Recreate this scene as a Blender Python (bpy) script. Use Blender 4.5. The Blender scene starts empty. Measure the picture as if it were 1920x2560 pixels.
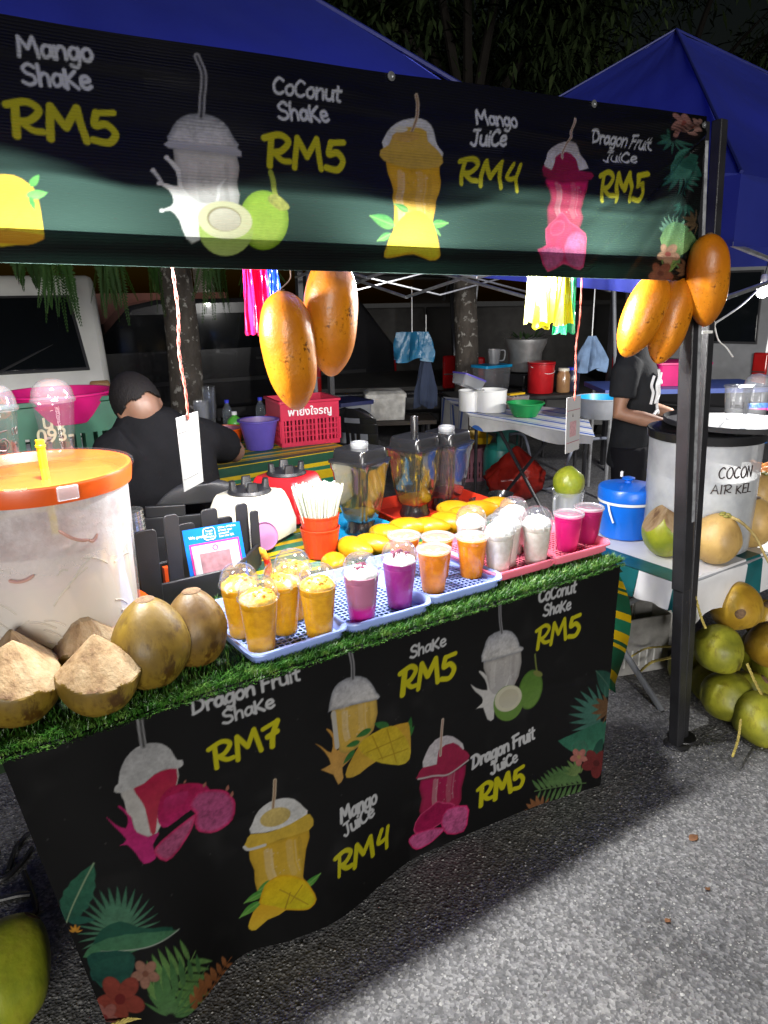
import bpy, bmesh, math, random
import numpy as np
from mathutils import Vector, Matrix, Quaternion
random.seed(7); NR = np.random.default_rng(11)
R = math.radians
SC = bpy.context.scene
COL = SC.collection

# ---------------------------------------------------------------- camera
FPX, PITCH, ROLL, AZ, CH = 1834.76, .2862, -.017323, .58646, 1.60
_s, _c = math.sin, math.cos
FW = Vector((_s(AZ)*_c(PITCH), _c(AZ)*_c(PITCH), -_s(PITCH)))
_r0 = Vector((_c(AZ), -_s(AZ), 0)); _d0 = FW.cross(_r0)
RT = _r0*_c(ROLL) - _d0*_s(ROLL)
DN = _d0*_c(ROLL) + _r0*_s(ROLL)
cd = bpy.data.cameras.new('camera'); cam = bpy.data.objects.new('camera', cd); COL.objects.link(cam)
cd.sensor_fit = 'VERTICAL'; cd.sensor_height = 36; cd.lens = 36*FPX/2560
cd.clip_start = .05; cd.clip_end = 400
m3 = Matrix((RT, -DN, -FW)).transposed()
cam.matrix_world = Matrix.Translation((0, 0, CH)) @ m3.to_4x4()
SC.camera = cam

# ---------------------------------------------------------------- world, sun, exposure (night)
w = bpy.data.worlds.new('World'); SC.world = w; w.use_nodes = True
nt = w.node_tree; bg = nt.nodes['Background']
sky = nt.nodes.new('ShaderNodeTexSky'); sky.sky_type = 'NISHITA'; sky.sun_disc = False
sky.sun_elevation = R(2); sky.sun_rotation = R(200)
nt.links.new(sky.outputs[0], bg.inputs[0]); bg.inputs[1].default_value = .004
sd = bpy.data.lights.new('fill_sun', 'SUN'); sd.energy = 3.0; sd.angle = R(25); sd.color = (1, .97, .92)  # sun lamp added as front fill, standing in for street-side light
fill_sun = bpy.data.objects.new('fill_sun', sd); COL.objects.link(fill_sun)
fill_sun.rotation_euler = Vector((.45, .85, -.125)).to_track_quat('-Z', 'Y').to_euler()
SC.view_settings.view_transform = 'Standard'; SC.view_settings.look = 'None'
SC.view_settings.exposure = .12; SC.view_settings.gamma = 1
SC.render.film_transparent = False
SC.cycles.max_bounces = 7; SC.cycles.transparent_max_bounces = 24
SC.cycles.diffuse_bounces = 3; SC.cycles.glossy_bounces = 3; SC.cycles.transmission_bounces = 4
SC.cycles.sample_clamp_indirect = 4; SC.cycles.caustics_reflective = False; SC.cycles.caustics_refractive = False

# ---------------------------------------------------------------- pixel -> place (photo pixels of 1920 x 2560)
def ray(px, py): return RT*((px-960)/FPX) + DN*((py-1280)/FPX) + FW
def pz(px, py, z=0.):
    r = ray(px, py); return r*((z-CH)/r.z) + Vector((0, 0, CH))
def pY(px, py, Y):
    r = ray(px, py); return r*(Y/r.y) + Vector((0, 0, CH))

# ---------------------------------------------------------------- mesh helpers
class MB:
    def __init__(s): s.v = []; s.f = []; s.mi = []
    def add(s, vs, fs, mi=0):
        o = len(s.v); s.v += [tuple(p) for p in vs]
        s.f += [tuple(i+o for i in f) for f in fs]; s.mi += [mi]*len(fs); return s
    def box(s, c, d, rot=None, mi=0):
        vs = []
        for z in (-.5, .5):
            for x, y in ((-.5, -.5), (.5, -.5), (.5, .5), (-.5, .5)):
                p = Vector((x*d[0], y*d[1], z*d[2]))
                if rot is not None: p = rot @ p
                vs.append(p + Vector(c))
        return s.add(vs, [(3, 2, 1, 0), (4, 5, 6, 7), (0, 1, 5, 4), (1, 2, 6, 5), (2, 3, 7, 6), (3, 0, 4, 7)], mi)
    def bar(s, a, b, wd, ht=None, up=(0, 0, 1), mi=0):
        a = Vector(a); b = Vector(b); d = b-a; L = d.length; d.normalize()
        u = Vector(up); x = d.cross(u)
        if x.length < 1e-4: x = d.cross(Vector((0, 1, 0)))
        x.normalize(); y = x.cross(d)
        rot = Matrix((x, d, y)).transposed()
        return s.box((a+b)/2, (wd, L, ht or wd), rot, mi)
    def lathe(s, prof, n=32, c=(0, 0, 0), rot=None, mi=0, sx=1, sy=1, a0=0, a1=2*math.pi, fn=None):
        vs = []; full = abs(a1-a0-2*math.pi) < 1e-6; m = n if full else n+1
        for r, z in prof:
            for i in range(m):
                a = a0+(a1-a0)*i/n
                p = Vector((r*math.cos(a)*sx, r*math.sin(a)*sy, z))
                if fn: p = fn(p, a)
                if rot is not None: p = rot @ p
                vs.append(p+Vector(c))
        fs = []
        for j in range(len(prof)-1):
            for i in range(n):
                k = (i+1) % m
                fs.append((j*m+i, j*m+k, (j+1)*m+k, (j+1)*m+i))
        if full:
            if prof[0][0] > 1e-6: fs.append(tuple(range(m-1, -1, -1)))
            if prof[-1][0] > 1e-6: fs.append(tuple((len(prof)-1)*m+i for i in range(m)))
        return s.add(vs, fs, mi)
    def shell(s, prof, n=32, **k):   # lathe without end caps
        before = len(s.f); s.lathe(prof, n, **k)
        while len(s.f) > before and len(s.f[-1]) > 4: s.f.pop(); s.mi.pop()
        return s
    def tube(s, pts, r, n=8, mi=0, cap=True):
        pts = [Vector(p) for p in pts]; vs = []; fs = []
        N = len(pts); rr = r if hasattr(r, '__len__') else [r]*N
        t0 = (pts[1]-pts[0]).normalized(); x = t0.orthogonal().normalized()
        for i, p in enumerate(pts):
            t = (pts[min(i+1, N-1)]-pts[max(i-1, 0)])
            t = t.normalized() if t.length > 1e-9 else t0
            x = (x - t*x.dot(t)); x = x.normalized() if x.length > 1e-6 else t.orthogonal().normalized()
            y = t.cross(x)
            for k in range(n):
                a = 2*math.pi*k/n; vs.append(p+(x*math.cos(a)+y*math.sin(a))*rr[i])
        for i in range(N-1):
            for k in range(n):
                q = (k+1) % n; fs.append((i*n+k, i*n+q, (i+1)*n+q, (i+1)*n+k))
        if cap: fs += [tuple(range(n-1, -1, -1)), tuple((N-1)*n+k for k in range(n))]
        return s.add(vs, fs, mi)
    def ell(s, c, rad, nu=24, nv=14, rot=None, fn=None, mi=0):
        vs = []; c = Vector(c)
        for j in range(nv+1):
            th = math.pi*j/nv
            for i in range(nu):
                a = 2*math.pi*i/nu
                p = Vector((math.sin(th)*math.cos(a), math.sin(th)*math.sin(a), -math.cos(th)))
                q = Vector((p.x*rad[0], p.y*rad[1], p.z*rad[2]))
                if fn: q = fn(q, p)
                if rot is not None: q = rot @ q
                vs.append(q+c)
        fs = []
        for j in range(nv):
            for i in range(nu):
                k = (i+1) % nu; fs.append((j*nu+i, j*nu+k, (j+1)*nu+k, (j+1)*nu+i))
        return s.add(vs, fs, mi)
    def grid(s, fn, nu, nv, mi=0):
        vs = [fn(i/nu, j/nv) for j in range(nv+1) for i in range(nu+1)]
        fs = [(j*(nu+1)+i, j*(nu+1)+i+1, (j+1)*(nu+1)+i+1, (j+1)*(nu+1)+i) for j in range(nv) for i in range(nu)]
        return s.add(vs, fs, mi)
    def loft(s, rings, mi=0, cap=True):
        n = len(rings[0]); vs = [p for r_ in rings for p in r_]; fs = []
        for j in range(len(rings)-1):
            for i in range(n):
                k = (i+1) % n; fs.append((j*n+i, j*n+k, (j+1)*n+k, (j+1)*n+i))
        if cap: fs += [tuple(range(n-1, -1, -1)), tuple((len(rings)-1)*n+i for i in range(n))]
        return s.add(vs, fs, mi)
    def prism(s, poly, M, depth, mi=0):    # poly in local xy, extruded along local z
        n = len(poly)
        vs = [M @ Vector((x, y, 0)) for x, y in poly]+[M @ Vector((x, y, depth)) for x, y in poly]
        fs = [tuple(range(n-1, -1, -1)), tuple(range(n, 2*n))]+[(i, (i+1) % n, n+(i+1) % n, n+i) for i in range(n)]
        return s.add(vs, fs, mi)
    def build(s, name, mats, parent=None, local=False, sharp=38, bevel=0, solid=0, sub=0, kind=None):
        me = bpy.data.meshes.new(name)
        v = s.v
        if parent is not None and not local:
            L = parent['wloc'] if 'wloc' in parent else (0, 0, 0)
            v = [(p[0]-L[0], p[1]-L[1], p[2]-L[2]) for p in v]
        me.from_pydata(v, [], s.f)
        for m in (mats if isinstance(mats, (list, tuple)) else [mats]): me.materials.append(m)
        if any(s.mi): me.polygons.foreach_set('material_index', s.mi)
        me.shade_smooth()
        if sharp < 180: me.set_sharp_from_angle(angle=R(sharp))
        o = bpy.data.objects.new(name, me); COL.objects.link(o)
        if parent is not None:
            o.parent = parent
            if not local: o['wloc'] = list(parent['wloc']) if 'wloc' in parent else [0, 0, 0]
        if solid:
            md = o.modifiers.new('Solidify', 'SOLIDIFY'); md.thickness = solid; md.offset = 0
        if bevel:
            md = o.modifiers.new('Bevel', 'BEVEL'); md.width = bevel; md.segments = 2; md.limit_method = 'ANGLE'; md.angle_limit = R(40)
        if sub:
            md = o.modifiers.new('Subdivision', 'SUBSURF'); md.levels = sub; md.render_levels = sub
        if kind: o['kind'] = kind
        return o

def tag(o, label, cat, group=None):
    o['label'] = label; o['category'] = cat
    if group: o['group'] = group
    return o
def thing(name, label, cat, loc=(0, 0, 0), group=None, rz=0):
    o = bpy.data.objects.new(name, None); COL.objects.link(o)
    o.location = loc; o.rotation_euler = (0, 0, rz); o.empty_display_size = .05
    o['wloc'] = list(loc)
    return tag(o, label, cat, group)
def copy_tree(o, parent=None):
    c = o.copy(); COL.objects.link(c)
    if parent is not None: c.parent = parent
    for ch in list(o.children): copy_tree(ch, c)
    return c
def smooth_pts(P, k=8, closed=False):
    P = [Vector(p) if len(p) == 3 else Vector((p[0], p[1], 0)) for p in P]; out = []; n = len(P)
    for i in range(n if closed else n-1):
        g = lambda j: P[j % n] if closed else P[min(max(j, 0), n-1)]
        a, b, c, d = g(i-1), g(i), g(i+1), g(i+2)
        for q in range(k):
            t = q/k
            out.append(.5*((2*b)+(c-a)*t+(2*a-5*b+4*c-d)*t*t+(3*b-a-3*c+d)*t**3))
    if not closed: out.append(P[-1])
    return out
def rrect(w_, h_, r, n=5):
    out = []
    for cx, cy, a0 in ((w_/2-r, h_/2-r, 0), (-w_/2+r, h_/2-r, 90), (-w_/2+r, -h_/2+r, 180), (w_/2-r, -h_/2+r, 270)):
        for i in range(n+1):
            a = R(a0+90*i/n); out.append((cx+r*math.cos(a), cy+r*math.sin(a)))
    return out
def ring(w_, h_, r, z, n=5, c=(0, 0)): return [Vector((x+c[0], y+c[1], z)) for x, y in rrect(w_, h_, r, n)]

# ---------------------------------------------------------------- materials
def newmat(name):
    m = bpy.data.materials.new(name); m.use_nodes = True
    t = m.node_tree; return m, t, t.nodes['Principled BSDF'], t.nodes['Material Output']
def N(t, kind, **k):
    n = t.nodes.new(kind)
    for a, b in k.items():
        if a.startswith('i_'):
            key = a[2:]; n.inputs[int(key) if key.isdigit() else key.replace('_', ' ')].default_value = b
        else: setattr(n, a, b)
    return n
def rgba(c): return (c[0], c[1], c[2], 1)
def ramp(t, fac, stops, const=False):
    r = t.nodes.new('ShaderNodeValToRGB'); cr = r.color_ramp
    if const: cr.interpolation = 'CONSTANT'
    while len(cr.elements) < len(stops): cr.elements.new(.5)
    for e, (p, c) in zip(cr.elements, stops): e.position = p; e.color = rgba(c)
    t.links.new(fac, r.inputs[0]); return r
def coords(t, scale=(1, 1, 1), kind='Object'):
    tc = t.nodes.new('ShaderNodeTexCoord'); mp = N(t, 'ShaderNodeMapping'); mp.inputs['Scale'].default_value = scale
    t.links.new(tc.outputs[kind], mp.inputs[0]); return mp.outputs[0]
def noise(t, vec, scale, detail=4, rough=.55, dist=0):
    n = N(t, 'ShaderNodeTexNoise'); n.inputs['Scale'].default_value = scale; n.inputs['Detail'].default_value = detail
    n.inputs['Roughness'].default_value = rough; n.inputs['Distortion'].default_value = dist
    t.links.new(vec, n.inputs['Vector']); return n.outputs['Fac']
def addbump(t, b, h, strength, dist=.01):
    bp = N(t, 'ShaderNodeBump'); bp.inputs['Strength'].default_value = strength; bp.inputs['Distance'].default_value = dist
    t.links.new(h, bp.inputs['Height']); t.links.new(bp.outputs[0], b.inputs['Normal']); return bp
def P(name, base, rough=.5, metal=0, spec=.5, var=.15, vs=9, bump=0, bs=80, coat=0, sub=0, stretch=(1, 1, 1), stops=None, emis=0, lo=.3, hi=.72):
    m, t, b, o = newmat(name)
    v = coords(t, stretch)
    n = noise(t, v, vs, 5)
    if stops is None:
        d = tuple(max(0, c*(1-var)) for c in base); u = tuple(min(1, c*(1+var*.5)) for c in base)
        stops = [(lo, d), (hi, u)]
    r = ramp(t, n, stops); t.links.new(r.outputs[0], b.inputs['Base Color'])
    b.inputs['Roughness'].default_value = rough; b.inputs['Metallic'].default_value = metal
    b.inputs['Specular IOR Level'].default_value = spec; b.inputs['Coat Weight'].default_value = coat
    if sub:
        b.inputs['Subsurface Weight'].default_value = sub; b.inputs['Subsurface Radius'].default_value = (.01, .006, .003)
    if emis:
        t.links.new(r.outputs[0], b.inputs['Emission Color']); b.inputs['Emission Strength'].default_value = emis
    if bump: addbump(t, b, noise(t, v, bs, 3), bump, .004)
    return m
def clear(name, tint=(.97, .98, 1), rough=.06, haze=.06, edge=.75, bump=0, bs=60):
    """thin clear plastic: see-through, shiny, a little milky"""
    m, t, b, o = newmat(name); t.nodes.remove(b)
    tr = N(t, 'ShaderNodeBsdfTransparent'); tr.inputs[0].default_value = rgba(tint)
    gl = N(t, 'ShaderNodeBsdfGlossy'); gl.inputs['Roughness'].default_value = rough
    df = N(t, 'ShaderNodeBsdfDiffuse'); df.inputs[0].default_value = rgba(tuple(.9*c for c in tint))
    tl = N(t, 'ShaderNodeBsdfTranslucent'); tl.inputs[0].default_value = rgba(tuple(.9*c for c in tint))
    md = N(t, 'ShaderNodeMixShader'); md.inputs[0].default_value = .5
    t.links.new(df.outputs[0], md.inputs[1]); t.links.new(tl.outputs[0], md.inputs[2])
    lw = N(t, 'ShaderNodeLayerWeight'); lw.inputs[0].default_value = .35
    mr = N(t, 'ShaderNodeMapRange'); mr.inputs['To Min'].default_value = .015; mr.inputs['To Max'].default_value = edge
    t.links.new(lw.outputs['Facing'], mr.inputs[0])
    if bump:
        bp = N(t, 'ShaderNodeBump'); bp.inputs['Strength'].default_value = bump; bp.inputs['Distance'].default_value = .004
        t.links.new(noise(t, coords(t), bs, 3), bp.inputs['Height'])
        for q in (gl, lw): t.links.new(bp.outputs[0], q.inputs['Normal'])
    m1 = N(t, 'ShaderNodeMixShader'); m1.inputs[0].default_value = haze
    t.links.new(tr.outputs[0], m1.inputs[1]); t.links.new(md.outputs[0], m1.inputs[2])
    m2 = N(t, 'ShaderNodeMixShader')
    t.links.new(mr.outputs[0], m2.inputs[0]); t.links.new(m1.outputs[0], m2.inputs[1]); t.links.new(gl.outputs[0], m2.inputs[2])
    t.links.new(m2.outputs[0], o.inputs[0]); return m
def fabric(name, base, trans=.3, rough=.6, tint=None, var=.2, bs=40, bump=.2, vs=3):
    """cloth or thin plastic sheet that lets some light through"""
    m = P(name, base, rough, var=var, bump=bump, bs=bs, vs=vs); t = m.node_tree
    b = t.nodes['Principled BSDF']; o = t.nodes['Material Output']
    tl = N(t, 'ShaderNodeBsdfTranslucent'); tl.inputs[0].default_value = rgba(tint or base)
    mx = N(t, 'ShaderNodeMixShader'); mx.inputs[0].default_value = trans
    t.links.new(b.outputs[0], mx.inputs[1]); t.links.new(tl.outputs[0], mx.inputs[2]); t.links.new(mx.outputs[0], o.inputs[0])
    return m
def stripes(name, axis, period, stops, rough=.45, rot=0, trans=0):
    """woven or printed stripes across one object axis"""
    m, t, b, o = newmat(name)
    v = coords(t); sp = N(t, 'ShaderNodeSeparateXYZ'); t.links.new(v, sp.inputs[0])
    ad = N(t, 'ShaderNodeMath', operation='MULTIPLY'); ad.inputs[1].default_value = 1/period
    t.links.new(sp.outputs[axis], ad.inputs[0])
    fr = N(t, 'ShaderNodeMath', operation='FRACT'); t.links.new(ad.outputs[0], fr.inputs[0])
    r = ramp(t, fr.outputs[0], stops, True)
    n = noise(t, v, 14, 5); hs = N(t, 'ShaderNodeHueSaturation'); mr = N(t, 'ShaderNodeMapRange')
    mr.inputs['To Min'].default_value = .7; mr.inputs['To Max'].default_value = 1.15
    t.links.new(n, mr.inputs[0]); t.links.new(mr.outputs[0], hs.inputs['Value']); t.links.new(r.outputs[0], hs.inputs['Color'])
    t.links.new(hs.outputs[0], b.inputs['Base Color']); b.inputs['Roughness'].default_value = rough
    addbump(t, b, noise(t, v, 25, 3), .25, .01); return m
def printed(name, rough=.4, trans=0., inkt=(0, 0, 0), weave=0., spec=.5, tk=1.):
    """sheet whose print is stored in the colour attribute 'print'"""
    m, t, b, o = newmat(name)
    at = N(t, 'ShaderNodeAttribute', attribute_name='print')
    v = coords(t); n = noise(t, v, 6, 6)
    hs = N(t, 'ShaderNodeHueSaturation'); mr = N(t, 'ShaderNodeMapRange'); mr.inputs['To Min'].default_value = .8; mr.inputs['To Max'].default_value = 1.15
    t.links.new(n, mr.inputs[0]); t.links.new(mr.outputs[0], hs.inputs['Value']); t.links.new(at.outputs['Color'], hs.inputs['Color'])
    t.links.new(hs.outputs[0], b.inputs['Base Color'])
    rr = N(t, 'ShaderNodeMapRange'); rr.inputs['To Min'].default_value = rough-.08; rr.inputs['To Max'].default_value = rough+.12
    t.links.new(noise(t, v, 4, 4), rr.inputs[0]); t.links.new(rr.outputs[0], b.inputs['Roughness'])
    b.inputs['Specular IOR Level'].default_value = spec
    if weave:
        wv = N(t, 'ShaderNodeTexWave', bands_direction='Z'); wv.inputs['Scale'].default_value = 60; wv.inputs['Distortion'].default_value = 1.5
        wv.inputs['Detail'].default_value = 2; t.links.new(v, wv.inputs['Vector']); addbump(t, b, wv.outputs['Fac'], weave, .002)
    if trans:
        mx0 = N(t, 'ShaderNodeMix', data_type='RGBA', blend_type='ADD'); mx0.inputs[0].default_value = 1
        mx0.inputs[7].default_value = rgba(inkt)
        dk = N(t, 'ShaderNodeMix', data_type='RGBA', blend_type='MULTIPLY'); dk.inputs[0].default_value = 1; dk.inputs[7].default_value = (tk, tk, tk, 1); t.links.new(hs.outputs[0], dk.inputs[6]); t.links.new(dk.outputs[2], mx0.inputs[6])
        tl = N(t, 'ShaderNodeBsdfTranslucent'); t.links.new(mx0.outputs[2], tl.inputs[0])
        mx = N(t, 'ShaderNodeMixShader'); mx.inputs[0].default_value = trans
        t.links.new(b.outputs[0], mx.inputs[1]); t.links.new(tl.outputs[0], mx.inputs[2]); t.links.new(mx.outputs[0], o.inputs[0])
    return m

M = {}
M['blackplastic'] = P('black plastic', (.018, .018, .02), .42, bump=.1, bs=300)
M['blacksheet'] = P('black glossy plastic', (.012, .012, .013), .2)
M['metal'] = P('galvanised steel', (.55, .56, .58), .38, metal=.9, var=.3, vs=30)
M['blackmetal'] = P('hammered black paint', (.02, .02, .023), .35, bump=.35, bs=260, var=.4)
M['white'] = P('white plastic', (.78, .78, .76), .4, var=.06)
M['cream'] = P('cream plastic', (.72, .68, .55), .35, var=.08)
M['red'] = P('red plastic', (.55, .015, .02), .3, var=.2)
M['orange'] = P('orange plastic', (.72, .10, .008), .35, var=.15)
M['orangered'] = P('orange red plastic', (.62, .05, .012), .38, var=.15)
M['blue'] = P('blue plastic', (.005, .13, .62), .3, var=.12)
M['skyblue'] = P('sky blue plastic', (.01, .32, .62), .35, var=.15)
M['lilac'] = P('pale blue plastic', (.27, .36, .74), .35, var=.1)
M['pink'] = P('pink plastic', (.80, .17, .25), .35, var=.1)
M['purple'] = P('violet plastic', (.10, .07, .36), .4, var=.2)
M['magenta'] = P('magenta plastic', (.45, .008, .12), .4, var=.2)
M['greenp'] = P('green plastic', (.01, .25, .06), .35, var=.2)
M['dkgreen'] = P('dark green plastic', (.015, .09, .05), .45, var=.3)
M['teal'] = P('teal enamel', (.02, .22, .19), .4, var=.35)
M['yellowp'] = P('yellow plastic', (.68, .42, .01), .4, var=.2)
M['grey'] = P('grey plastic', (.22, .23, .25), .45, var=.2)
M['clear'] = clear('clear plastic', haze=.015, edge=.25, rough=.03)
M['clearlid'] = clear('clear lid plastic', haze=.05, edge=.55)
M['bagclear'] = clear('crinkled clear film', haze=.22, bump=.8, bs=40)
M['frost'] = clear('frosted plastic', haze=.35, rough=.2)
M['glassdark'] = P('dark car glass', (.004, .005, .006), .08, var=.1)
# ---------------------------------------------------------------- printed sheets: a small painter working in sheet metres
class Canvas:
    def __init__(s, a0, a1, b0, b1, res, px2ab, bgc):
        s.a0, s.a1, s.b0, s.b1 = a0, a1, b0, b1
        s.na = int(round((a1-a0)/res))+1; s.nb = int(round((b1-b0)/res))+1
        s.A = np.linspace(a0, a1, s.na); s.B = np.linspace(b0, b1, s.nb); s.res = res
        s.map = px2ab; s.col = np.empty((s.nb, s.na, 3), np.float32); s.col[:] = bgc
        s.nz = .45*s.vnoise(60)+.3*s.vnoise(170, 5)+.25*s.vnoise(380, 8)
    def vnoise(s, f, seed=3):
        g = np.random.default_rng(seed); h = g.random((90, 220)); h = (h-.5)*1.5+.5 if f > 100 else h
        y = (s.B-s.b0)*f; x = (s.A-s.a0)*f
        yi = np.floor(y).astype(int) % 89; xi = np.floor(x).astype(int) % 219
        fy = (y-np.floor(y))[:, None]; fx = (x-np.floor(x))[None]
        Y, X = np.meshgrid(yi, xi, indexing='ij')
        return (h[Y, X]*(1-fx)+h[Y, X+1]*fx)*(1-fy)+(h[Y+1, X]*(1-fx)+h[Y+1, X+1]*fx)*fy
    def win(s, pts, pad):
        p = np.array(pts); lo = p.min(0)-pad; hi = p.max(0)+pad
        i0, i1 = np.searchsorted(s.A, [lo[0], hi[0]]); j0, j1 = np.searchsorted(s.B, [lo[1], hi[1]])
        if i1 <= i0 or j1 <= j0: return None
        return slice(j0, j1), slice(i0, i1), *np.meshgrid(s.A[i0:i1], s.B[j0:j1])
    def segd(s, X, Y, a, b):
        dx, dy = b[0]-a[0], b[1]-a[1]; L = dx*dx+dy*dy+1e-12
        t = np.clip(((X-a[0])*dx+(Y-a[1])*dy)/L, 0, 1)
        return np.hypot(X-a[0]-t*dx, Y-a[1]-t*dy)
    def lay(s, W, cov, color, c2=None, tex=0, alpha=1, edge=None, sdv=None):
        J, I, X, Y = W; c = np.array(color, np.float32)[None, None]
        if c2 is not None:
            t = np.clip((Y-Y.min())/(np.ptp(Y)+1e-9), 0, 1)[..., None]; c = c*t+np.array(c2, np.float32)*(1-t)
        c = np.broadcast_to(c, X.shape+(3,)).copy()
        if edge is not None:
            e = np.clip(1+sdv/edge[1], 0, 1)[..., None]; c = c*(1-e)+np.array(edge[0], np.float32)*e
        if tex: c *= (1-tex+2*tex*s.nz[J, I])[..., None]
        k = (cov*alpha)[..., None]; s.col[J, I] = s.col[J, I]*(1-k)+c*k
    def stroke_ab(s, pts, wd, color, alpha=1, taper=False):
        W = s.win(pts, max(np.max(wd), .004))
        if W is None: return
        X, Y = W[2], W[3]; n = len(pts)-1; best = np.full(X.shape, 9.)
        for i in range(n):
            w_ = wd*(1-.75*i/n) if taper else wd
            best = np.minimum(best, s.segd(X, Y, pts[i], pts[i+1])-w_/2)
        s.lay(W, np.clip(.5-best/s.res, 0, 1), color, alpha=alpha)
    def stroke(s, P_, wd, color, smooth=True, **k):
        q = [s.map(*p) for p in P_]
        if smooth and len(q) > 2: q = [(v.x, v.y) for v in smooth_pts(q, 5)]
        s.stroke_ab(q, wd, color, **k)
    def poly(s, P_, color, smooth=2, **k):
        s.poly_ab([s.map(*p) for p in P_], color, smooth, **k)
    def poly_ab(s, q, color, smooth=2, **k):
        if smooth: q = [(v.x, v.y) for v in smooth_pts(q, smooth+1, True)]
        W = s.win(q, .004)
        if W is None: return
        X, Y = W[2], W[3]; ins = np.zeros(X.shape, bool); d = np.full(X.shape, 9.); n = len(q)
        for i in range(n):
            a, b = q[i], q[(i+1) % n]; d = np.minimum(d, s.segd(X, Y, a, b))
            if a[1] != b[1]:
                c = ((a[1] > Y) != (b[1] > Y)) & (X < (b[0]-a[0])*(Y-a[1])/(b[1]-a[1])+a[0]); ins ^= c
        sdv = np.where(ins, -d, d)
        s.lay(W, np.clip(.5-sdv/s.res, 0, 1), color, sdv=sdv, **k)
    def oval(s, c, rx, ry, color, tilt=0, **k):
        t = R(tilt); pts = []
        for i in range(28):
            a = 2*math.pi*i/28; x, y = rx*math.cos(a), ry*math.sin(a)
            pts.append((c[0]+x*math.cos(t)-y*math.sin(t), c[1]+x*math.sin(t)+y*math.cos(t)))
        s.poly(pts, color, 0, **k)
    def leaf(s, p0, p1, wd, color, c2=None, rib=None, bend=0, teeth=0):
        a = Vector(s.map(*p0)); b = Vector(s.map(*p1)); d = b-a; n = Vector((-d.y, d.x)).normalized(); L = d.length
        up, dn = [], []; K = 12
        for i in range(K+1):
            t = i/K; mid = a+d*t+n*(bend*L*4*t*(1-t)); h = wd*L*math.sin(math.pi*t**.75)**.85
            if teeth and i % 2: h *= 1-teeth
            up.append(mid+n*h); dn.append(mid-n*h)
        s.poly_ab([(v.x, v.y) for v in up+dn[::-1][1:-1]], color, 0, c2=c2, tex=.3)
        if rib: s.stroke_ab([tuple(a+d*t+n*(bend*L*4*t*(1-t))) for t in np.linspace(0, 1, 7)], .003, rib)
    def fan(s, c, rad, a0, a1, n, color, c2=None, wd=.09):
        c = Vector(c)
        for i in range(n):
            a = R(a0+(a1-a0)*i/(n-1)); r = rad*(.85+.15*math.sin(math.pi*i/(n-1)))
            s.leaf((c.x+rad*.12*math.cos(a), c.y-rad*.12*math.sin(a)), (c.x+r*math.cos(a), c.y-r*math.sin(a)), wd, color, c2)
    def frond(s, p0, p1, ln, n, color, c2=None, side=(1, -1), wd=.1, lean=.6):
        a = Vector((*p0,)); b = Vector((*p1,)); d = (b-a); u = d.normalized(); nn = Vector((u.y, -u.x))
        for i in range(n):
            t = .08+.9*i/n; p = a+d*t; l = ln*(.55+.45*math.sin(math.pi*min(1, t+.25)))
            for sg in side:
                q = p+(u*lean+nn*sg).normalized()*l; s.leaf(tuple(p), tuple(q), wd, color, c2)
        s.stroke([p0, p1], .003, c2 or color, False)
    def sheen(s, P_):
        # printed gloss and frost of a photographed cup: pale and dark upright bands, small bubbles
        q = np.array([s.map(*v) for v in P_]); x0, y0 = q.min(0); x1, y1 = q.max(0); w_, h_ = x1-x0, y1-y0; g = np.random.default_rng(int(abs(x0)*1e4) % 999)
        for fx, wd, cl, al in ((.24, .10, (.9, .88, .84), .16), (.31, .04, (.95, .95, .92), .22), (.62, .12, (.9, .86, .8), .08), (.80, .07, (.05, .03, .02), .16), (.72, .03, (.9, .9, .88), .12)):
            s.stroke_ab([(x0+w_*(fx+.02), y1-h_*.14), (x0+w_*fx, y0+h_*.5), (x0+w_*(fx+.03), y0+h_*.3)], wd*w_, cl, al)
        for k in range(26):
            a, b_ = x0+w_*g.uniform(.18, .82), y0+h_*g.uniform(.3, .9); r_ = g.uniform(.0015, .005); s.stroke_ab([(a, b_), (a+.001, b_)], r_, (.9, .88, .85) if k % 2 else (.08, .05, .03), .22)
    def frost(s, P_):
        q = np.array([s.map(*v) for v in P_]); c0 = q.mean(0); sp_ = q.std(0); g = np.random.default_rng(int(abs(c0[0])*1e4) % 997)
        for k in range(40):
            a, b_ = c0+np.clip(g.normal(0, .5, 2), -.8, .8)*sp_+[0, -.1*sp_[1]]; r_ = g.uniform(.003, .009); v = g.uniform(.25, .85); s.stroke_ab([(a, b_), (a+g.uniform(-.01, .01), b_+g.uniform(-.006, .006))], r_, (v, v, v*1.02), .22)
    def hibiscus(s, c, r, col, core):
        for i in range(5):
            a = R(72*i+20); s.oval((c[0]+r*.55*math.cos(a), c[1]+r*.55*math.sin(a)), r*.5, r*.36, col, math.degrees(a), tex=.25, edge=(tuple(x*.75 for x in col), .004))
        s.oval(c, r*.22, r*.22, core)
    def text(s, txt, pL, pR, pT, color, wd=.13, slant=.0):
        a = Vector(s.map(*pL)); b = Vector(s.map(*pR)); t = Vector(s.map(*pT)); d = b-a; u = d.normalized(); n = Vector((-u.y, u.x))
        h = (t-a).dot(n); L = d.length; adv = sum(GLY[ch][0] for ch in txt)-.08; sx = L/adv; x = 0
        for ch in txt:
            g = GLY[ch]
            for pts, sm in g[1]:
                q = [(p[0], p[1]) for p in pts]
                if sm: q = [(v.x, v.y) for v in smooth_pts(q, 6)]
                s.stroke_ab([tuple(a+u*((x+px_)*sx+slant*h*py_)+n*(h*py_)) for px_, py_ in q], wd*h*(.85+.3*random.random()), color)
            x += g[0]
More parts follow.
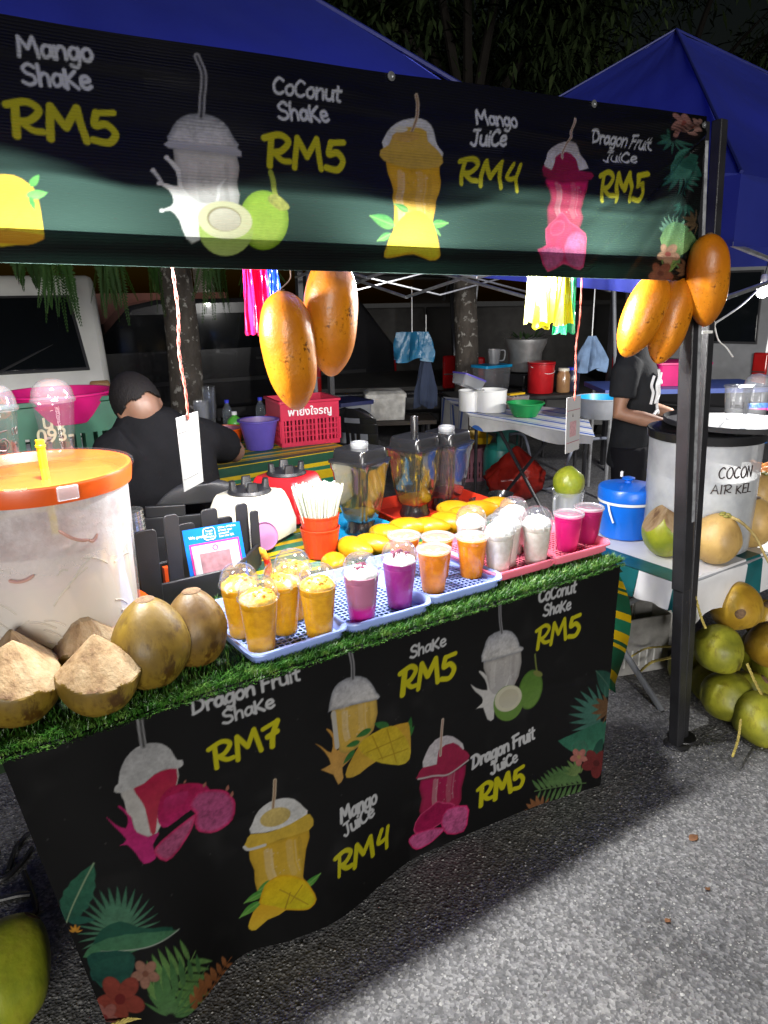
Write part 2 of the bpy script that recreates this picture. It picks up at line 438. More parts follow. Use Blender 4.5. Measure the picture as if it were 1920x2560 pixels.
    def sheet(s, fn):
        """mesh with the painted colours on its vertices"""
        AA, BB = np.meshgrid(s.A, s.B); V = fn(AA.ravel(), BB.ravel())
        na, nb = s.na, s.nb
        idx = np.arange(na*nb).reshape(nb, na)
        F = np.stack([idx[:-1, :-1], idx[:-1, 1:], idx[1:, 1:], idx[1:, :-1]], -1).reshape(-1, 4)
        return V, F, s.col.reshape(-1, 3)
def mesh_np(name, V, F, col, mat, parent=None, k=4):
    me = bpy.data.meshes.new(name)
    if parent is not None: V = V-np.array(parent['wloc'])
    me.vertices.add(len(V)); me.vertices.foreach_set('co', V.astype(np.float32).ravel())
    me.loops.add(F.size); me.loops.foreach_set('vertex_index', F.astype(np.int32).ravel())
    me.polygons.add(len(F)); me.polygons.foreach_set('loop_start', np.arange(0, F.size, k, dtype=np.int32))
    me.update(calc_edges=True)
    if col is not None:
        at = me.color_attributes.new('print', 'FLOAT_COLOR', 'POINT')
        at.data.foreach_set('color', np.c_[col, np.ones(len(col))].astype(np.float32).ravel())
    me.shade_smooth(); me.materials.append(mat)
    o = bpy.data.objects.new(name, me); COL.objects.link(o)
    if parent is not None: o.parent = parent
    return o
# brush lettering: advance, [(points, smooth)] in cap heights
GLY = {
 'M': (1.0, [([(.02, 0), (.14, .95), (.44, .38), (.76, .98), (.88, .02)], False)]),
 'a': (.62, [([(.5, .52), (.26, .62), (.06, .34), (.16, .04), (.4, .14), (.5, .5)], True), ([(.5, .6), (.5, .2), (.6, .02)], True)]),
 'n': (.62, [([(.06, .62), (.07, 0)], False), ([(.08, .36), (.28, .62), (.48, .52), (.5, .02)], True)]),
 'g': (.62, [([(.5, .52), (.26, .62), (.06, .34), (.16, .06), (.4, .14), (.5, .5)], True), ([(.52, .62), (.5, 0), (.38, -.32), (.08, -.24)], True)]),
 'o': (.58, [([(.28, .62), (.06, .42), (.1, .08), (.34, .02), (.5, .3), (.42, .58), (.26, .62)], True)]),
 'S': (.72, [([(.62, .86), (.38, 1), (.12, .8), (.22, .56), (.52, .44), (.58, .16), (.3, 0), (.02, .12)], True)]),
 'h': (.6, [([(.08, 1), (.06, 0)], False), ([(.07, .34), (.26, .6), (.46, .5), (.48, .02)], True)]),
 'K': (.72, [([(.08, .86), (.07, -.04)], False), ([(.56, .84), (.1, .36)], False), ([(.14, .4), (.6, -.02)], False)]),
 'e': (.56, [([(.08, .3), (.46, .4), (.36, .62), (.12, .54), (.06, .18), (.28, 0), (.5, .12)], True)]),
 'C': (.72, [([(.6, .84), (.36, .98), (.06, .6), (.1, .14), (.36, 0), (.6, .14)], True)]),
 'c': (.5, [([(.46, .54), (.26, .64), (.06, .36), (.14, .06), (.44, .1)], True)]),
 'u': (.62, [([(.06, .6), (.08, .14), (.28, .02), (.48, .2), (.5, .6)], True), ([(.5, .6), (.54, .02)], False)]),
 't': (.46, [([(.22, .92), (.2, .14), (.38, .02)], True), ([(.02, .62), (.42, .66)], False)]),
 'J': (.66, [([(.14, .96), (.6, .98)], False), ([(.42, .96), (.4, .2), (.2, -.02), (.02, .14)], True)]),
 'i': (.26, [([(.1, .58), (.12, 0)], False), ([(.12, .82), (.13, .86)], False)]),
 'D': (.84, [([(.2, .9), (.1, 0)], False), ([(.0, .94), (.4, .98), (.72, .66), (.6, .2), (.1, 0)], True)]),
 'r': (.46, [([(.06, .62), (.07, 0)], False), ([(.08, .36), (.22, .6), (.42, .58)], True)]),
 'F': (.66, [([(.12, .96), (.08, 0)], False), ([(.04, .94), (.6, 1)], False), ([(.1, .52), (.48, .56)], False)]),
 'R': (.86, [([(.2, .86), (.12, .0)], False), ([(.0, .86), (.46, 1), (.72, .8), (.5, .5), (.22, .42)], True), ([(.26, .44), (.5, .2), (.74, .18)], True)]),
 '5': (.78, [([(.66, .96), (.22, .9)], False), ([(.22, .9), (.16, .54), (.44, .6), (.64, .34), (.44, .04), (.06, .08)], True)]),
 '4': (.8, [([(.3, .98), (.14, .5), (.3, .4), (.56, .5)], True), ([(.62, .98), (.56, .5), (.6, -.04)], False)]),
 '7': (.72, [([(.08, .84), (.64, .98)], False), ([(.64, .98), (.4, .5), (.3, 0)], True), ([(.2, .46), (.56, .56)], False)]),
 ' ': (.34, []), '.': (.24, [([(.08, .03), (.1, .04)], False)]),
 'A': (.78, [([(.02, 0), (.36, 1), (.66, 0)], False), ([(.14, .36), (.56, .4)], False)]),
 'I': (.3, [([(.12, 1), (.1, 0)], False)]), 'E': (.62, [([(.54, .98), (.1, .96), (.08, .02), (.54, .0)], False), ([(.1, .5), (.46, .52)], False)]),
 'L': (.56, [([(.12, 1), (.08, .02), (.5, 0)], False)]), 'O': (.8, [([(.36, 1), (.06, .6), (.14, .1), (.44, 0), (.68, .4), (.58, .86), (.36, 1)], True)]),
 'N': (.8, [([(.08, 0), (.1, 1), (.6, 0), (.64, 1)], False)]), 'm': (.86, [([(.06, .62), (.07, 0)], False), ([(.08, .4), (.26, .62), (.38, .5), (.4, .02)], True), ([(.4, .4), (.58, .62), (.72, .5), (.74, .02)], True)]),
 '3': (.66, [([(.08, .9), (.4, 1), (.54, .76), (.24, .54), (.56, .36), (.44, .04), (.04, .06)], True)]),
 '0': (.66, [([(.3, 1), (.06, .6), (.14, .1), (.36, 0), (.56, .4), (.46, .88), (.3, 1)], True)]),
}
def hand_text(mb, txt, o, u, n, h, L=None, wd=.1, off=None):
    """marker-pen lettering as thin raised strokes on a real surface"""
    adv = sum(GLY[c][0] for c in txt); sx = (L/adv) if L else h; x = 0; o = Vector(o); u = Vector(u); n = Vector(n)
    for ch in txt:
        for pts, sm in GLY[ch][1]:
            q = smooth_pts(pts, 5) if sm else [Vector((a, b, 0)) for a, b in pts]
            mb.tube([(off(u, n, (x+p.x)*sx, p.y*h) if off else o+u*((x+p.x)*sx)+n*(p.y*h)) for p in q], wd*h*.5, 5)
        x += GLY[ch][0]
# ================================================================ ground
def asphalt():
    m, t, b, o = newmat('worn asphalt with pale chippings'); v = coords(t)
    n1 = noise(t, v, 1.9, 8, .6); n2 = noise(t, v, 38, 5, .7)
    vo = N(t, 'ShaderNodeTexVoronoi'); vo.inputs['Scale'].default_value = 130; t.links.new(v, vo.inputs['Vector'])
    chip = ramp(t, vo.outputs['Color'], [(.0, (.10, .10, .103)), (.45, (.16, .16, .165)), (.62, (.22, .22, .225)), (.85, (.33, .33, .33))])
    big = ramp(t, n1, [(.3, (.5, .5, .51)), (.5, (.88, .88, .88)), (.7, (1.12, 1.11, 1.09))])
    fin = ramp(t, n2, [(.3, (.6, .6, .61)), (.68, (1.2, 1.2, 1.2))])
    a = N(t, 'ShaderNodeMix', data_type='RGBA', blend_type='MULTIPLY'); a.inputs[0].default_value = 1
    t.links.new(chip.outputs[0], a.inputs[6]); t.links.new(big.outputs[0], a.inputs[7])
    c = N(t, 'ShaderNodeMix', data_type='RGBA', blend_type='MULTIPLY'); c.inputs[0].default_value = 1
    n3 = ramp(t, noise(t, v, .9, 6, .6, .8), [(.52, (1.12, 1.12, 1.12)), (.64, (.86, .85, .84))]); a2 = N(t, 'ShaderNodeMix', data_type='RGBA', blend_type='MULTIPLY'); a2.inputs[0].default_value = 1; t.links.new(a.outputs[2], a2.inputs[6]); t.links.new(n3.outputs[0], a2.inputs[7]); t.links.new(a2.outputs[2], c.inputs[6]); t.links.new(fin.outputs[0], c.inputs[7]); t.links.new(c.outputs[2], b.inputs['Base Color'])
    b.inputs['Roughness'].default_value = .72
    mx = N(t, 'ShaderNodeMath', operation='ADD'); t.links.new(vo.outputs['Distance'], mx.inputs[0]); t.links.new(n2, mx.inputs[1])
    addbump(t, b, mx.outputs[0], .6, .004); return m
g = MB().grid(lambda u, v: ((u-.5)*240, (v-.4)*240, 0), 24, 24).build('ground', asphalt()); g['kind'] = 'structure'
# loose and embedded chippings
ns = 20000
sx = NR.uniform(-.25, 3.6, ns); sy = np.where(NR.random(ns) < .8, NR.uniform(-.25, 1.45, ns), NR.uniform(1.2, 2.6, ns))
sr = NR.uniform(.0014, .0040, ns)*(1+.7*(NR.random(ns) > .93)); th = NR.uniform(0, 6.28, ns)
base = np.array([(1, 0, 0), (.3, .9, .1), (-.7, .7, 0), (-.9, -.4, .1), (.1, -1, 0), (.8, -.6, .1), (.1, .1, .6), (-.1, -.05, -.5)])
V = np.empty((ns, 8, 3)); ct, st = np.cos(th), np.sin(th); jit = NR.uniform(.7, 1.3, (ns, 8, 3))
bj = base[None]*jit
V[:, :, 0] = (bj[:, :, 0]*ct[:, None]-bj[:, :, 1]*st[:, None])*sr[:, None]+sx[:, None]
V[:, :, 1] = (bj[:, :, 0]*st[:, None]+bj[:, :, 1]*ct[:, None])*sr[:, None]*.8+sy[:, None]
V[:, :, 2] = bj[:, :, 2]*sr[:, None]*.8+sr[:, None]*.1
tri = np.array([(6, i, (i+1) % 6) for i in range(6)]+[(7, (i+1) % 6, i) for i in range(6)])
F = (tri[None]+(np.arange(ns)*8)[:, None, None]).reshape(-1, 3)
sc_ = np.repeat(np.clip(NR.normal(.29, .10, ns), .07, .55), 8); scol = np.stack([sc_, sc_*.99, sc_*.97], -1)
M['chips'] = printed('stone chippings', .6)
ch = mesh_np('asphalt_chippings', V.reshape(-1, 3), F, scol, M['chips'], None, 3)
tag(ch, 'pale stone chippings worn out of the grey asphalt', 'gravel'); ch['kind'] = 'stuff'
ch.data.set_sharp_from_angle(angle=R(20))
M['deadleaf'] = P('dry brown leaf', (.22, .10, .045), .7, var=.4, vs=40)
for k, (x, y, s_) in enumerate(((1735, 2093, .020), (1670, 2300, .011), (1770, 2220, .010))):
    p = pz(x, y, .004); mb = MB()
    mb.grid(lambda u, v: p+Vector(((u-.5)*2*s_, (v-.5)*s_*1.3*math.sin(math.pi*min(1, u+.08)), -.001+.003*math.sin(u*3+k)*abs(v-.5)*2)), 6, 4)
    tag(mb.build('dry_leaf', M['deadleaf'], solid=.0008), ['largest curled brown dry leaf lying on the asphalt', 'small tan dry leaf on the bright asphalt below the others', 'thin dark dry leaf on the asphalt at right', 'dark brown leaf scrap on the asphalt beside the thin leaf', 'small dry leaf nearest the shadow of the counter', 'lowest small pale leaf on the asphalt'][k], 'leaf', 'dry leaves on the asphalt')

# ================================================================ top banner
BY = 1.38
def tb_z(X):   # lower and upper edge of the sheet
    return 1.662-(X-.18)*.0184, 2.022+(X-.237)*.0245+.012*((X-1.1)/1.0)**2-.008
BX0, BX1 = -.62, 2.034
def tb_map(px, py):
    p = pY(px, py, BY); z0, z1 = tb_z(p.x); return (p.x, (p.z-z0)/(z1-z0)*.39)
TEXTW = (.66, .68, .72); TEXTY = (.58, .54, .012)
tb = Canvas(BX0, BX1, 0, .39, .0022, tb_map, (.0075, .0075, .009))
q1 = lambda x, y: (x/1.728, y/1.728)
q2 = lambda x, y: (960+x/1.728, y/1.728)
L1 = lambda pts, f: [f(*p) for p in pts]
def wtext(cv, f, txt, a, b, c, col=TEXTW, wd=.2): cv.text(txt, f(*a), f(*b), f(*c), col, wd)
wtext(tb, q1, 'Mango', (85, 235), (408, 258), (95, 145)); wtext(tb, q1, 'ShaKe', (105, 357), (402, 377), (125, 268)); wtext(tb, q1, 'RM5', (50, 582), (524, 622), (30, 425), TEXTY)
wtext(tb, q1, 'CoConut', (1178, 402), (1468, 440), (1185, 335)); wtext(tb, q1, 'ShaKe', (1203, 515), (1418, 526), (1210, 440)); wtext(tb, q1, 'RM5', (1148, 714), (1490, 742), (1122, 575), TEXTY)
wtext(tb, q2, 'Mango', (380, 540), (552, 556), (386, 478)); wtext(tb, q2, 'JuiCe', (368, 630), (514, 632), (380, 565)); wtext(tb, q2, 'RM4', (318, 792), (580, 822), (300, 680), TEXTY)
wtext(tb, q2, 'Dragon Fruit', (893, 614), (1158, 648), (903, 562)); wtext(tb, q2, 'JuiCe', (968, 695), (1095, 702), (974, 652)); wtext(tb, q2, 'RM5', (930, 866), (1118, 870), (920, 742), TEXTY)
WHT = (.42, .43, .48); WH2 = (.66, .64, .62)
def shake_cup(cv, f, dome, lid, body, bodyc, straw, sw):
    cv.poly(L1(body, f), bodyc[0], 1, c2=bodyc[1], tex=.12, edge=(tuple(c*.6 for c in bodyc[0]), .012))
    cv.poly(L1(dome, f), WHT, 1, c2=WH2, tex=.35, edge=((.26, .27, .3), .01))
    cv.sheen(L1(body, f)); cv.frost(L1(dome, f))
    if lid: cv.poly(L1(lid, f), (.5, .5, .54), 1, c2=(.38, .38, .42))
    cv.stroke(L1(straw, f), sw, (.30, .30, .32)); cv.stroke(L1(straw, f), sw*.4, (.05, .05, .055))
# coconut shake
shake_cup(tb, q1, [(735, 610), (750, 560), (775, 515), (820, 490), (890, 490), (950, 510), (995, 550), (1020, 600), (1028, 640), (880, 640)], [(733, 606), (880, 618), (1022, 636), (1045, 670), (1022, 674), (880, 650), (735, 636)],
          [(755, 640), (890, 650), (1025, 672), (1030, 780), (1030, 900), (870, 1035), (812, 1030), (790, 820)], ((.62, .6, .57), (.5, .49, .5)), [(858, 240), (882, 330), (876, 500)], .012)
tb.poly(L1([(690, 785), (735, 790), (780, 800), (765, 735), (722, 684), (728, 672), (785, 728), (802, 810), (860, 870), (935, 870), (948, 800), (985, 768), (962, 810), (948, 870), (900, 900), (865, 1035), (810, 1030), (780, 950), (742, 908), (700, 914), (702, 905), (745, 888), (755, 860), (735, 815)], q1), (.8, .8, .78), 1, tex=.1)
for c in ((726, 677), (668, 733), (704, 908), (698, 788)): tb.oval(q1(*c), 6, 5, (.75, .75, .74))
tb.stroke(L1([(668, 733), (700, 770), (712, 790)], q1), .006, (.72, .72, .71))
tb.oval(q1(1140, 950), 105/1.728, 130/1.728, (.30, .52, .015), c2=(.52, .72, .10), tex=.15, edge=((.22, .38, .01), .014))
tb.stroke(L1([(1168, 745), (1188, 810), (1196, 880)], q1), .010, (.34, .40, .04))
tb.poly(L1([(1160, 850), (1195, 838), (1245, 885), (1243, 905), (1205, 908), (1165, 875)], q1), (.40, .42, .08), 1, tex=.5)
tb.oval(q1(980, 990), 117/1.728, 115/1.728, (.36, .55, .02), c2=(.52, .66, .2), tex=.12)
tb.oval(q1(976, 950), 116/1.728, 82/1.728, (.74, .74, .45), 8, tex=.06); tb.oval(q1(972, 945), 74/1.728, 54/1.728, (.36, .30, .16), 8); tb.oval(q1(975, 948), 68/1.728, 49/1.728, (.72, .70, .56), 8, c2=(.55, .5, .38), tex=.1)
# cut mango at the left edge
tb.poly(L1([(-60, 760), (0, 752), (60, 755), (120, 790), (160, 840), (185, 985), (188, 1020), (150, 1050), (80, 1057), (-60, 1040)], q1), (.80, .46, .01), 1, c2=(.86, .62, .02), tex=.22)
tb.poly(L1([(-60, 990), (188, 1015), (150, 1050), (80, 1057), (-60, 1040)], q1), (.75, .33, .01), 1)
for a, b in (((20, 790), (120, 990)), ((70, 780), (160, 960)), ((140, 850), (20, 1000)), ((90, 800), (0, 900))): tb.stroke(L1([a, b], q1), .004, (.62, .30, .01), False, alpha=.6)
tb.leaf(q1(130, 806), q1(172, 752), .2, (.10, .36, .05)); tb.leaf(q1(112, 848), q1(205, 832), .22, (.12, .42, .06), (.2, .5, .12)); tb.leaf(q1(130, 850), q1(150, 910), .2, (.06, .28, .04))
# mango juice
def mango_art(cv, f, dome, band, body, slc, low, straw, leaves, sw=.008, y0=(.78, .42, .01), y1=(.62, .40, .06)):
    cv.poly(L1(body, f), y0, 1, c2=y1, tex=.14, edge=(tuple(c*.8 for c in y0), .012))
    cv.poly(L1(dome, f), (.58, .58, .58), 1, c2=(.68, .68, .66), tex=.25)
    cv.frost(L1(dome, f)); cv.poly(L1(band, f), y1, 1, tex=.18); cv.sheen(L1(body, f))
    for p0, p1 in leaves: cv.leaf(f(*p0), f(*p1), .2, (.05, .24, .04), (.14, .36, .06), (.2, .42, .1))
    cv.poly(L1(slc, f), (.74, .48, .01), 1, c2=(.62, .55, .02), tex=.2, edge=((.66, .36, .01), .008))
    if low: cv.poly(L1(low, f), (.72, .40, .02), 1, c2=(.7, .48, .04), tex=.12)
    cv.stroke(L1(straw, f), sw, (.55, .45, .32)); cv.stroke(L1(straw, f), sw*.35, (.25, .12, .06))
mango_art(tb, q2, [(-5, 640), (5, 590), (30, 550), (80, 520), (150, 515), (195, 545), (220, 600), (230, 640), (245, 680), (120, 660)], [(-18, 650), (20, 625), (60, 560), (130, 550), (180, 570), (190, 610), (245, 680), (240, 720), (120, 728), (0, 692)],
          [(10, 690), (120, 728), (240, 715), (235, 860), (215, 960), (215, 1050), (60, 1050), (45, 960), (45, 830)], [(0, 1090), (50, 980), (100, 922), (160, 910), (215, 960), (245, 1080), (240, 1115), (200, 1125), (130, 1098), (60, 1108), (10, 1115)], None,
          [(138, 412), (146, 455), (132, 520), (107, 605)], [((110, 912), (48, 880)), ((50, 975), (-62, 932)), ((30, 1010), (-28, 1040)), ((212, 968), (280, 963)), ((222, 985), (246, 1016))])
tb.oval(q2(95, 590), 60/1.728, 22/1.728, (.60, .36, .08), tex=.2); tb.oval(q2(70, 560), 30/1.728, 12/1.728, (.7, .66, .55))
for a, b in (((100, 930), (60, 1080)), ((170, 930), (210, 1100)), ((215, 980), (120, 1090)), ((60, 1000), (180, 1080))): tb.stroke(L1([a, b], q2), .003, (.62, .33, .01), False, alpha=.5)
# dragon fruit juice
def dragon_art(cv, f, dome, lid, body, straw, fruit, slices, red, dk, sw=.008):
    cv.poly(L1(body, f), red, 1, c2=dk, tex=.12, edge=(tuple(c*.6 for c in dk), .01))
    cv.poly(L1(dome, f), (.5, .46, .5), 1, c2=(.6, .58, .6), tex=.3)
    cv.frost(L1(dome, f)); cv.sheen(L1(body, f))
    if lid: cv.poly(L1(lid, f), dk, 1, tex=.2)
    for fr in fruit: cv.poly(L1(fr, f), tuple(c*.75 for c in red), 1, c2=red, tex=.3, edge=((.72, .08, .22), .006))
    for sl in slices: cv.poly(L1(sl, f), (.58, .10, .28), 1, c2=(.5, .10, .26), tex=.55, edge=((.62, .01, .12), .008))
    cv.stroke(L1(straw, f), sw, (.6, .5, .42)); cv.stroke(L1(straw, f), sw*.35, (.25, .1, .08))
dragon_art(tb, q2, [(685, 730), (695, 680), (720, 640), (770, 615), (820, 620), (850, 660), (890, 725), (780, 740)], [(678, 715), (720, 735), (735, 680), (790, 655), (830, 680), (850, 735), (900, 745), (896, 775), (780, 782), (690, 760)],
           [(705, 768), (780, 782), (885, 778), (860, 870), (840, 990), (700, 990), (712, 860)], [(812, 520), (802, 570), (782, 625), (768, 680)],
           [[(690, 990), (730, 950), (770, 915), (800, 960), (860, 1000), (876, 1030), (862, 1155), (820, 1160), (770, 1140), (700, 1175), (664, 1100), (653, 1078), (690, 1060)], [(710, 985), (740, 955), (775, 960), (765, 1005), (720, 1020)]],
           [[(770, 1060), (800, 1000), (850, 1000), (874, 1040), (862, 1150), (820, 1160), (780, 1130)], [(660, 1080), (700, 1062), (770, 1070), (772, 1130), (700, 1172), (668, 1110)]], (.74, .02, .15), (.30, .012, .06))
# jungle border at the right end
TL = (.06, .22, .17); TD = (.02, .10, .08); GL = (.26, .40, .10)
tb.fan(q2(1285, 745), 62, 200, 340, 9, TL, TD, .08); tb.fan(q2(1260, 600), 44, 140, 330, 8, (.05, .16, .11), TD, .09)
tb.leaf(q2(1225, 715), q2(1375, 700), .22, (.05, .20, .14), TL); tb.leaf(q2(1300, 660), q2(1380, 760), .25, (.03, .13, .1), TD)
tb.hibiscus(q2(1280, 535), 30, (.42, .20, .17), (.3, .08, .06)); tb.hibiscus(q2(1352, 545), 22, (.40, .22, .19), (.3, .08, .06))
tb.fan(q2(1250, 1010), 52, 30, 160, 8, (.20, .38, .26), (.1, .25, .2), .09)
tb.leaf(q2(1188, 1030), q2(1352, 1040), .24, (.16, .36, .16), (.3, .46, .14)); tb.leaf(q2(1250, 1060), q2(1270, 1160), .3, (.24, .36, .10), (.14, .28, .1))
tb.frond(q2(1215, 1190), q2(1195, 1090), 44, 5, (.30, .42, .10), GL, (-1,), .1); tb.hibiscus(q2(1226, 1098), 28, (.66, .36, .22), (.5, .1, .08))
tb.hibiscus(q2(1195, 1182), 30, (.34, .10, .06), (.2, .05, .03)); tb.fan(q2(1320, 1170), 42, 60, 200, 7, (.17, .07, .04), (.3, .14, .06), .1)
tb.fan(q2(1360, 960), 40, 100, 250, 6, (.12, .07, .04), (.2, .12, .06), .1); tb.fan(q2(1300, 880), 38, 190, 320, 7, (.02, .08, .06), TD, .1)
def tb_fn(A, B):
    z0, z1 = tb_z(A); Z = z0+(z1-z0)*B/.39; Y = np.full_like(A, BY)
    def fold(ox, oz, ang, amp, wd, L, t0=0):
        d = np.array([math.cos(R(ang)), math.sin(R(ang))]); t = (A-ox)*d[0]+(Z-oz)*d[1]; s_ = -(A-ox)*d[1]+(Z-oz)*d[0]
        return amp*np.exp(-(s_/(wd*(1+np.abs(t)*.6)))**2)*np.exp(-np.clip(t-t0, 0, 9)/L)*(t > -.05)*np.clip((t+.05)/.1, 0, 1)
    for f_ in ((2.02, 2.05, 186, -.012, .012, .5), (2.02, 2.04, 196, .013, .014, .5), (2.02, 2.02, 207, -.014, .013, .38), (2.02, 2.0, 218, .015, .013, .34), (2.01, 1.98, 229, -.012, .014, .28), (2.01, 1.95, 243, .010, .014, .24),
               (1.75, 1.93, 181, .008, .012, .6), (1.3, 1.90, 181, -.007, .014, .5), (1.55, 1.96, 180, -.007, .010, .5), (.95, 1.95, 181, .007, .012, .5), (.62, 1.89, 182, .008, .016, .5), (.9, 1.99, 181, -.006, .012, .6), (1.5, 1.86, 181, .005, .012, .5), (.5, 1.96, 180, .006, .012, .5)):
        Y = Y+1.5*fold(*f_)
    Y += .010*np.sin(A*3.1+.6)*np.clip(B/.39, .2, 1)+.004*np.sin(A*11+Z*5)+.0022*np.sin(Z*60+A*2)*np.clip(B/.2-.5, 0, 1)
    Y += .006*np.exp(-((Z-1.80)/.012)**2)
    return np.stack([A, Y, Z], -1)
TB = thing('top_banner', 'long black printed menu banner with fruit drinks hung along the canopy edge', 'banner', (.7, BY, 1.64))
M['banner'] = printed('printed tarpaulin', .30, trans=.30, inkt=(.012, .026, .021), weave=.4, spec=.4, tk=.62)
V, F, Cc = tb.sheet(tb_fn); Cc = Cc*.46; mesh_np('printed_sheet', V, F, Cc, M['banner'], TB)
M['hem'] = fabric('black tarpaulin back', (.012, .013, .014), .35, .5, (.10, .16, .14))
def hem_pt(u, v):
    X = BX0+(BX1-BX0)*u; z0, z1 = tb_z(np.array([X])); p = tb_fn(np.array([X]), np.array([.056*v]))[0]; return (p[0], p[1]+.004, p[2])
hb = MB().grid(hem_pt, 120, 3); hb.build('folded_hem', M['hem'], TB)
def edge_pt(u, v):
    X = BX1-.075+.075*u; p = tb_fn(np.array([X]), np.array([.39*v]))[0]; return (p[0], p[1]+.004, p[2])
MB().grid(edge_pt, 3, 30).build('folded_side_hem', M['hem'], TB)
M['cord'] = P('white nylon cord', (.7, .7, .68), .6)
for X, v_ in ((BX1-.012, .37), (BX1-.012, .02), (1.55, .384), (.95, .384)):
    p = tb_fn(np.array([X]), np.array([v_]))[0]; p = Vector(p)
    MB().lathe([(.009, -.001), (.009, .001), (.004, .0015), (.004, -.0015)], 16, p+Vector((0, -.003, 0)), Matrix.Rotation(R(90), 3, 'X')).build('eyelet', M['metal'], TB)

# ================================================================ own canopy: blue pyramid roof on steel legs
CAN = thing('market_canopy', 'blue pop-up canopy with black steel legs over the fruit drink stall', 'canopy', (.6, 2.9, 0))
M['tarp'] = fabric('blue canopy fabric', (.011, .018, .15), .12, .55, (.010, .016, .34), bs=9, bump=.8)
M['tarpin'] = M['tarp']
EZ = 1.80
corn = [Vector((-.98, 1.43, EZ)), Vector((2.045, 1.43, EZ)), Vector((2.3, 4.45, EZ+.26)), Vector((-.98, 4.45, EZ+.26))]
# the ridge seen at upper left fixes the peak height
nrm = ray(740, 0).cross(ray(1000, 160)); pk = Vector((.53, 2.94, 0)); pk.z = CH-(nrm.x*pk.x+nrm.y*pk.y)/nrm.z
def roof_face(mb, a, b, pk, sag=.05, n=40):
    def fn(u, v):
        e = a.lerp(b, u); p = e.lerp(pk, v); q = (u*(1-u)*4); p = p.copy(); p.z -= sag*q*math.sin(math.pi*v)*1.2+.03*q*(1-v)+.012*math.sin(u*31+v*9)*(1-v)**2+.008*math.sin(u*13-v*17)+.006*math.sin(u*57+v*5)*(1-v); return p
    mb.grid(fn, n, n)
for i in range(4):
    mb = MB(); roof_face(mb, corn[i], corn[(i+1) % 4], pk); mb.build('roof_panel', M['tarp'], CAN)
    a, b = corn[i], corn[(i+1) % 4]
    if i:
        inw = Vector((0, 0, 0)); mb = MB()
        mb.grid(lambda u, v: a.lerp(b, u)+Vector((0, 0, -.22*v+.0-.03*4*u*(1-u)*(1-v)))+(a-b).cross(Vector((0, 0, 1))).normalized()*(.006*math.sin(u*40)), 40, 3); mb.build('valance', M['tarp'], CAN)
    MB().tube([corn[i]+Vector((0, 0, .006)), corn[i].lerp(pk, .5)+Vector((0, 0, .008)), pk+Vector((0, 0, .01))], .008, 6).build('hip_seam', M['tarp'], CAN)
post_b = pz(1690, 1862, 0); post_t = Vector((2.046, 1.425, 2.06))
def leg(mb, b, t, s_=.034):
    mb.bar(b, t, s_, s_, (0, 1, 0))
mb = MB(); leg(mb, post_b, post_t, .040); lg = mb.build('front_leg', M['blackmetal'], CAN, bevel=.004)
# holes up the leg and its foot
d = (post_t-post_b)
hx = Vector((-_c(AZ)*.1-.0, -1, 0)).normalized()
_rv = P('dull rivet', (.12, .12, .12), .3, metal=.8)
for k in range(9):
    c = post_b+d*(.28+.05*k); mb = MB().lathe([(.0045, 0), (.0045, .0012), (0, .0012)], 10, c+Vector((0, -.0203, 0)), Matrix.Rotation(R(90), 3, 'X')); mb.build('rivet', _rv, lg)
mb = MB(); mb.lathe([(.044, 0), (.046, .003), (.042, .006), (.0, .007)], 20, post_b+Vector((0, 0, .002))); mb.build('foot_plate', M['blackmetal'], CAN)
sl = MB(); sl.bar(post_b+d*.30, post_t, .048, .048, (0, 1, 0)); sl.build('leg_sleeve', M['blackmetal'], CAN, bevel=.004)
sb = MB(); a = post_b+d*.42; sb.bar(a+Vector((.012, -.0255, 0)), post_t+Vector((.012, -.0255, -.05)), .014, .002, (0, 1, 0)); sb.build('bare_steel_strip', P('worn pale paint', (.30, .31, .33), .5, var=.5, vs=40), CAN)
for c in (Vector((-.95, 1.45, 0)), Vector((2.30, 4.4, 0)), Vector((-.95, 4.4, 0))):
    mb = MB(); mb.bar(c, c+Vector((0, 0, 1.84 if c.y < 2 else 2.04)), .04, .04, (0, 1, 0)); mb.build('leg', M['blackmetal'], CAN, bevel=.004)
# scissor trusses under the eaves
def truss(parent, a, b, n, h=.2, mat='metal', s_=.02, z0=0):
    a = Vector(a); b = Vector(b)
    for k in range(n):
        p, q = a.lerp(b, k/n), a.lerp(b, (k+1)/n)
        for z1, z2 in ((0, h), (h, 0)):
            mb = MB(); mb.bar(p+Vector((0, 0, z1+(.003 if z1 else 0))), q+Vector((0, 0, z2+(.003 if z1 else 0))), s_, s_*.6); mb.build('truss_bar', M[mat], parent, bevel=.002)
truss(CAN, (2.04, 1.47, 1.64), (2.28, 4.4, 1.72), 3, .13); truss(CAN, (2.28, 4.42, 1.86), (-.9, 4.42, 1.86), 3, .14); truss(CAN, (-.94, 1.5, 1.6), (-.94, 4.4, 1.6), 3, .18)
for c in corn:
    mb = MB(); mb.bar(c+Vector((0, 0, -.02)), pk+Vector((0, 0, -.1)), .02, .014); mb.build('rafter', M['metal'], CAN)
mb = MB(); mb.bar((2.03, 1.44, 1.675), (-.95, 1.44, 1.675), .018, .018); mb.build('front_rail', M['metal'], CAN)

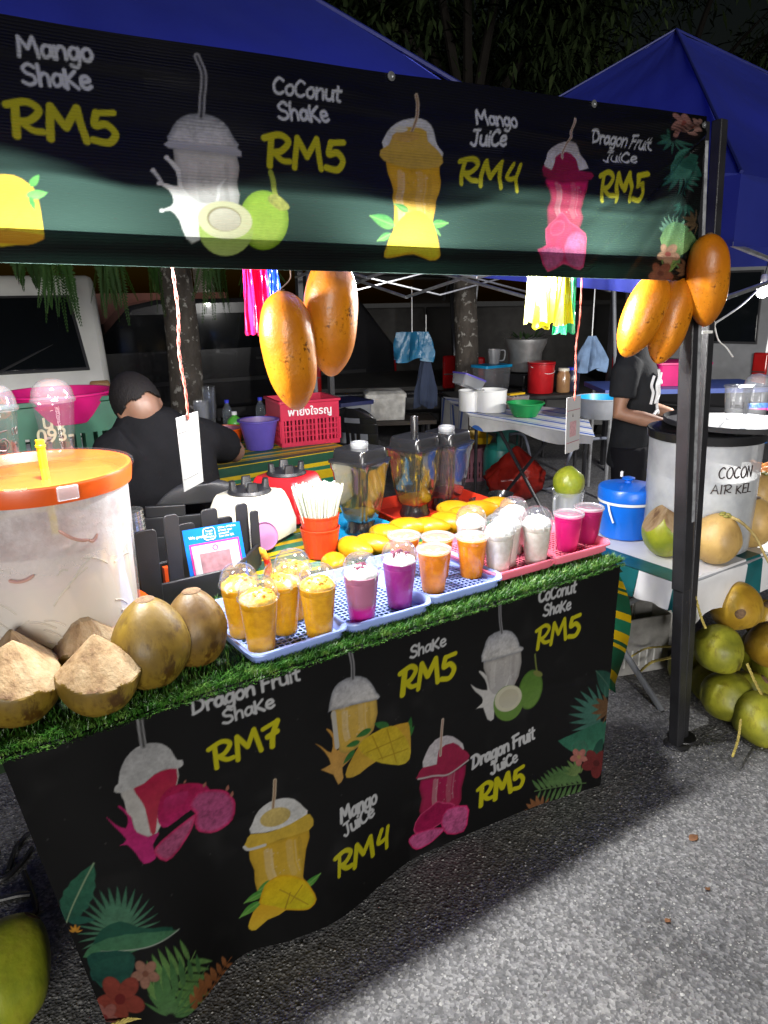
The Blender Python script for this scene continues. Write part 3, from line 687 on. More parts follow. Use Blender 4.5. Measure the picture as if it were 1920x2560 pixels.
# ================================================================ stall lamps hidden up behind the banner
M['bulb'] = bpy.data.materials.new('lit bulb'); M['bulb'].use_nodes = True
_t = M['bulb'].node_tree; _b = _t.nodes['Principled BSDF']; _b.inputs['Emission Color'].default_value = (1, .98, .94, 1); _b.inputs['Emission Strength'].default_value = 30
def bulb(loc, label, power, cord_to, group='bare bulbs lighting the stall', rad=.045, name='light_bulb'):
    loc = Vector(loc); B = thing(name, label, 'light bulb', loc, group)
    mb = MB().lathe([(.0, -.058), (.018, -.054), (.03, -.04), (.034, -.022), (.03, -.002), (.018, .016), (.014, .024)], 20, loc)
    mb.build('globe', M['bulb'], B)
    MB().lathe([(.014, .024), (.017, .026), (.018, .06), (.012, .07), (0, .072)], 16, loc).build('socket', M['white'], B)
    MB().tube(smooth_pts([loc+Vector((0, 0, .07)), loc.lerp(Vector(cord_to), .5)+Vector((.01, 0, .01)), Vector(cord_to)], 6), .003, 6).build('cord', M['blackplastic'], B)
    l = bpy.data.lights.new('bulb_light', 'POINT'); l.energy = power; l.color = (1, .985, .95); l.shadow_soft_size = rad
    o = bpy.data.objects.new('bulb_light', l); COL.objects.link(o); o.location = Vector((0, 0, -.10)); o.parent = B
    return B
LP = 80
bulb((.28, 1.61, 1.74), 'bare white bulb under the canopy nearest the drink jar', LP, (.28, 1.72, 1.95))
bulb((.98, 1.61, 1.75), 'bare white bulb under the canopy between the pink bags and hanging mangoes', LP, (.98, 1.74, 2.0))
bulb((1.62, 1.61, 1.75), 'bare white bulb under the canopy nearest the yellow bags', LP, (1.62, 1.72, 1.93))

# ================================================================ counter table, grass mat, front banner
TZ, TYF, TX0, TX1 = .785, 1.40, .05, 1.79
T = thing('counter_table', 'long folding counter table under the artificial grass and drinks', 'table', (.9, 1.8, 0))
mb = MB(); mb.box(((TX0+TX1)/2, (TYF+2.28)/2, TZ-.02), (TX1-TX0, 2.28-TYF, .036)); mb.build('table_top', M['white'], T, bevel=.008)
for x in (TX0+.32, TX1-.12):
    for y in (TYF+.1, 2.2):
        mb = MB(); mb.tube([(x, y, 0), (x, y, TZ-.038)], .013, 10); mb.build('leg', M['grey'], T)
# green and yellow striped cloth hanging at the two ends
ST = [(0, (.012, .09, .045)), (.30, (.62, .40, .005)), (.36, (.012, .09, .045)), (.42, (.62, .40, .005)), (.58, (.015, .17, .09)), (.80, (.62, .40, .005)), (.94, (.012, .09, .045))]
M['stripeZ'] = stripes('green and yellow striped plastic cloth', 2, .21, ST)
M['stripeY'] = stripes('green and yellow striped plastic cloth top', 1, .21, ST)
CL = thing('striped_tablecloth', 'green and yellow striped plastic cloth hanging off the counter ends', 'tablecloth', (.9, 1.8, TZ))
def drop(x0, sgn, y0, y1, zl, ph):
    def fn(u, v):
        y = y0+(y1-y0)*u; o = sgn*(.01+.05*v*(1+.6*math.sin(u*9+ph))+.02*v*math.sin(u*21)+.09*math.sin(math.pi*min(1, v*1.1))*math.exp(-u*3)); return (x0+o, y, TZ+.002-zl(u)*v)
    mb = MB(); mb.grid(fn, 30, 12); return mb
drop(TX1+.004, 1, TYF+.02, 2.25, lambda u: .50+.05*math.sin(u*5), 1).build('right_drop', M['stripeZ'], CL)
drop(TX0-.004, -1, TYF+.02, 2.25, lambda u: .34+.03*math.sin(u*4), 2).build('left_drop', M['stripeZ'], CL)
mb = MB(); mb.box(((TX0+TX1)/2, 1.98, TZ+.0015), (TX1-TX0, .56, .001)); mb.build('cloth_top', M['stripeY'], CL)

# grass
def grassmat():
    m, t, b, o = newmat('artificial grass blades'); v = coords(t)
    r = ramp(t, noise(t, v, 40, 3), [(.3, (.012, .05, .006)), (.5, (.035, .13, .013)), (.7, (.14, .25, .05))])
    t.links.new(r.outputs[0], b.inputs['Base Color']); b.inputs['Roughness'].default_value = .38
    return m
M['grass'] = grassmat()
GM = thing('artificial_grass_mat', 'strip of green artificial grass laid over the counter edge', 'grass mat', (.9, 1.45, TZ))
mb = MB(); mb.grid(lambda u, v: (TX0-.03+(TX1-TX0+.05)*u, TYF-.022+.52*v, TZ+.004-(.03 if v < .02 else 0)), 30, 12); mb.build('backing', P('dark green mat backing', (.012, .035, .01), .8), GM)
nb_ = 24000
gx = NR.uniform(TX0-.03, TX1+.025, nb_); gy = np.where(NR.random(nb_) < .62, TYF-.024+np.abs(NR.normal(0, .035, nb_)), NR.uniform(TYF-.01, TYF+.5, nb_))
gz = np.where(gy < TYF-.016, TZ-.002-NR.random(nb_)*.008, TZ+.004)
hh = NR.uniform(.010, .024, nb_); ang = NR.uniform(0, 6.28, nb_); lean = NR.uniform(.2, 1.0, nb_)
fx = np.cos(ang)*lean; fy = np.sin(ang)*lean*.8-.3*(gy < TYF+.02)
wid = NR.uniform(.0007, .0014, nb_); px_, py_ = -np.sin(ang)*wid, np.cos(ang)*wid
up = np.where(gy < TYF-.016, .55, 1.)
V = np.empty((nb_, 5, 3))
V[:, 0] = np.stack([gx-px_, gy-py_, gz], -1); V[:, 1] = np.stack([gx+px_, gy+py_, gz], -1)
mxx, myy, mz = gx+fx*hh*.4, gy+fy*hh*.4, gz+hh*.6*up
V[:, 2] = np.stack([mxx+px_, myy+py_, mz], -1); V[:, 3] = np.stack([mxx-px_, myy-py_, mz], -1)
V[:, 4] = np.stack([gx+fx*hh*1.0, gy+fy*hh*1.0, gz+hh*.9*up], -1)
F = np.concatenate([np.array([(0, 1, 2), (0, 2, 3), (3, 2, 4)])[None]+(np.arange(nb_)*5)[:, None, None]]).reshape(-1, 3)
gb = mesh_np('grass_blades', V.reshape(-1, 3), F, None, M['grass'], GM, 3); gb['kind'] = 'stuff'

# front banner
bu = np.array([0, .1, .2, .28, .37, .52, .58, .8, 1.]); bxs = np.array([.165, .31, .486, .615, .764, .991, 1.098, 1.485, 1.757]); bys = np.array([1.44, 1.345, 1.425, 1.398, 1.384, 1.44, 1.445, 1.41, 1.358])
uu = np.linspace(0, 1, 201)
_cb = smooth_pts([(a, b, 0) for a, b in zip(bxs, bys)], 25); _cu = np.linspace(0, 1, len(_cb))
_cu = np.interp(np.arange(len(_cb))/25, np.arange(9), bu)
BXU = np.interp(uu, _cu, [p.x for p in _cb]); BYU = np.interp(uu, _cu, [p.y for p in _cb])
FW_, FH = 1.74, .78
def fb_top(u): return TX0+.005+(TX1-TX0-.002)*u
def fb_fn(A, B):
    u = A/FW_; v = 1-B/FH; bx = np.interp(u, uu, BXU); by = np.interp(u, uu, BYU)
    X = fb_top(u)*(1-v)+bx*v; w_ = np.clip(v, 0, 1)**1.3; Y = (TYF-.024)*(1-w_)+by*w_
    Y = Y+.006*np.sin(u*17+v*2)*v*(1-v)*2+.004*np.sin(u*43+1+v*3)*np.exp(-v*3)*np.clip(v*8, 0, 1)
    Y = Y+.010*np.exp(-((v-.42-.03*np.sin(u*8))/.03)**2)*np.sin(u*6)*.4
    return np.stack([X, Y, TZ-.002+(.012-TZ)*v], -1)
def fb_map(px, py):
    Y = 1.40
    for _ in range(6):
        p = pY(px, py, Y); v = (TZ-.002-p.z)/(TZ-.012)
        xs = fb_top(uu)*(1-v)+BXU*v; u = float(np.interp(p.x, xs, uu))
        if p.x < xs[0]: u = (p.x-xs[0])/1.7
        if p.x > xs[-1]: u = 1+(p.x-xs[-1])/1.7
        Y = float(fb_fn(np.array([u*FW_]), np.array([(1-v)*FH]))[0, 1])
    return (u*FW_, (1-v)*FH)
fb = Canvas(0, FW_, 0, FH, .0024, fb_map, (.0085, .0085, .009))
qa = lambda x, y: (x/2.765, 1800+y/2.765)
qb = lambda x, y: (240+x/2.676, 1600+y/2.676)
qc = lambda x, y: (760+x/1.929, 1400+y/1.929)
TXF = (.62, .63, .65)
def ftext(f, txt, a, b, c, col=TXF, wd=.2): fb.text(txt, f(*a), f(*b), f(*c), col, wd)
ftext(qb, 'Dragon Fruit', (640, 500), (1362, 268), (660, 395)); ftext(qb, 'ShaKe', (852, 565), (1190, 448), (858, 470)); ftext(qb, 'RM7', (785, 865), (1240, 690), (742, 715), TEXTY)
ftext(qc, 'ShaKe', (513, 475), (682, 412), (516, 418)); ftext(qc, 'RM5', (462, 655), (728, 565), (436, 540), TEXTY)
ftext(qc, 'CoConut', (1132, 203), (1308, 155), (1135, 145)); ftext(qc, 'ShaKe', (1153, 272), (1283, 237), (1154, 218)); ftext(qc, 'RM5', (1116, 432), (1330, 362), (1100, 335), TEXTY)
ftext(qc, 'Mango', (180, 1268), (350, 1170), (184, 1195)); ftext(qc, 'JuiCe', (196, 1335), (337, 1232), (200, 1268)); ftext(qc, 'RM4', (158, 1532), (410, 1375), (138, 1432), TEXTY)
ftext(qc, 'Dragon Fruit', (810, 1008), (1110, 862), (816, 945)); ftext(qc, 'JuiCe', (903, 1035), (1028, 970), (906, 982)); ftext(qc, 'RM5', (842, 1192), (1062, 1088), (832, 1098), TEXTY)
# dragon fruit shake
fb.poly(L1([(70, 1185), (130, 1235), (200, 1260), (212, 1180), (150, 1118), (160, 1110), (215, 1150), (245, 1160), (240, 1200), (260, 1260), (300, 1295), (400, 1285), (420, 1300), (380, 1370), (400, 1440), (390, 1470), (320, 1497), (270, 1430), (210, 1370), (160, 1375), (205, 1335), (120, 1245)], qb), (.48, .015, .14), 1, c2=(.55, .03, .2), tex=.25)
fb.poly(L1([(165, 1015), (250, 985), (320, 955), (390, 900), (470, 862), (548, 855), (535, 1000), (410, 1290), (300, 1298), (258, 1260), (240, 1190), (205, 1150), (190, 1080)], qb), (.52, .5, .48), 1, c2=(.6, .58, .55), tex=.18)
fb.poly(L1([(250, 992), (320, 960), (390, 900), (470, 866), (540, 862), (530, 1000), (430, 1080), (400, 1282), (365, 1288), (330, 1130), (290, 1060)], qb), (.42, .012, .06), 1, c2=(.5, .05, .08), tex=.2)
fb.poly(L1([(122, 1015), (132, 975), (150, 960), (160, 880), (200, 790), (270, 720), (360, 690), (440, 695), (500, 735), (540, 802), (576, 802), (582, 836), (545, 860), (470, 862), (390, 898), (320, 958), (250, 990), (165, 1022)], qb), (.42, .42, .43), 1, c2=(.5, .5, .5), tex=.32)
fb.stroke(L1([(290, 515), (300, 600), (318, 712)], qb), .013, (.28, .28, .29)); fb.stroke(L1([(296, 530), (305, 610), (320, 712)], qb), .005, (.07, .07, .07))
fb.poly(L1([(430, 1060), (490, 990), (560, 965), (680, 958), (760, 1000), (640, 1130), (600, 1160), (480, 1250), (430, 1240), (410, 1180)], qb), (.36, .008, .06), 1, c2=(.5, .02, .14), tex=.4)
fb.poly(L1([(455, 1075), (500, 1040), (615, 1010), (600, 1080), (540, 1140), (460, 1170)], qb), (.5, .03, .15), 1, c2=(.42, .015, .1), tex=.3)
fb.poly(L1([(620, 1110), (680, 1020), (780, 1000), (870, 1010), (925, 1070), (932, 1120), (915, 1200), (850, 1260), (770, 1292), (690, 1282), (660, 1230), (665, 1160)], qb), (.40, .07, .19), 1, c2=(.44, .08, .22), tex=.55, edge=((.5, .01, .1), .01))
fb.poly(L1([(388, 1410), (430, 1350), (560, 1240), (640, 1180), (667, 1170), (640, 1270), (560, 1400), (470, 1482), (400, 1440)], qb), (.42, .08, .2), 1, c2=(.46, .1, .22), tex=.55, edge=((.55, .02, .12), .009))
for p0, p1 in (((590, 960), (600, 935)), ((720, 985), (735, 950)), ((875, 1010), (885, 970)), ((905, 1050), (915, 1010))): fb.leaf(qb(*p0), qb(*p1), .25, (.35, .14, .1))
# mango juice
mango_art(fb, qb, [(1035, 1295), (1050, 1220), (1090, 1140), (1160, 1085), (1250, 1058), (1330, 1068), (1390, 1120), (1412, 1168), (1240, 1260)], [(992, 1385), (1005, 1350), (1035, 1300), (1150, 1288), (1300, 1232), (1410, 1166), (1440, 1180), (1455, 1215), (1425, 1272), (1240, 1332), (1025, 1402)],
          [(1025, 1400), (1240, 1335), (1425, 1272), (1405, 1400), (1385, 1580), (1385, 1640), (1230, 1680), (1080, 1680), (1060, 1540)],
          [(1098, 1730), (1130, 1640), (1200, 1585), (1280, 1570), (1390, 1600), (1440, 1660), (1476, 1735), (1440, 1790), (1390, 1808), (1270, 1806), (1150, 1790), (1095, 1765)], [(1098, 1770), (1270, 1806), (1150, 1870), (1070, 1940), (1025, 1932), (1028, 1880)],
          [(1197, 938), (1188, 1080), (1184, 1205)], [((1180, 1605), (1075, 1690)), ((1130, 1680), (992, 1760)), ((1100, 1750), (962, 1858)), ((1390, 1660), (1502, 1562))], .009, (.62, .38, .03), (.62, .42, .05))
fb.oval(qb(1200, 1185), 40, 22, (.55, .42, .14), -20, tex=.3); fb.stroke(L1([(992, 1385), (1025, 1402), (1130, 1372)], qb), .008, (.6, .6, .58))
fb.stroke(L1([(1300, 1690), (1265, 1800)], qb), .003, (.35, .2, .02), False); fb.stroke(L1([(1230, 1670), (1420, 1770)], qb), .003, (.4, .25, .02), False); fb.stroke(L1([(1380, 1640), (1300, 1760)], qb), .003, (.4, .25, .02), False)
# mango shake
fb.poly(L1([(57, 887), (90, 905), (132, 930), (138, 860), (108, 818), (115, 815), (142, 838), (160, 920), (215, 890), (232, 950), (185, 1000), (190, 1050), (165, 1082), (142, 1035), (82, 1012), (130, 985), (100, 925)], qc), (.55, .28, .05), 1, c2=(.62, .36, .1), tex=.2)
shake_cup(fb, qc, [(118, 728), (135, 640), (170, 590), (240, 560), (300, 570), (335, 610), (350, 640), (362, 650), (356, 672), (250, 696), (130, 728)], None, [(135, 725), (250, 695), (350, 672), (335, 820), (235, 922), (172, 925), (152, 850), (140, 790)], ((.66, .44, .1), (.62, .40, .06)), [(222, 440), (234, 500), (236, 572)], .011)
fb.stroke(L1([(142, 740), (160, 900)], qc), .014, (.55, .52, .46), False)
for p0, p1 in (((325, 815), (250, 855)), ((410, 805), (338, 788)), ((500, 845), (516, 756)), ((490, 870), (532, 800)), ((270, 875), (202, 900)), ((245, 915), (188, 985))): fb.leaf(qc(*p0), qc(*p1), .2, (.02, .14, .03), (.06, .2, .05))
fb.poly(L1([(200, 1035), (230, 960), (270, 890), (330, 840), (430, 800), (490, 785), (508, 800), (515, 930), (490, 980), (420, 985), (350, 970), (270, 1030), (220, 1050)], qc), (.58, .33, .03), 1, c2=(.62, .42, .06), tex=.18)
fb.poly(L1([(260, 900), (330, 838), (420, 800), (470, 830), (515, 920), (490, 980), (420, 986), (330, 965)], qc), (.6, .42, .02), 1, c2=(.6, .48, .04), tex=.22)
for a, b in (((400, 815), (445, 975)), ((330, 850), (380, 960)), ((480, 850), (300, 930)), ((500, 910), (360, 960))): fb.stroke(L1([a, b], qc), .0028, (.36, .22, .01), False)
# coconut shake
shake_cup(fb, qc, [(857, 492), (870, 420), (890, 370), (950, 340), (1000, 345), (1030, 380), (1040, 415), (1056, 420), (1050, 440), (960, 468)], None, [(866, 492), (960, 468), (1046, 440), (1035, 560), (990, 640), (940, 660), (890, 650), (880, 560)], ((.5, .48, .46), (.42, .41, .42)), [(944, 200), (946, 280), (954, 352)], .010)
fb.poly(L1([(805, 600), (830, 618), (885, 628), (872, 575), (845, 542), (850, 535), (882, 560), (895, 625), (930, 650), (970, 610), (990, 560), (992, 565), (965, 640), (925, 670), (915, 766), (885, 768), (865, 712), (830, 718), (860, 690), (858, 660), (825, 632)], qc), (.62, .61, .6), 1, tex=.12)
fb.oval(qc(1092, 625), 56/1.929, 98/1.929, (.09, .20, .03), 14, c2=(.16, .30, .06), tex=.15, edge=((.06, .13, .02), .008)); fb.stroke(L1([(1114, 455), (1118, 500), (1124, 540)], qc), .006, (.16, .2, .05)); fb.oval(qc(1128, 548), 12, 7, (.2, .22, .06), 20)
fb.oval(qc(985, 690), 70/1.929, 88/1.929, (.14, .27, .05), 18, tex=.1); fb.oval(qc(985, 668), 72/1.929, 56/1.929, (.62, .60, .46), -42, tex=.06); fb.oval(qc(987, 668), 54/1.929, 40/1.929, (.5, .47, .34), -42, c2=(.58, .56, .46))
# dragon juice
dragon_art(fb, qc, [(575, 1005), (590, 930), (630, 870), (690, 846), (740, 865), (772, 912), (680, 985)], [(548, 1040), (575, 1000), (640, 985), (650, 915), (720, 880), (765, 912), (790, 930), (792, 965), (700, 1032), (550, 1058)],
           [(562, 1062), (700, 1034), (782, 985), (760, 1100), (740, 1200), (570, 1250), (568, 1150)], [(669, 770), (662, 860), (658, 942)],
           [[(528, 1300), (560, 1230), (640, 1165), (670, 1170), (730, 1180), (660, 1270), (560, 1320)]],
           [[(660, 1270), (690, 1200), (785, 1183), (792, 1240), (770, 1310), (690, 1322)], [(506, 1345), (560, 1310), (680, 1290), (640, 1340), (600, 1372), (545, 1397), (510, 1372)]], (.40, .012, .09), (.34, .02, .07), .009)
fb.stroke(L1([(550, 1056), (640, 1040), (700, 1032), (792, 966)], qc), .006, (.5, .4, .42))
# jungle corners
fb.leaf(qc(1500, 640), qc(1408, 535), .22, (.015, .07, .05), (.03, .11, .08), (.08, .16, .12)); fb.fan(qc(1455, 770), 96, 65, 225, 13, (.04, .13, .10), (.07, .19, .15), .06)
fb.leaf(qc(1490, 800), qc(1225, 872), .2, (.03, .14, .09), (.05, .2, .12), bend=.1); fb.leaf(qc(1440, 860), qc(1380, 1010), .25, (.015, .07, .05), (.03, .1, .07)); fb.fan(qc(1340, 860), 44, 220, 300, 4, (.05, .15, .1), None, .08)
fb.frond(qc(1360, 1075), qc(1112, 1115), 62, 9, (.07, .16, .05), (.12, .22, .08), (1, -1), .09); fb.fan(qc(1330, 1040), 50, 70, 170, 6, (.1, .2, .06), (.2, .28, .1), .09)
fb.hibiscus(qc(1326, 950), 22, (.45, .17, .14), (.4, .25, .1)); fb.hibiscus(qc(1410, 980), 36, (.18, .03, .03), (.1, .02, .02)); fb.fan(qc(1480, 720), 50, 120, 240, 6, (.14, .07, .03), (.18, .1, .05), .1)
fb.fan(qc(1140, 1225), 48, 20, 165, 8, (.30, .13, .05), (.22, .09, .04), .13)
fb.leaf(qa(460, 1400), qa(648, 990), .2, (.03, .14, .08), (.02, .09, .06), (.26, .36, .22), teeth=.12); fb.fan(qa(830, 1470), 118, 5, 215, 20, (.04, .14, .085), (.08, .2, .12), .05)
fb.fan(qa(520, 1470), 22, 20, 160, 5, (.5, .2, .02), (.6, .3, .04), .15)
fb.leaf(qa(470, 1390), qa(660, 1380), .2, (.02, .1, .07), None); fb.poly(L1([(640, 1560), (700, 1450), (830, 1390), (950, 1430), (1060, 1440), (1130, 1430), (1200, 1450), (900, 1520), (760, 1560), (660, 1620)], qa), (.015, .085, .055), 1, tex=.2)
fb.leaf(qa(575, 1640), qa(1236, 1450), .13, (.05, .17, .09), (.07, .21, .1), bend=.10, teeth=.08); fb.stroke(L1([(700, 1600), (950, 1585), (1100, 1540), (1236, 1448)], qa), .003, (.35, .42, .35))
fb.poly(L1([(600, 1640), (700, 1600), (900, 1600), (930, 1700), (860, 1820), (700, 1850), (640, 1750)], qa), (.015, .08, .06), 1, tex=.3); fb.leaf(qa(640, 1800), qa(900, 1620), .25, (.02, .1, .07), (.012, .06, .05))
fb.frond(qa(1080, 2010), qa(1350, 1600), 105, 7, (.10, .24, .06), (.16, .3, .09), (1, -1), .07); fb.frond(qa(1090, 2010), qa(1440, 1700), 90, 6, (.05, .16, .05), (.09, .2, .07), (1,), .09)
fb.hibiscus(qa(1005, 1755), 36, (.34, .17, .12), (.2, .08, .05)); fb.hibiscus(qa(830, 1930), 62, (.26, .05, .035), (.16, .02, .02)); fb.hibiscus(qa(720, 2060), 40, (.34, .12, .1), (.2, .03, .03))
fb.frond(qa(1340, 2030), qa(1600, 1640), 46, 7, (.36, .14, .05), (.28, .1, .035), (-1, 1), .14); fb.fan(qa(1180, 2060), 90, 20, 150, 9, (.06, .17, .05), (.1, .22, .08), .08)
sp = fb.vnoise(23, 9); sp2 = fb.vnoise(9, 5); fb.col += (.012*np.clip(sp*sp2-.38, 0, 1))[..., None]*2
for k in range(60): # dust specks
    a, b = random.uniform(0, FW_), random.uniform(0, FH); fb.stroke_ab([(a, b), (a+.001, b+.001)], random.uniform(.0012, .003), (.12, .12, .12), .5)
FB = thing('front_banner', 'black printed banner with drink prices covering the front of the counter', 'banner', (.9, 1.40, .01))
M['fbanner'] = printed('printed vinyl', .5, spec=.12)
V, F, Cc = fb.sheet(fb_fn); Cc = Cc*.46; fs = mesh_np('printed_sheet', V, F, Cc, M['fbanner'], FB)
MB().grid(lambda u, v: Vector(fb_fn(np.array([u*FW_]), np.array([FH]))[0])+Vector((0, .03*v, .0005)), 30, 2).build('top_fold', M['blackplastic'], FB)
# ================================================================ drinks
CB = TZ+.017; CHT = .140; FHT = .128
def cup_prof(h, r0=.0315, r1=.0455, ribs=15, t=0.):
    pr = [(0, .002), (r0-.004, .002), (r0-.001-t, .004)]
    for i in range(ribs*2+1):
        k = i/(ribs*2); z = .006+(h*.80)*k; r = r0+(r1-r0)*(z/h)+(.0007 if i % 2 else -.0003)-t
        pr.append((r, z))
    pr += [(r1-t-.001, h*.86), (r1-t, h*.97), (r1-t, h)]
    return pr
def liquid(name, base, c2=None, split=None, rough=.35, sub=.25):
    m, t, b, o = newmat(name); v = coords(t)
    n = noise(t, v, 55, 4)
    if split:
        sp = N(t, 'ShaderNodeSeparateXYZ'); t.links.new(v, sp.inputs[0])
        mm = N(t, 'ShaderNodeMath', operation='MULTIPLY_ADD'); mm.inputs[1].default_value = .02; t.links.new(n, mm.inputs[0]); t.links.new(sp.outputs[2], mm.inputs[2])
        mr = N(t, 'ShaderNodeMapRange'); mr.inputs['From Min'].default_value = split-.006; mr.inputs['From Max'].default_value = split+.014; t.links.new(mm.outputs[0], mr.inputs[0])
        r = ramp(t, mr.outputs[0], [(0, base), (.35, tuple(.6*a+.4*q for a, q in zip(c2, base))), (.6, c2), (1, tuple(min(1, q*1.1) for q in c2))])
    else: r = ramp(t, n, [(.3, tuple(.82*q for q in base)), (.7, c2 or base)])
    t.links.new(r.outputs[0], b.inputs['Base Color']); b.inputs['Roughness'].default_value = rough; b.inputs['Specular IOR Level'].default_value = .2
    tl = N(t, 'ShaderNodeBsdfTranslucent'); t.links.new(r.outputs[0], tl.inputs[0]); mx = N(t, 'ShaderNodeMixShader'); mx.inputs[0].default_value = .28
    t.links.new(b.outputs[0], mx.inputs[1]); t.links.new(tl.outputs[0], mx.inputs[2]); t.links.new(mx.outputs[0], o.inputs[0])
    return m
LQ = {'mango': liquid('mango shake', (.86, .40, .006), (.92, .50, .010)), 'orange': liquid('mango juice', (.86, .25, .003), (.92, .34, .004)),
      'dragon': liquid('dragon fruit shake', (.66, .012, .32), (.46, .16, .27), .062), 'dragon2': liquid('dark dragon fruit shake', (.48, .012, .32), (.44, .06, .28)),
      'coco': liquid('coconut shake', (.78, .70, .60), (.84, .80, .74)), 'pinkj': liquid('dragon fruit juice', (.78, .006, .22), (.62, .005, .17)),
      'pinkd': liquid('deep dragon fruit juice', (.46, .004, .12), (.40, .004, .12))}
M['foam'] = P('white cream foam', (.82, .80, .74), .6, var=.08, bump=.6, bs=160)
M['foamy'] = P('mango cream foam', (.8, .6, .2), .5, bump=.6, bs=160, vs=30, stops=[(.50, (.80, .42, .015)), (.60, (.82, .64, .25)), (.70, (.84, .80, .70))])
M['mbits'] = P('mango cubes', (.80, .34, .01), .3, var=.25, vs=60)
M['dbits'] = P('dark dragon fruit pieces', (.16, .008, .05), .4, var=.4, vs=60)
def make_cup(liq, dome, foam=True, bits=None, seed=0, juice=False):
    rn = random.Random(seed); h = CHT if dome else FHT
    c = thing('drink_cup', 'x', 'drink')
    MB().lathe(cup_prof(h-.004, t=.0013)[:-3]+[(.0432, (h-.004)*.86), (.0438, h*.93), (.0, h*.935)], 40).build('drink', LQ[liq], c, local=True)
    cp = MB().shell(cup_prof(h), 40); cp.lathe([(.0, .0008), (.030, .0008), (.0315, .004)], 40); cp.build('cup', M['clear'], c, local=True)
    if dome:
        ld = MB(); ld.shell([(.0455, h-.006), (.0495, h-.006), (.0500, h-.001), (.0475, h+.001), (.0465, h+.003)], 40)
        dp = [(.0465, h+.003), (.0462, h+.008), (.0440, h+.020), (.0390, h+.032), (.0300, h+.041), (.0180, h+.046), (.0125, h+.047)]
        ld.shell(dp, 40); ld.shell([(.0125, h+.047), (.0125, h+.045), (.0105, h+.0448)], 24)
        lo = ld.build('dome_lid', M['clearlid'], c, local=True)
        if foam:
            fm = MB().ell((0, 0, h*.93), (.0425, .0425, .024 if foam is True else foam), 28, 12, fn=lambda q, p: q*(1+.07*math.sin(p.x*9+seed)*math.cos(p.y*8+seed*2)+.03*math.sin(p.z*20+p.x*17)))
            fm.build('foam', M['foamy'] if liq == 'mango' else M['foam'], c, local=True)
        if bits:
            bm_ = MB()
            for k in range(16 if bits == 'mbits' else 20):
                a = rn.uniform(0, 6.28); rr = .03*math.sqrt(rn.random())*(1 if bits == 'mbits' else .7)
                z = h*.93+.022*math.sqrt(max(0, 1-(rr/.0425)**2))+.002; s_ = rn.uniform(.005, .009)
                rot = Matrix.Rotation(rn.uniform(0, 3), 3, Vector((rn.random(), rn.random(), rn.random()+.1)).normalized())
                bm_.box((rr*math.cos(a), rr*math.sin(a), z), (s_, s_*(.8 if bits == 'mbits' else .35), s_*(.7 if bits == 'mbits' else 1.5)), rot)
            o = bm_.build('fruit_topping', M[bits], c, local=True, bevel=.0012); o['kind'] = 'stuff'
    else:
        ld = MB(); ld.shell([(.0455, h-.005), (.0490, h-.005), (.0495, h+.001), (.0455, h+.003), (.0440, h-.001), (.036, h-.0015), (.034, h+.001), (0, h+.001)], 40)
        ld.build('flat_lid', M['frostlid'], c, local=True)
        if juice:
            mb = MB()
            for k in range(9):
                a = rn.uniform(0, 6.28); rr = .026*math.sqrt(rn.random()); mb.ell((rr*math.cos(a), rr*math.sin(a), h*.915), (.009, .008, .005), 8, 6)
            o = mb.build('ice_bits', M['frost'], c, local=True); o['kind'] = 'stuff'
    return c
M['frostlid'] = clear('milky flat lid', haze=.38, rough=.12)
def rimpos(px, py, h): 
    p = pz(px, py, CB+h); return Vector((p.x, p.y, CB))
protos = {}
def put_cup(kind, px, py, label, group, rz):
    args = {'mango': ('mango', True, True, 'mbits'), 'dragon': ('dragon', True, True, 'dbits'), 'dragon2': ('dragon2', True, .016, 'dbits'), 'coco': ('coco', True, .030, None),
            'orange': ('orange', False), 'pinkj': ('pinkj', False), 'pinkd': ('pinkd', False)}[kind]
    if kind not in protos: protos[kind] = o = make_cup(*args, seed=len(protos), juice=kind in ('orange', 'pinkj', 'pinkd'))
    else: o = copy_tree(protos[kind])
    o.location = rimpos(px, py, CHT if args[1] else FHT); o.rotation_euler = (0, 0, rz); o['label'] = label; o['group'] = group
    return o
G1 = 'dome lidded mango shakes on the blue tray'
put_cup('mango', 645, 1489, 'orange mango shake with dome lid, frontmost of the five', G1, .2)
put_cup('mango', 597, 1456, 'orange mango shake leftmost, beside the brown coconut and payment sign', G1, 1.4)
put_cup('mango', 704, 1449, 'orange mango shake in the middle of the five, behind the frontmost', G1, 2.6)
put_cup('mango', 731, 1418, 'orange mango shake at the back of the five, nearest the straws', G1, 4.0)
put_cup('mango', 793, 1456, 'orange mango shake rightmost of the five, before the loose mango', G1, 5.2)
G2 = 'dome lidded dragon fruit shakes'
put_cup('dragon', 902, 1427, 'mauve dragon fruit shake with bright pink bottom layer', G2, .4)
put_cup('dragon2', 998, 1393, 'evenly purple dragon fruit shake with dark topping under dome lid', G2, 1.1)
G3 = 'flat lidded mango juices on the blue tray'
put_cup('orange', 1084, 1371, 'orange mango juice with flat lid beside the purple shake', G3, .3)
put_cup('orange', 1094, 1340, 'mango juice with flat lid half hidden right behind another orange juice', G3, 1.7)
put_cup('orange', 1010, 1337, 'mango juice at the back left, in front of the loose mangoes', G3, 2.9)
put_cup('orange', 1180, 1339, 'orange mango juice with flat lid next to the white coconut shakes', G3, 4.1)
G4 = 'dome lidded coconut shakes on the pink tray'
put_cup('coco', 1248, 1323, 'white coconut shake with dome lid frontmost beside the orange juice', G4, .3)
put_cup('coco', 1266, 1306, 'white coconut shake tucked right behind the frontmost coconut shake', G4, 1.9)
put_cup('coco', 1284, 1279, 'white coconut shake at the back of the pink tray', G4, 3.0)
put_cup('coco', 1178, 1302, 'white coconut shake behind the rightmost orange juice, before the mangoes', G4, 4.4)
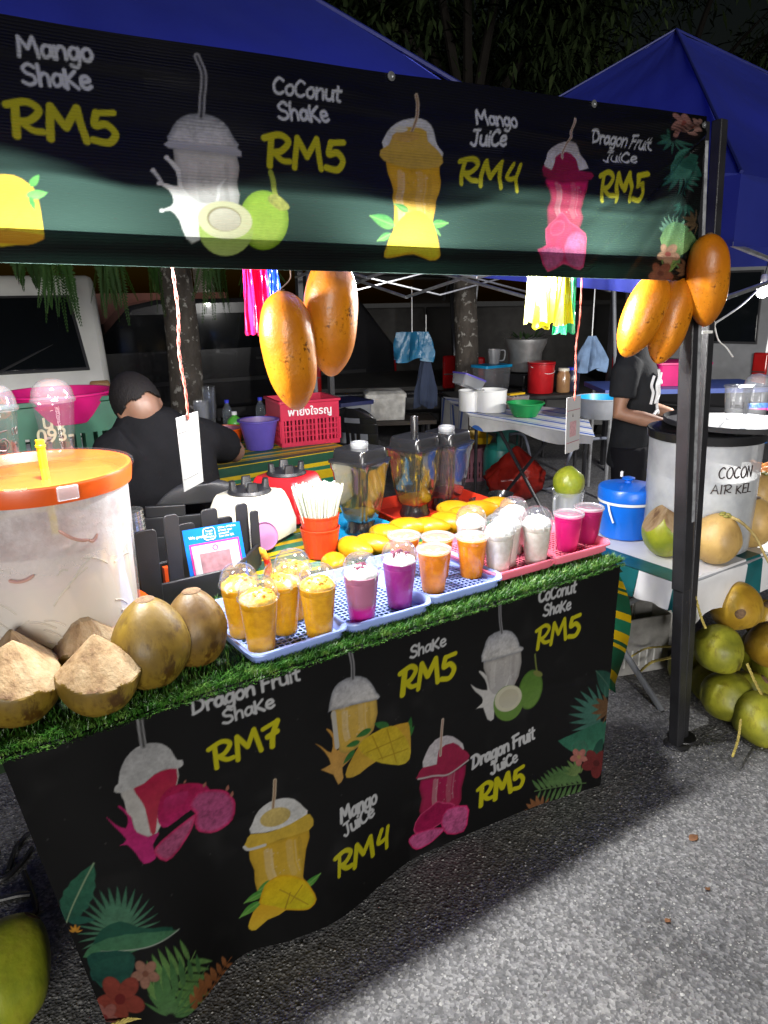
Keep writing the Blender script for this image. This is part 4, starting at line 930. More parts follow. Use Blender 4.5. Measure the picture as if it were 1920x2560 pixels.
put_cup('coco', 1343, 1304, 'white coconut shake standing alone next to the pink dragon juices', G4, 5.5)
G5 = 'flat lidded dragon fruit juices on the pink tray'
put_cup('pinkj', 1422, 1283, 'bright magenta dragon fruit juice nearer the front edge', G5, .5)
put_cup('pinkd', 1473, 1267, 'deep magenta dragon fruit juice beside the blue bucket', G5, 2.2)

# ---------------------------------------------------------------- basket trays
def make_tray(mat):
    t = thing('basket_tray', 'x', 'tray'); W, D, Hh = .262, .36, .034
    rings = [ring(W-.03, D-.03, .03, .004), ring(W-.012, D-.012, .034, Hh-.004), ring(W+.006, D+.006, .04, Hh), ring(W+.008, D+.008, .04, Hh-.004), ring(W-.008, D-.008, .034, Hh-.007), ring(W-.024, D-.024, .03, .0)]
    for j in (2, 3):
        for p in rings[j]: p.z += .005*math.cos(p.x*2*math.pi/W*1.0)*(1 if abs(p.y) > D*.45 else 0)-.003*(abs(p.y) < D*.3)
    mb = MB(); mb.loft(rings, cap=False); mb.build('rim_wall', mat, t, local=True, sharp=60)
    mb = MB(); n1, n2 = 15, 21
    for i in range(1, n1): mb.box((-W/2+.017+(W-.034)*i/n1, 0, .0045), (.0042, D-.035, .004))
    for i in range(1, n2): mb.box((0, -D/2+.017+(D-.034)*i/n2, .0052), (W-.035, .0042, .004))
    for s_ in (-1, 1):
        mb.box((s_*(W/2-.021), 0, .0048), (.014, D-.04, .005)); mb.box((0, s_*(D/2-.021), .005), (W-.04, .014, .005))
    g_ = mb.build('lattice_floor', mat, t, local=True); g_['kind'] = 'stuff'
    return t
trb = make_tray(M['lilac']); trp = make_tray(M['pink'])
GT = 'plastic basket trays in a row along the counter'
for k, (x, y, rz, pr, lb) in enumerate(((.700, 1.588, .03, trb, 'pale blue basket tray holding the five mango shakes'), (.965, 1.592, -.02, trb, 'pale blue basket tray holding the two dragon fruit shakes'),
        (1.234, 1.61, -.03, trb, 'pale blue basket tray holding the mango juices'), (1.478, 1.632, -.02, trp, 'pink basket tray holding the coconut shakes'), (1.712, 1.625, -.03, trp, 'pink basket tray with the dragon fruit juices at the counter end'))):
    o = pr if (k in (0, 3)) else copy_tree(pr)
    o.location = (x, y, TZ+.012+.0015*k); o.rotation_euler = (0, 0, rz); o['label'] = lb; o['group'] = GT

# ---------------------------------------------------------------- mangoes
def mango_mat(name, a, b, c, scale=1, gloss=.3):
    m, t, bs, o = newmat(name); v = coords(t)
    r = ramp(t, noise(t, v, 7*scale, 4), [(.3, a), (.55, b), (.75, c)])
    sp = ramp(t, noise(t, v, 110*scale, 3), [(.56, (1, 1, 1)), (.68, (.18, .12, .05))])
    ms = ramp(t, noise(t, v, 9*scale, 2), [(.50, (1, 1, 1)), (.66, (0, 0, 0))])
    mx = N(t, 'ShaderNodeMix', data_type='RGBA', blend_type='MULTIPLY'); t.links.new(r.outputs[0], mx.inputs[6]); t.links.new(sp.outputs[0], mx.inputs[7])
    inv = N(t, 'ShaderNodeMath', operation='SUBTRACT'); inv.inputs[0].default_value = 1; t.links.new(ms.outputs[0], inv.inputs[1]); t.links.new(inv.outputs[0], mx.inputs[0])
    t.links.new(mx.outputs[2], bs.inputs['Base Color']); bs.inputs['Roughness'].default_value = gloss; bs.inputs['Coat Weight'].default_value = .06; bs.inputs['Specular IOR Level'].default_value = .35
    addbump(t, bs, noise(t, v, 34*scale, 5, .65), .5, .005); return m
M['mangoy'] = mango_mat('ripe yellow mango skin', (.46, .20, .004), (.56, .29, .008), (.62, .38, .02))
M['mangoo'] = mango_mat('orange mango skin', (.27, .075, .003), (.42, .135, .004), (.52, .20, .008), .9, .40)
def mango_fn(bend, tip):
    def f(q, p):
        t = p.z; s_ = 1-.22*max(0, t)**1.5-.10*max(0, -t)**2*tip; return Vector((q.x*s_+bend*q.z*q.z*6, q.y*s_, q.z))
    return f
mg = tag(MB().ell((0, 0, 0), (.036, .031, .068), 28, 18, fn=mango_fn(.3, 1)).build('mango', M['mangoy']), 'x', 'mango')
spots = [(834, 1407, 20, 'round yellow mango seen end on, right behind the mango shakes'), (884, 1370, 130, 'yellow mango second from the straws, lying behind the mauve shake'), (932, 1360, 120, 'yellow mango leaning against the fruit left of the back juice'), (968, 1334, 140, 'yellow mango with a dark star-shaped mark'),
         (1022, 1318, 155, 'yellow mango left of the middle in the back row by the red tray'), (1074, 1317, 150, 'plump yellow mango right of the middle in the back row'), (1120, 1306, 140, 'yellow mango beside the coconut shake behind the orange juice'), (1140, 1276, 150, 'small yellow mango farthest back beside the red tray'),
         (1196, 1276, 60, 'yellow mango next to the black bowls behind the coconut shakes'), (1238, 1266, 70, 'yellow mango at the far right behind the coconut shakes'), (1160, 1292, 100, 'yellow mango wedged between two back row mangoes')]
for k, (px, py, a, lb) in enumerate(spots):
    o = mg if k == 0 else mg.copy()
    if k: COL.objects.link(o)
    p = pz(px, py, TZ+.038); o.location = (p.x, p.y, TZ+.037)
    o.rotation_euler = (R(88), R(random.uniform(-25, 25)), R([15, 5, 20, 25, 40, 35, 20, 30, 60, 70, 10][k])) if k else (R(75), 0, R(-35)); s_ = random.uniform(1.12, 1.3); o.scale = (s_, s_, s_)
    o['label'] = lb; o['group'] = 'loose yellow mangoes behind the trays'
# big hanging mangoes
def big_mango(px, py, Y, axis, ln, wd, label, group, hook=None):
    c = pY(px, py, Y); ax = Vector(axis).normalized()
    q = Vector((0, 0, -1)).rotation_difference(ax).to_matrix()
    B = thing('hanging_mango', label, 'mango', c, group)
    def f(v, p):
        k_ = math.sqrt(max(0, 1-abs(p.z)**2.7))/max(1e-4, math.sqrt(max(1e-8, 1-p.z*p.z))); k_ = min(k_, 1.35); v = Vector((v.x*k_, v.y*k_, v.z)); return f0(v, p)
    f0 = lambda v, p: Vector((v.x*(1+.06*p.z-.20*max(0, -p.z)**2)*(1+.02*math.sin(p.x*7+p.z*5)), v.y*(1+.06*p.z-.20*max(0, -p.z)**2)*(1+.02*math.sin(p.y*6)), v.z))
    MB().ell(c, (wd/2, wd/2*.92, ln/2), 40, 26, rot=q, fn=f).build('fruit', M['mangoo'], B)
    top = c-ax*(ln/2-.002)
    MB().lathe([(.009, -.004), (.007, .004), (.004, .012), (0, .013)], 10, top, q @ Matrix.Rotation(math.pi, 3, 'X')).build('stem', P('dry mango stem', (.10, .06, .03), .8), B)
    if hook is not None:
        hp = Vector(hook); pts = [top-ax*.005, top.lerp(hp, .3)+Vector((.006, 0, 0)), top.lerp(hp, .6)+Vector((-.006, .004, 0)), hp]
        MB().tube(smooth_pts(pts, 6), .0016, 6).build('hanging_wire', P('rusty wire', (.14, .09, .06), .6, metal=.4), B)
    return B
GH = 'big ripe mangoes hung in pairs and threes'
big_mango(724, 880, 1.50, (.10, -.02, -1), .262, .122, 'long orange hanging mango, lower left one of the pair', GH, (.80, 1.50, 1.70))
big_mango(828, 795, 1.53, (-.04, 0, -1), .268, .126, 'long orange hanging mango, upper right one of the pair', GH, (.89, 1.52, 1.70))
big_mango(1606, 790, 1.43, (-.45, .12, -1), .255, .122, 'orange hanging mango, left one of the three, nearest the yellow bags', GH)
big_mango(1674, 802, 1.40, (-.26, .05, -1), .258, .120, 'orange hanging mango, lowest of the three before the post', GH)
big_mango(1768, 703, 1.335, (.16, .04, -1), .262, .126, 'orange hanging mango overlapping the banner corner and post', GH)

# ---------------------------------------------------------------- straws
bp = pz(803, 1392, TZ); bp.z = TZ+.006
SB = thing('straw_basket', 'two nested orange red woven plastic baskets holding the straws', 'basket', bp)
def wov(p, a): return Vector((p.x*(1+.012*math.sin(a*40)), p.y*(1+.012*math.sin(a*40)), p.z))
for z0, nm in ((0, 'lower_basket'), (.045, 'upper_basket')):
    pr = [(.046, 0), (.049, .002)]+[(.049+.013*k/16+(.0012 if k % 2 else 0), .004+.085*k/16) for k in range(17)]+[(.064, .092), (.0645, .097), (.062, .098), (.060, .092), (.046, .006)]
    MB().shell(pr, 60, c=bp+Vector((0, 0, z0)), fn=wov).build(nm, M['orangered'], SB)
MB().lathe([(.0, .003), (.046, .003)], 30, bp).build('basket_floor', M['orangered'], SB)
ST_ = thing('straw_bundle', 'thick fan of white drinking straws standing in the orange basket', 'straws', bp+Vector((0, 0, .05)))
M['straw'] = fabric('white translucent straw', (.80, .82, .72), .35, .35, (.8, .85, .7), var=.05, bump=0)
st = MB().shell([(.0032, 0), (.0032, .185)], 8).build('straw', M['straw'], ST_, local=True); st.location = (0, 0, 0)
k = 0
for i in range(130):
    rr = .056*math.sqrt((i+.5)/130); a = i*2.399963
    o = st if i == 0 else st.copy()
    if i: COL.objects.link(o); o.parent = ST_
    tilt = .30*(rr/.056)*random.uniform(.75, 1.05)
    o.rotation_euler = Vector((math.cos(a)*math.sin(tilt), math.sin(a)*math.sin(tilt), math.cos(tilt))).to_track_quat('Z', 'Y').to_euler()
    o.location = (rr*.62*math.cos(a), rr*.62*math.sin(a), random.uniform(-.006, .008))

# ---------------------------------------------------------------- blenders
def jar_mat(name, tint, col, amt):
    m = clear(name, tint, .08, .10, .7); t = m.node_tree; o = t.nodes['Material Output']; src = o.inputs[0].links[0].from_socket
    v = coords(t, (1, 1, .35)); df = N(t, 'ShaderNodeBsdfDiffuse'); df.inputs[0].default_value = rgba(col)
    f = ramp(t, noise(t, v, 60, 5, .7), [(.54, (0, 0, 0)), (.72, (amt, amt, amt))]); mx = N(t, 'ShaderNodeMixShader')
    t.links.new(f.outputs[0], mx.inputs[0]); t.links.new(src, mx.inputs[1]); t.links.new(df.outputs[0], mx.inputs[2]); t.links.new(mx.outputs[0], o.inputs[0]); return m
M['jar1'] = jar_mat('clear jug with mango film', (.42, .42, .34), (.30, .22, .02), .45); M['jar2'] = jar_mat('clear jug with thick mango film', (.45, .43, .32), (.40, .28, .01), .7); M['jar3'] = jar_mat('clear jug with pink film', (.45, .43, .46), (.25, .10, .12), .3)
M['resy'] = P('mango juice dregs', (.5, .34, .01), .3); M['resr'] = P('red juice dregs', (.32, .03, .04), .3)
def fl(w_, z, r=.02, fl_=.004):
    out = []
    for k_, p in enumerate(ring(w_, w_, r, z, 6)):
        s_ = 1-fl_/w_*2*(1 if k_ % 7 == 3 else 0); out.append(Vector((p.x*s_, p.y*s_, p.z)))
    return out
def make_jug(px, py, z, mat, res, rz, stick, label):
    p = pz(px, py, z); p.z = z
    J = thing('blender_jug', label, 'blender jug', p, 'blender jugs behind the mangoes', rz)
    MB().loft([ring(.105, .105, .045, 0), ring(.112, .112, .05, .01), ring(.095, .095, .04, .03), ring(.09, .09, .035, .05)]).build('base_collar', M['blacksheet'], J, local=True)
    mb = MB(); mb.loft([fl(.085, .045), fl(.105, .06, .025), fl(.124, .11, .025), fl(.140, .17, .025), fl(.150, .225, .025), ring(.158, .158, .025, .238, 6), ring(.163, .163, .025, .262, 6)], cap=False); mb.build('jug_wall', mat, J, local=True)
    mb = MB(); mb.loft([fl(.080, .048), fl(.100, .06, .025), fl(.104, .075, .025)]); mb.build('dregs', res, J, local=True)
    mb = MB(); mb.loft([ring(.168, .168, .025, .258, 6), ring(.170, .170, .025, .266, 6), ring(.142, .142, .02, .270, 6), ring(.136, .136, .018, .300, 6), ring(.128, .128, .016, .306, 6)]); mb.build('lid', M['blacksheet'], J, local=True)
    if stick: MB().lathe([(.014, .30), (.014, .375), (.0125, .378), (.011, .375), (.011, .32)], 18).build('tamper_stick', M['blacksheet'], J, local=True)
    else: MB().lathe([(.030, .304), (.032, .318), (.030, .325), (.024, .326), (.023, .316), (0, .316)], 24).build('filler_cap', M['frost'], J, local=True)
    return J
def flat_tray(name, c, size, rz, mat, label, hgt=.03):
    t = thing(name, label, 'tray', c, None, rz); W, D = size
    MB().loft([ring(W-.04, D-.04, .02, .0), ring(W-.035, D-.035, .02, .003)]).build('floor', mat, t, local=True)
    MB().loft([ring(W-.04, D-.04, .02, .001), ring(W, D, .025, hgt), ring(W+.012, D+.012, .03, hgt+.001), ring(W+.012, D+.012, .03, hgt-.004), ring(W-.002, D-.002, .02, hgt-.006), ring(W-.044, D-.044, .02, .0005)], cap=False).build('wall', mat, t, local=True)
    return t
M['redtray'] = P('red orange serving tray', (.60, .035, .012), .35, var=.15)
jp1 = pz(904, 1335, TZ+.01)
flat_tray('serving_tray', Vector((jp1.x-.02, jp1.y+.02, TZ+.008)), (.24, .30), .1, M['skyblue'], 'sky blue serving tray under the nearest blender jug')
jp2 = pz(1075, 1280, TZ+.01)
flat_tray('serving_tray', Vector((jp2.x, jp2.y+.0, TZ+.010)), (.44, .30), -.05, M['redtray'], 'red serving tray under the two farther blender jugs', .04)
make_jug(904, 1330, TZ+.012, M['jar1'], M['resy'], .35, False, 'square blender jug with mango film standing on the blue tray')
make_jug(1037, 1288, TZ+.014, M['jar2'], M['resy'], .3, True, 'square blender jug with black tamper stick through its lid')
make_jug(1115, 1270, TZ+.014, M['jar3'], M['resr'], .3, False, 'square blender jug with reddish dregs, farthest from the straws')
def blender_base(px, py, z, rz, mat, label, s_=1.):
    p = pz(px, py, z); p.z = z; B = thing('blender_without_jug', label, 'blender', p, 'blender motor bases', rz)
    q = lambda L: [v*s_ for v in L]
    MB().loft([q(ring(.225, .24, .02, .012)), q(ring(.228, .243, .02, .06)), q(ring(.20, .21, .018, .125)), q(ring(.178, .186, .016, .158)), q(ring(.165, .172, .016, .168))]).build('housing', mat, B, local=True, sharp=50)
    MB().loft([q(ring(.215, .23, .03, 0)), q(ring(.215, .23, .03, .014))]).build('foot', M['blackplastic'], B, local=True)
    MB().lathe([(.072*s_, .165*s_), (.076*s_, .172*s_), (.07*s_, .182*s_), (.05*s_, .186*s_), (0, .188*s_)], 28).build('coupling_plate', M['blackplastic'], B, local=True)
    for k in range(4):
        a = R(45+90*k); mb = MB(); rt = Matrix.Rotation(a, 3, 'Z')
        mb.loft([[rt @ (v*s_+Vector((.055*s_, 0, 0))) for v in ring(.026, .04, .008, .178)], [rt @ (v*s_+Vector((.058*s_, 0, 0))) for v in ring(.018, .03, .007, .212)]]); mb.build('jug_lug', M['blackplastic'], B, local=True)
    MB().lathe([(.014*s_, .185*s_), (.012*s_, .2*s_), (0, .2*s_)], 12).build('drive_coupling', M['metal'], B, local=True)
    return B
blender_base(632, 1345, TZ+.004, .55, M['cream'], 'cream blender motor base with black coupling, without its jug')
blender_base(722, 1290, TZ+.004, .5, M['red'], 'red blender motor base half hidden behind the straws')
# ---------------------------------------------------------------- black upright rack
def Z6(x, y): return (340+x/2.9625, 1180+y/2.9625)
RK = thing('cup_rack', 'black plastic rack of tall rounded uprights behind the payment sign', 'rack', pz(480, 1470, TZ))
def slat(x0, x1, y0, y1, Y):
    a = pY(*Z6(x0, y1), Y); b = pY(*Z6(x1, y1), Y); c = pY(*Z6((x0+x1)/2, y0), Y); W = (b-a).length; z0, z1 = min(a.z, b.z), c.z
    z0 = max(z0, TZ+.006); cx = (a.x+b.x)/2; Hh = z1-z0
    Mx = Matrix.Translation((cx, Y+.004, (z0+z1)/2)) @ Matrix.Rotation(R(90), 4, 'X')
    mb = MB(); mb.prism(rrect(W, Hh, min(.012, W*.3), 4), Mx, .008); mb.build('upright', M['blackplastic'], RK, bevel=.0015)
for s_ in ((50, 205, 420, 985, 1.86), (255, 362, 305, 860, 1.875), (15, 110, 350, 900, 2.00), (350, 470, 370, 820, 2.03), (515, 632, 265, 700, 2.05), (615, 737, 328, 690, 2.07), (765, 850, 228, 640, 2.04), (870, 930, 280, 690, 2.02)): slat(*s_)
a, b = pz(*Z6(50, 985), TZ+.006), pz(*Z6(930, 700), TZ+.006)
mb = MB(); mb.bar(Vector((a.x, 1.868, TZ+.045)), Vector((a.x+.26, 1.872, TZ+.045)), .010, .075); mb.build('front_rail', M['blackplastic'], RK, bevel=.004)
mb = MB(); mb.bar(Vector((a.x+.255, 1.876, TZ+.045)), Vector((b.x, 2.03, TZ+.045)), .010, .075); mb.build('side_rail', M['blackplastic'], RK, bevel=.004)
mb = MB(); mb.bar(Vector((a.x, 2.03, TZ+.045)), Vector((b.x-.02, 2.05, TZ+.045)), .010, .075); mb.build('back_rail', M['blackplastic'], RK, bevel=.004)
p0 = pY(*Z6(243, 730), 1.93)
bx = thing('straw_box', 'small orange and white card box standing in the black rack', 'box', (p0.x, p0.y, TZ+.006))
mb = MB(); mb.box((p0.x, p0.y, TZ+.055), (.03, .02, .098)); mb.build('carton', P('orange card', (.7, .08, .01), .5), bx)
mb = MB(); mb.box((p0.x, p0.y-.0105, TZ+.022), (.028, .001, .02)); mb.build('white_label', M['white'], bx)
# ---------------------------------------------------------------- payment sign (code left blank)
BL = pz(484, 1488, TZ+.008); BR = pz(606, 1462, TZ+.008)
TLp = pY(456, 1327, BL.y+.06); u = (BR-BL); wq = .170; u = u.normalized()*wq
QS = thing('payment_sign', 'blue and pink framed payment sign leaning by the mango shakes', 'sign', BL)
upv = (TLp-BL); Hq = upv.length; upv.normalize(); upv = (upv-u.normalized()*upv.dot(u.normalized())*.7).normalized()
nv = u.normalized().cross(upv).normalized()
def qface(x0, x1, y0, y1, off, th=.0008):
    mb = MB(); c = lambda x, y, o: BL+u*x+upv*(Hq*y)+nv*o
    vs = [c(x0, y0, off), c(x1, y0, off), c(x1, y1, off), c(x0, y1, off), c(x0, y0, off+th), c(x1, y0, off+th), c(x1, y1, off+th), c(x0, y1, off+th)]
    mb.add(vs, [(3, 2, 1, 0), (4, 5, 6, 7), (0, 1, 5, 4), (1, 2, 6, 5), (2, 3, 7, 6), (3, 0, 4, 7)]); return mb
M['signblue'] = P('sign blue', (.005, .14, .55), .3); M['signpink'] = P('sign pink', (.62, .03, .25), .35); M['paper'] = P('white paper', (.42, .42, .43), .55, var=.1, vs=20, bump=.3, bs=25)
qface(0, 1, 0, 1, -.003, .003).build('board', M['signblue'], QS)
qface(.07, .93, .02, .76, .0006).build('pink_frame', M['signpink'], QS); qface(.10, .90, .16, .73, .0018).build('paper_panel', M['paper'], QS); qface(.10, .90, .02, .10, .0018).build('paper_foot', M['paper'], QS)
mb = MB(); 
qr0 = qface(.22, .74, .24, .60, .0028); qr0.build('blank_panel', P('faded maroon print', (.26, .13, .15), .5, var=.3, vs=60), QS)
def sign_text(txt, x, y, h, mat, parent, o=None, uu_=None, vv_=None, align='LEFT', off=.0032, name='lettering'):
    c = bpy.data.curves.new(name, 'FONT'); c.body = txt; c.size = h; c.align_x = align; c.extrude = .0002
    ob = bpy.data.objects.new(name, c); COL.objects.link(ob)
    dg = bpy.context.evaluated_depsgraph_get(); me = bpy.data.meshes.new_from_object(ob.evaluated_get(dg)); COL.objects.unlink(ob); bpy.data.objects.remove(ob)
    U = (uu_ or u).normalized(); Vv = (vv_ or upv).normalized(); nn = U.cross(Vv)
    base = o if o is not None else BL+u*x+upv*(Hq*y)+nn*off
    Mx = Matrix((U, Vv, nn)).transposed().to_4x4(); Mx.translation = base-Vector(parent['wloc'])
    me.transform(Mx); me.materials.clear(); me.materials.append(mat)
    ob = bpy.data.objects.new(name, me); COL.objects.link(ob); ob.parent = parent; return ob
sign_text('We prefer', .08, .84, .0125, M['white'], QS, off=.0012); sign_text('Other eWallets\n& bank apps\naccepted.\nScan this QR.', .60, .94, .0085, M['white'], QS, off=.0012)
mb = MB(); fr = [BL+u*(.44+x/wq)+upv*(Hq*.885+y)+nv*.0016 for x, y in rrect(.034, .034, .008, 4)]; mb.tube(fr+[fr[0]], .0012, 5); mb.build('logo_frame', M['white'], QS)
sign_text("Touch\n'n Go\neWallet", .44, .915, .0085, M['white'], QS, align='CENTER', off=.0012)
mb = MB(); ccx = BL+u*.5+upv*(Hq*.665)+nv*.003; rg = [ccx+u.normalized()*(.007*math.cos(R(a_)))+upv*(.007*math.sin(R(a_))) for a_ in range(0, 361, 20)]; mb.tube(rg, .0016, 5); mb.build('pink_emblem', M['signpink'], QS)
sign_text('MALAYSIA NATIONAL QR', .13, .115, .0105, M['white'], QS, off=.002)
# small plastic cups, pink lid
def cup_stack(px, py, z, n, r0, r1, h, dz, label, mat, tilt=(0, 0, 1), name='plastic_cup_stack', Y=None):
    p = pz(px, py, z) if Y is None else pY(px, py, Y)
    S = thing(name, label, 'cup stack', p); q = Vector((0, 0, 1)).rotation_difference(Vector(tilt).normalized()).to_matrix()
    for k in range(n):
        MB().shell([(r0, 0), (r0+.001, .001), (r1, h), (r1+.003, h), (r1+.003, h-.003)], 28, c=p+q @ Vector((0, 0, dz*k)), rot=q).build('plastic_cup', mat, S)
    return S
cup_stack(613, 1398, TZ+.006, 9, .024, .030, .045, .008, 'short stack of small translucent cups behind the payment sign', M['frost'])
cup_stack(352, 1490, TZ+.01, 12, .030, .044, .12, .012, 'tall leaning stack of clear cups between the jar and the rack', M['clearlid'], (-.05, .03, 1))
p = pz(662, 1375, TZ+.01); LD = thing('tub_cover', 'round mauve plastic lid leaning behind the straw basket', 'lid', (p.x, p.y, TZ+.01))
MB().lathe([(.0, 0), (.048, 0), (.05, .004), (.046, .010), (.043, .004), (0, .004)], 32, Vector((p.x, p.y, TZ+.058)), Matrix.Rotation(R(72), 3, 'X')).build('disc', P('mauve plastic', (.42, .20, .38), .4), LD)
p = pz(668, 1440, TZ+.02); FRU = thing('chilli', 'small red and yellow chilli peeking out beside the mango shakes', 'chilli', (p.x, p.y, TZ+.01))
mb = MB(); mb.tube(smooth_pts([(p.x, p.y, TZ+.014), (p.x+.006, p.y, TZ+.05), (p.x-.002, p.y+.004, TZ+.085), (p.x-.016, p.y+.006, TZ+.112)], 5), [.004]+[.011]*6+[.010]*6+[.007, .005, .002], 10); mb.build('pod', P('red chilli', (.5, .03, .01), .25, stops=[(.4, (.52, .02, .01)), (.6, (.6, .42, .03))], vs=25), FRU)
for k, (px, py) in enumerate(((1205, 1262), (1252, 1245))):
    p = pz(px, py, TZ+.02); BW = thing('black_bowl', ['small glossy black bowl beside the back mangoes', 'small glossy black bowl behind the coconut shakes, farther one'][k], 'bowl', (p.x, p.y, TZ+.006), 'small black bowls')
    MB().shell([(.0, .002), (.03, .002), (.045, .02), (.05, .034), (.052, .034), (.050, .030), (.034, .0)], 32, c=(p.x, p.y, TZ+.006)).build('bowl_wall', M['blacksheet'], BW)

# ================================================================ coconuts
def coco_mat(name, a, b, c, gloss=.5, spots=(.07, .045, .02), s=1., dirt=.6):
    m, t, bs, o = newmat(name); v = coords(t); v2 = coords(t, (1, 1, .35))
    r = ramp(t, noise(t, v, 9*s, 5), [(.28, a), (.5, b), (.72, c)])
    st = ramp(t, noise(t, v2, 38*s, 5, .7), [(.46, (1, 1, 1)), (.60, tuple(q*4 for q in spots))])
    mk = ramp(t, noise(t, v, 8*s, 6, .65), [(.40, (0, 0, 0)), (.56, (dirt, dirt, dirt))])
    mx = N(t, 'ShaderNodeMix', data_type='RGBA', blend_type='MULTIPLY'); t.links.new(mk.outputs[0], mx.inputs[0]); t.links.new(r.outputs[0], mx.inputs[6]); t.links.new(st.outputs[0], mx.inputs[7])
    t.links.new(mx.outputs[2], bs.inputs['Base Color']); bs.inputs['Roughness'].default_value = gloss
    addbump(t, bs, noise(t, v2, 50*s, 4), .35, .004); return m
M['cocobrown'] = coco_mat('tan coconut husk', (.07, .035, .008), (.15, .085, .012), (.27, .165, .018), dirt=1)
M['cocoyel'] = coco_mat('yellow green coconut husk', (.085, .05, .008), (.17, .105, .011), (.27, .19, .018), dirt=1)
M['cocogrn'] = coco_mat('green coconut husk', (.14, .19, .015), (.27, .30, .02), (.36, .34, .04), .38, dirt=.35)
M['cocotan'] = coco_mat('pale tan coconut husk', (.36, .22, .07), (.46, .30, .10), (.52, .36, .13), dirt=.4)
M['cococut'] = P('freshly cut coconut fibre', (.56, .42, .25), .8, var=.35, vs=22, bump=.9, bs=110, stretch=(1, 1, .25), stops=[(.32, (.11, .055, .022)), (.45, (.25, .16, .075)), (.7, (.36, .27, .155))])
def coconut(label, c, rad, mat, cuts=None, tilt=(0, 0, 1), lobes=.05, seed=0, group=None, top=.2, stalk=False, name='coconut', spin=0):
    c = Vector(c); B = thing(name, label, 'coconut', c-Vector((0, 0, rad[2]*.9)), group); rn = random.Random(seed)
    q = Vector((0, 0, 1)).rotation_difference(Vector(tilt).normalized()).to_matrix() @ Matrix.Rotation(spin, 3, 'Z')
    pl = []
    if cuts:
        n, ang, dd = cuts
        for k in range(n):
            a = 2*math.pi*(k+rn.uniform(-.25, .25))/n; e = R(ang+rn.uniform(-5, 5)); pl.append((Vector((math.cos(a)*math.cos(e), math.sin(a)*math.cos(e), math.sin(e))), rad[0]*dd*rn.uniform(.95, 1.06)))
    nu, nv = (128, 88) if cuts else (56, 36); mb = MB(); flag = []
    ph = rn.uniform(0, 6)
    for j in range(nv+1):
        th = math.pi*j/nv
        for i in range(nu):
            a = 2*math.pi*i/nu; p = Vector((math.sin(th)*math.cos(a), math.sin(th)*math.sin(a), -math.cos(th)))
            rg_ = 1-2*abs(math.sin(1.5*a+ph)); k = 1+lobes*(.55*math.cos(3*a+2*ph)+.45*(rg_*.5))*(.35+.65*abs(p.z))+.012*math.sin(5*a+p.z*4+ph)+.005*math.sin(11*a+p.z*9)
            v = Vector((p.x*rad[0]*k, p.y*rad[1]*k, p.z*rad[2])); f_ = 1-top*max(0, p.z)**1.3; v.x *= f_; v.y *= f_
            if p.z < -.75: v.z = max(v.z, -rad[2]*.93)
            cut = False
            for n_, d_ in pl:
                dn = d_*(1+.008*math.sin(v.x*60+seed)+.006*math.sin(v.z*90+v.y*40)); s_ = v.dot(n_)
                if s_ > dn: v = v*(dn/s_); cut = True
            mb.v.append(tuple(q @ v+c)); flag.append(cut)
    for j in range(nv):
        for i in range(nu):
            k = (i+1) % nu; f = (j*nu+i, j*nu+k, (j+1)*nu+k, (j+1)*nu+i); mb.f.append(f); mb.mi.append(1 if sum(flag[x] for x in f) >= 3 else 0)
    mb.build('husk', [mat, M['cococut']], B, sharp=32 if cuts else 180)
    tp = c+q @ Vector((0, 0, rad[2]*.985))
    if stalk:
        for k in range(5):
            a = 1.26*k; mb = MB(); d_ = q @ Vector((math.cos(a), math.sin(a), .35)); mb.ell(tp+d_*.014-q @ Vector((0, 0, .004)), (.013, .011, .006), 10, 6); mb.build('calyx_scale', P('dry calyx', (.26, .24, .05), .6, var=.4), B)
        if stalk is not True:
            mb = MB(); pts = smooth_pts([tp]+[Vector(s_) for s_ in stalk], 6); mb.tube(pts, [.006-.003*k/len(pts)+(.0012 if k % 2 else 0) for k in range(len(pts))], 7); mb.build('stalk', P('yellow stalk', (.44, .33, .12), .7, var=.3, vs=60), B)
    elif not cuts:
        MB().ell(tp-q @ Vector((0, 0, .003)), (.022, .020, .005), 14, 6, rot=q).build('stem_scar', P('brown scar', (.17, .10, .05), .85, var=.5, vs=60, bump=.8, bs=120), B)
    return B
def cbase(px, py, rz_, z=TZ+.008): p = pz(px, py, z); return p
GC = 'coconuts along the front of the counter'
CX = [(232, 1590, .083, .088, 'cocoyel', (9, 43, .73), 'husk-topped coconut with two pale scalloped cuts, second from the left in front', 11), (22, 1612, .088, .092, 'cocoyel', (9, 43, .73), 'pale pointed cut coconut at the left edge, frontmost', 5),
      (192, 1522, .083, .088, 'cocoyel', (9, 43, .73), 'pale cut coconut behind, against the orange jar basin', 21), (28, 1576, .080, .086, 'cocoyel', (9, 43, .73), 'cut coconut farthest left behind the frontmost one', 33)]
for px, py, r_, h_, mt, ct, lb, sd_ in CX:
    p = pz(px, py, TZ+.172); coconut(lb, (p.x, p.y, TZ+.008+h_*.92), (r_, r_, h_), M[mt], ct, seed=sd_, lobes=.02, group=GC, top=.05)
p = pz(400, 1722, TZ+.008); coconut('whole smooth yellow brown coconut, larger of the two uncut ones', (p.x, p.y+.035, TZ+.008+.104*.92), (.085, .082, .104), M['cocoyel'], None, (.0, .05, 1), .05, 3, GC, .22, spin=.6)
p = pz(512, 1667, TZ+.008); coconut('whole brown blotched coconut beside the mango shakes', (p.x-.003, p.y+.032, TZ+.008+.094*.92), (.073, .072, .094), M['cocobrown'], None, (.0, .03, 1), .04, 8, GC, .20)

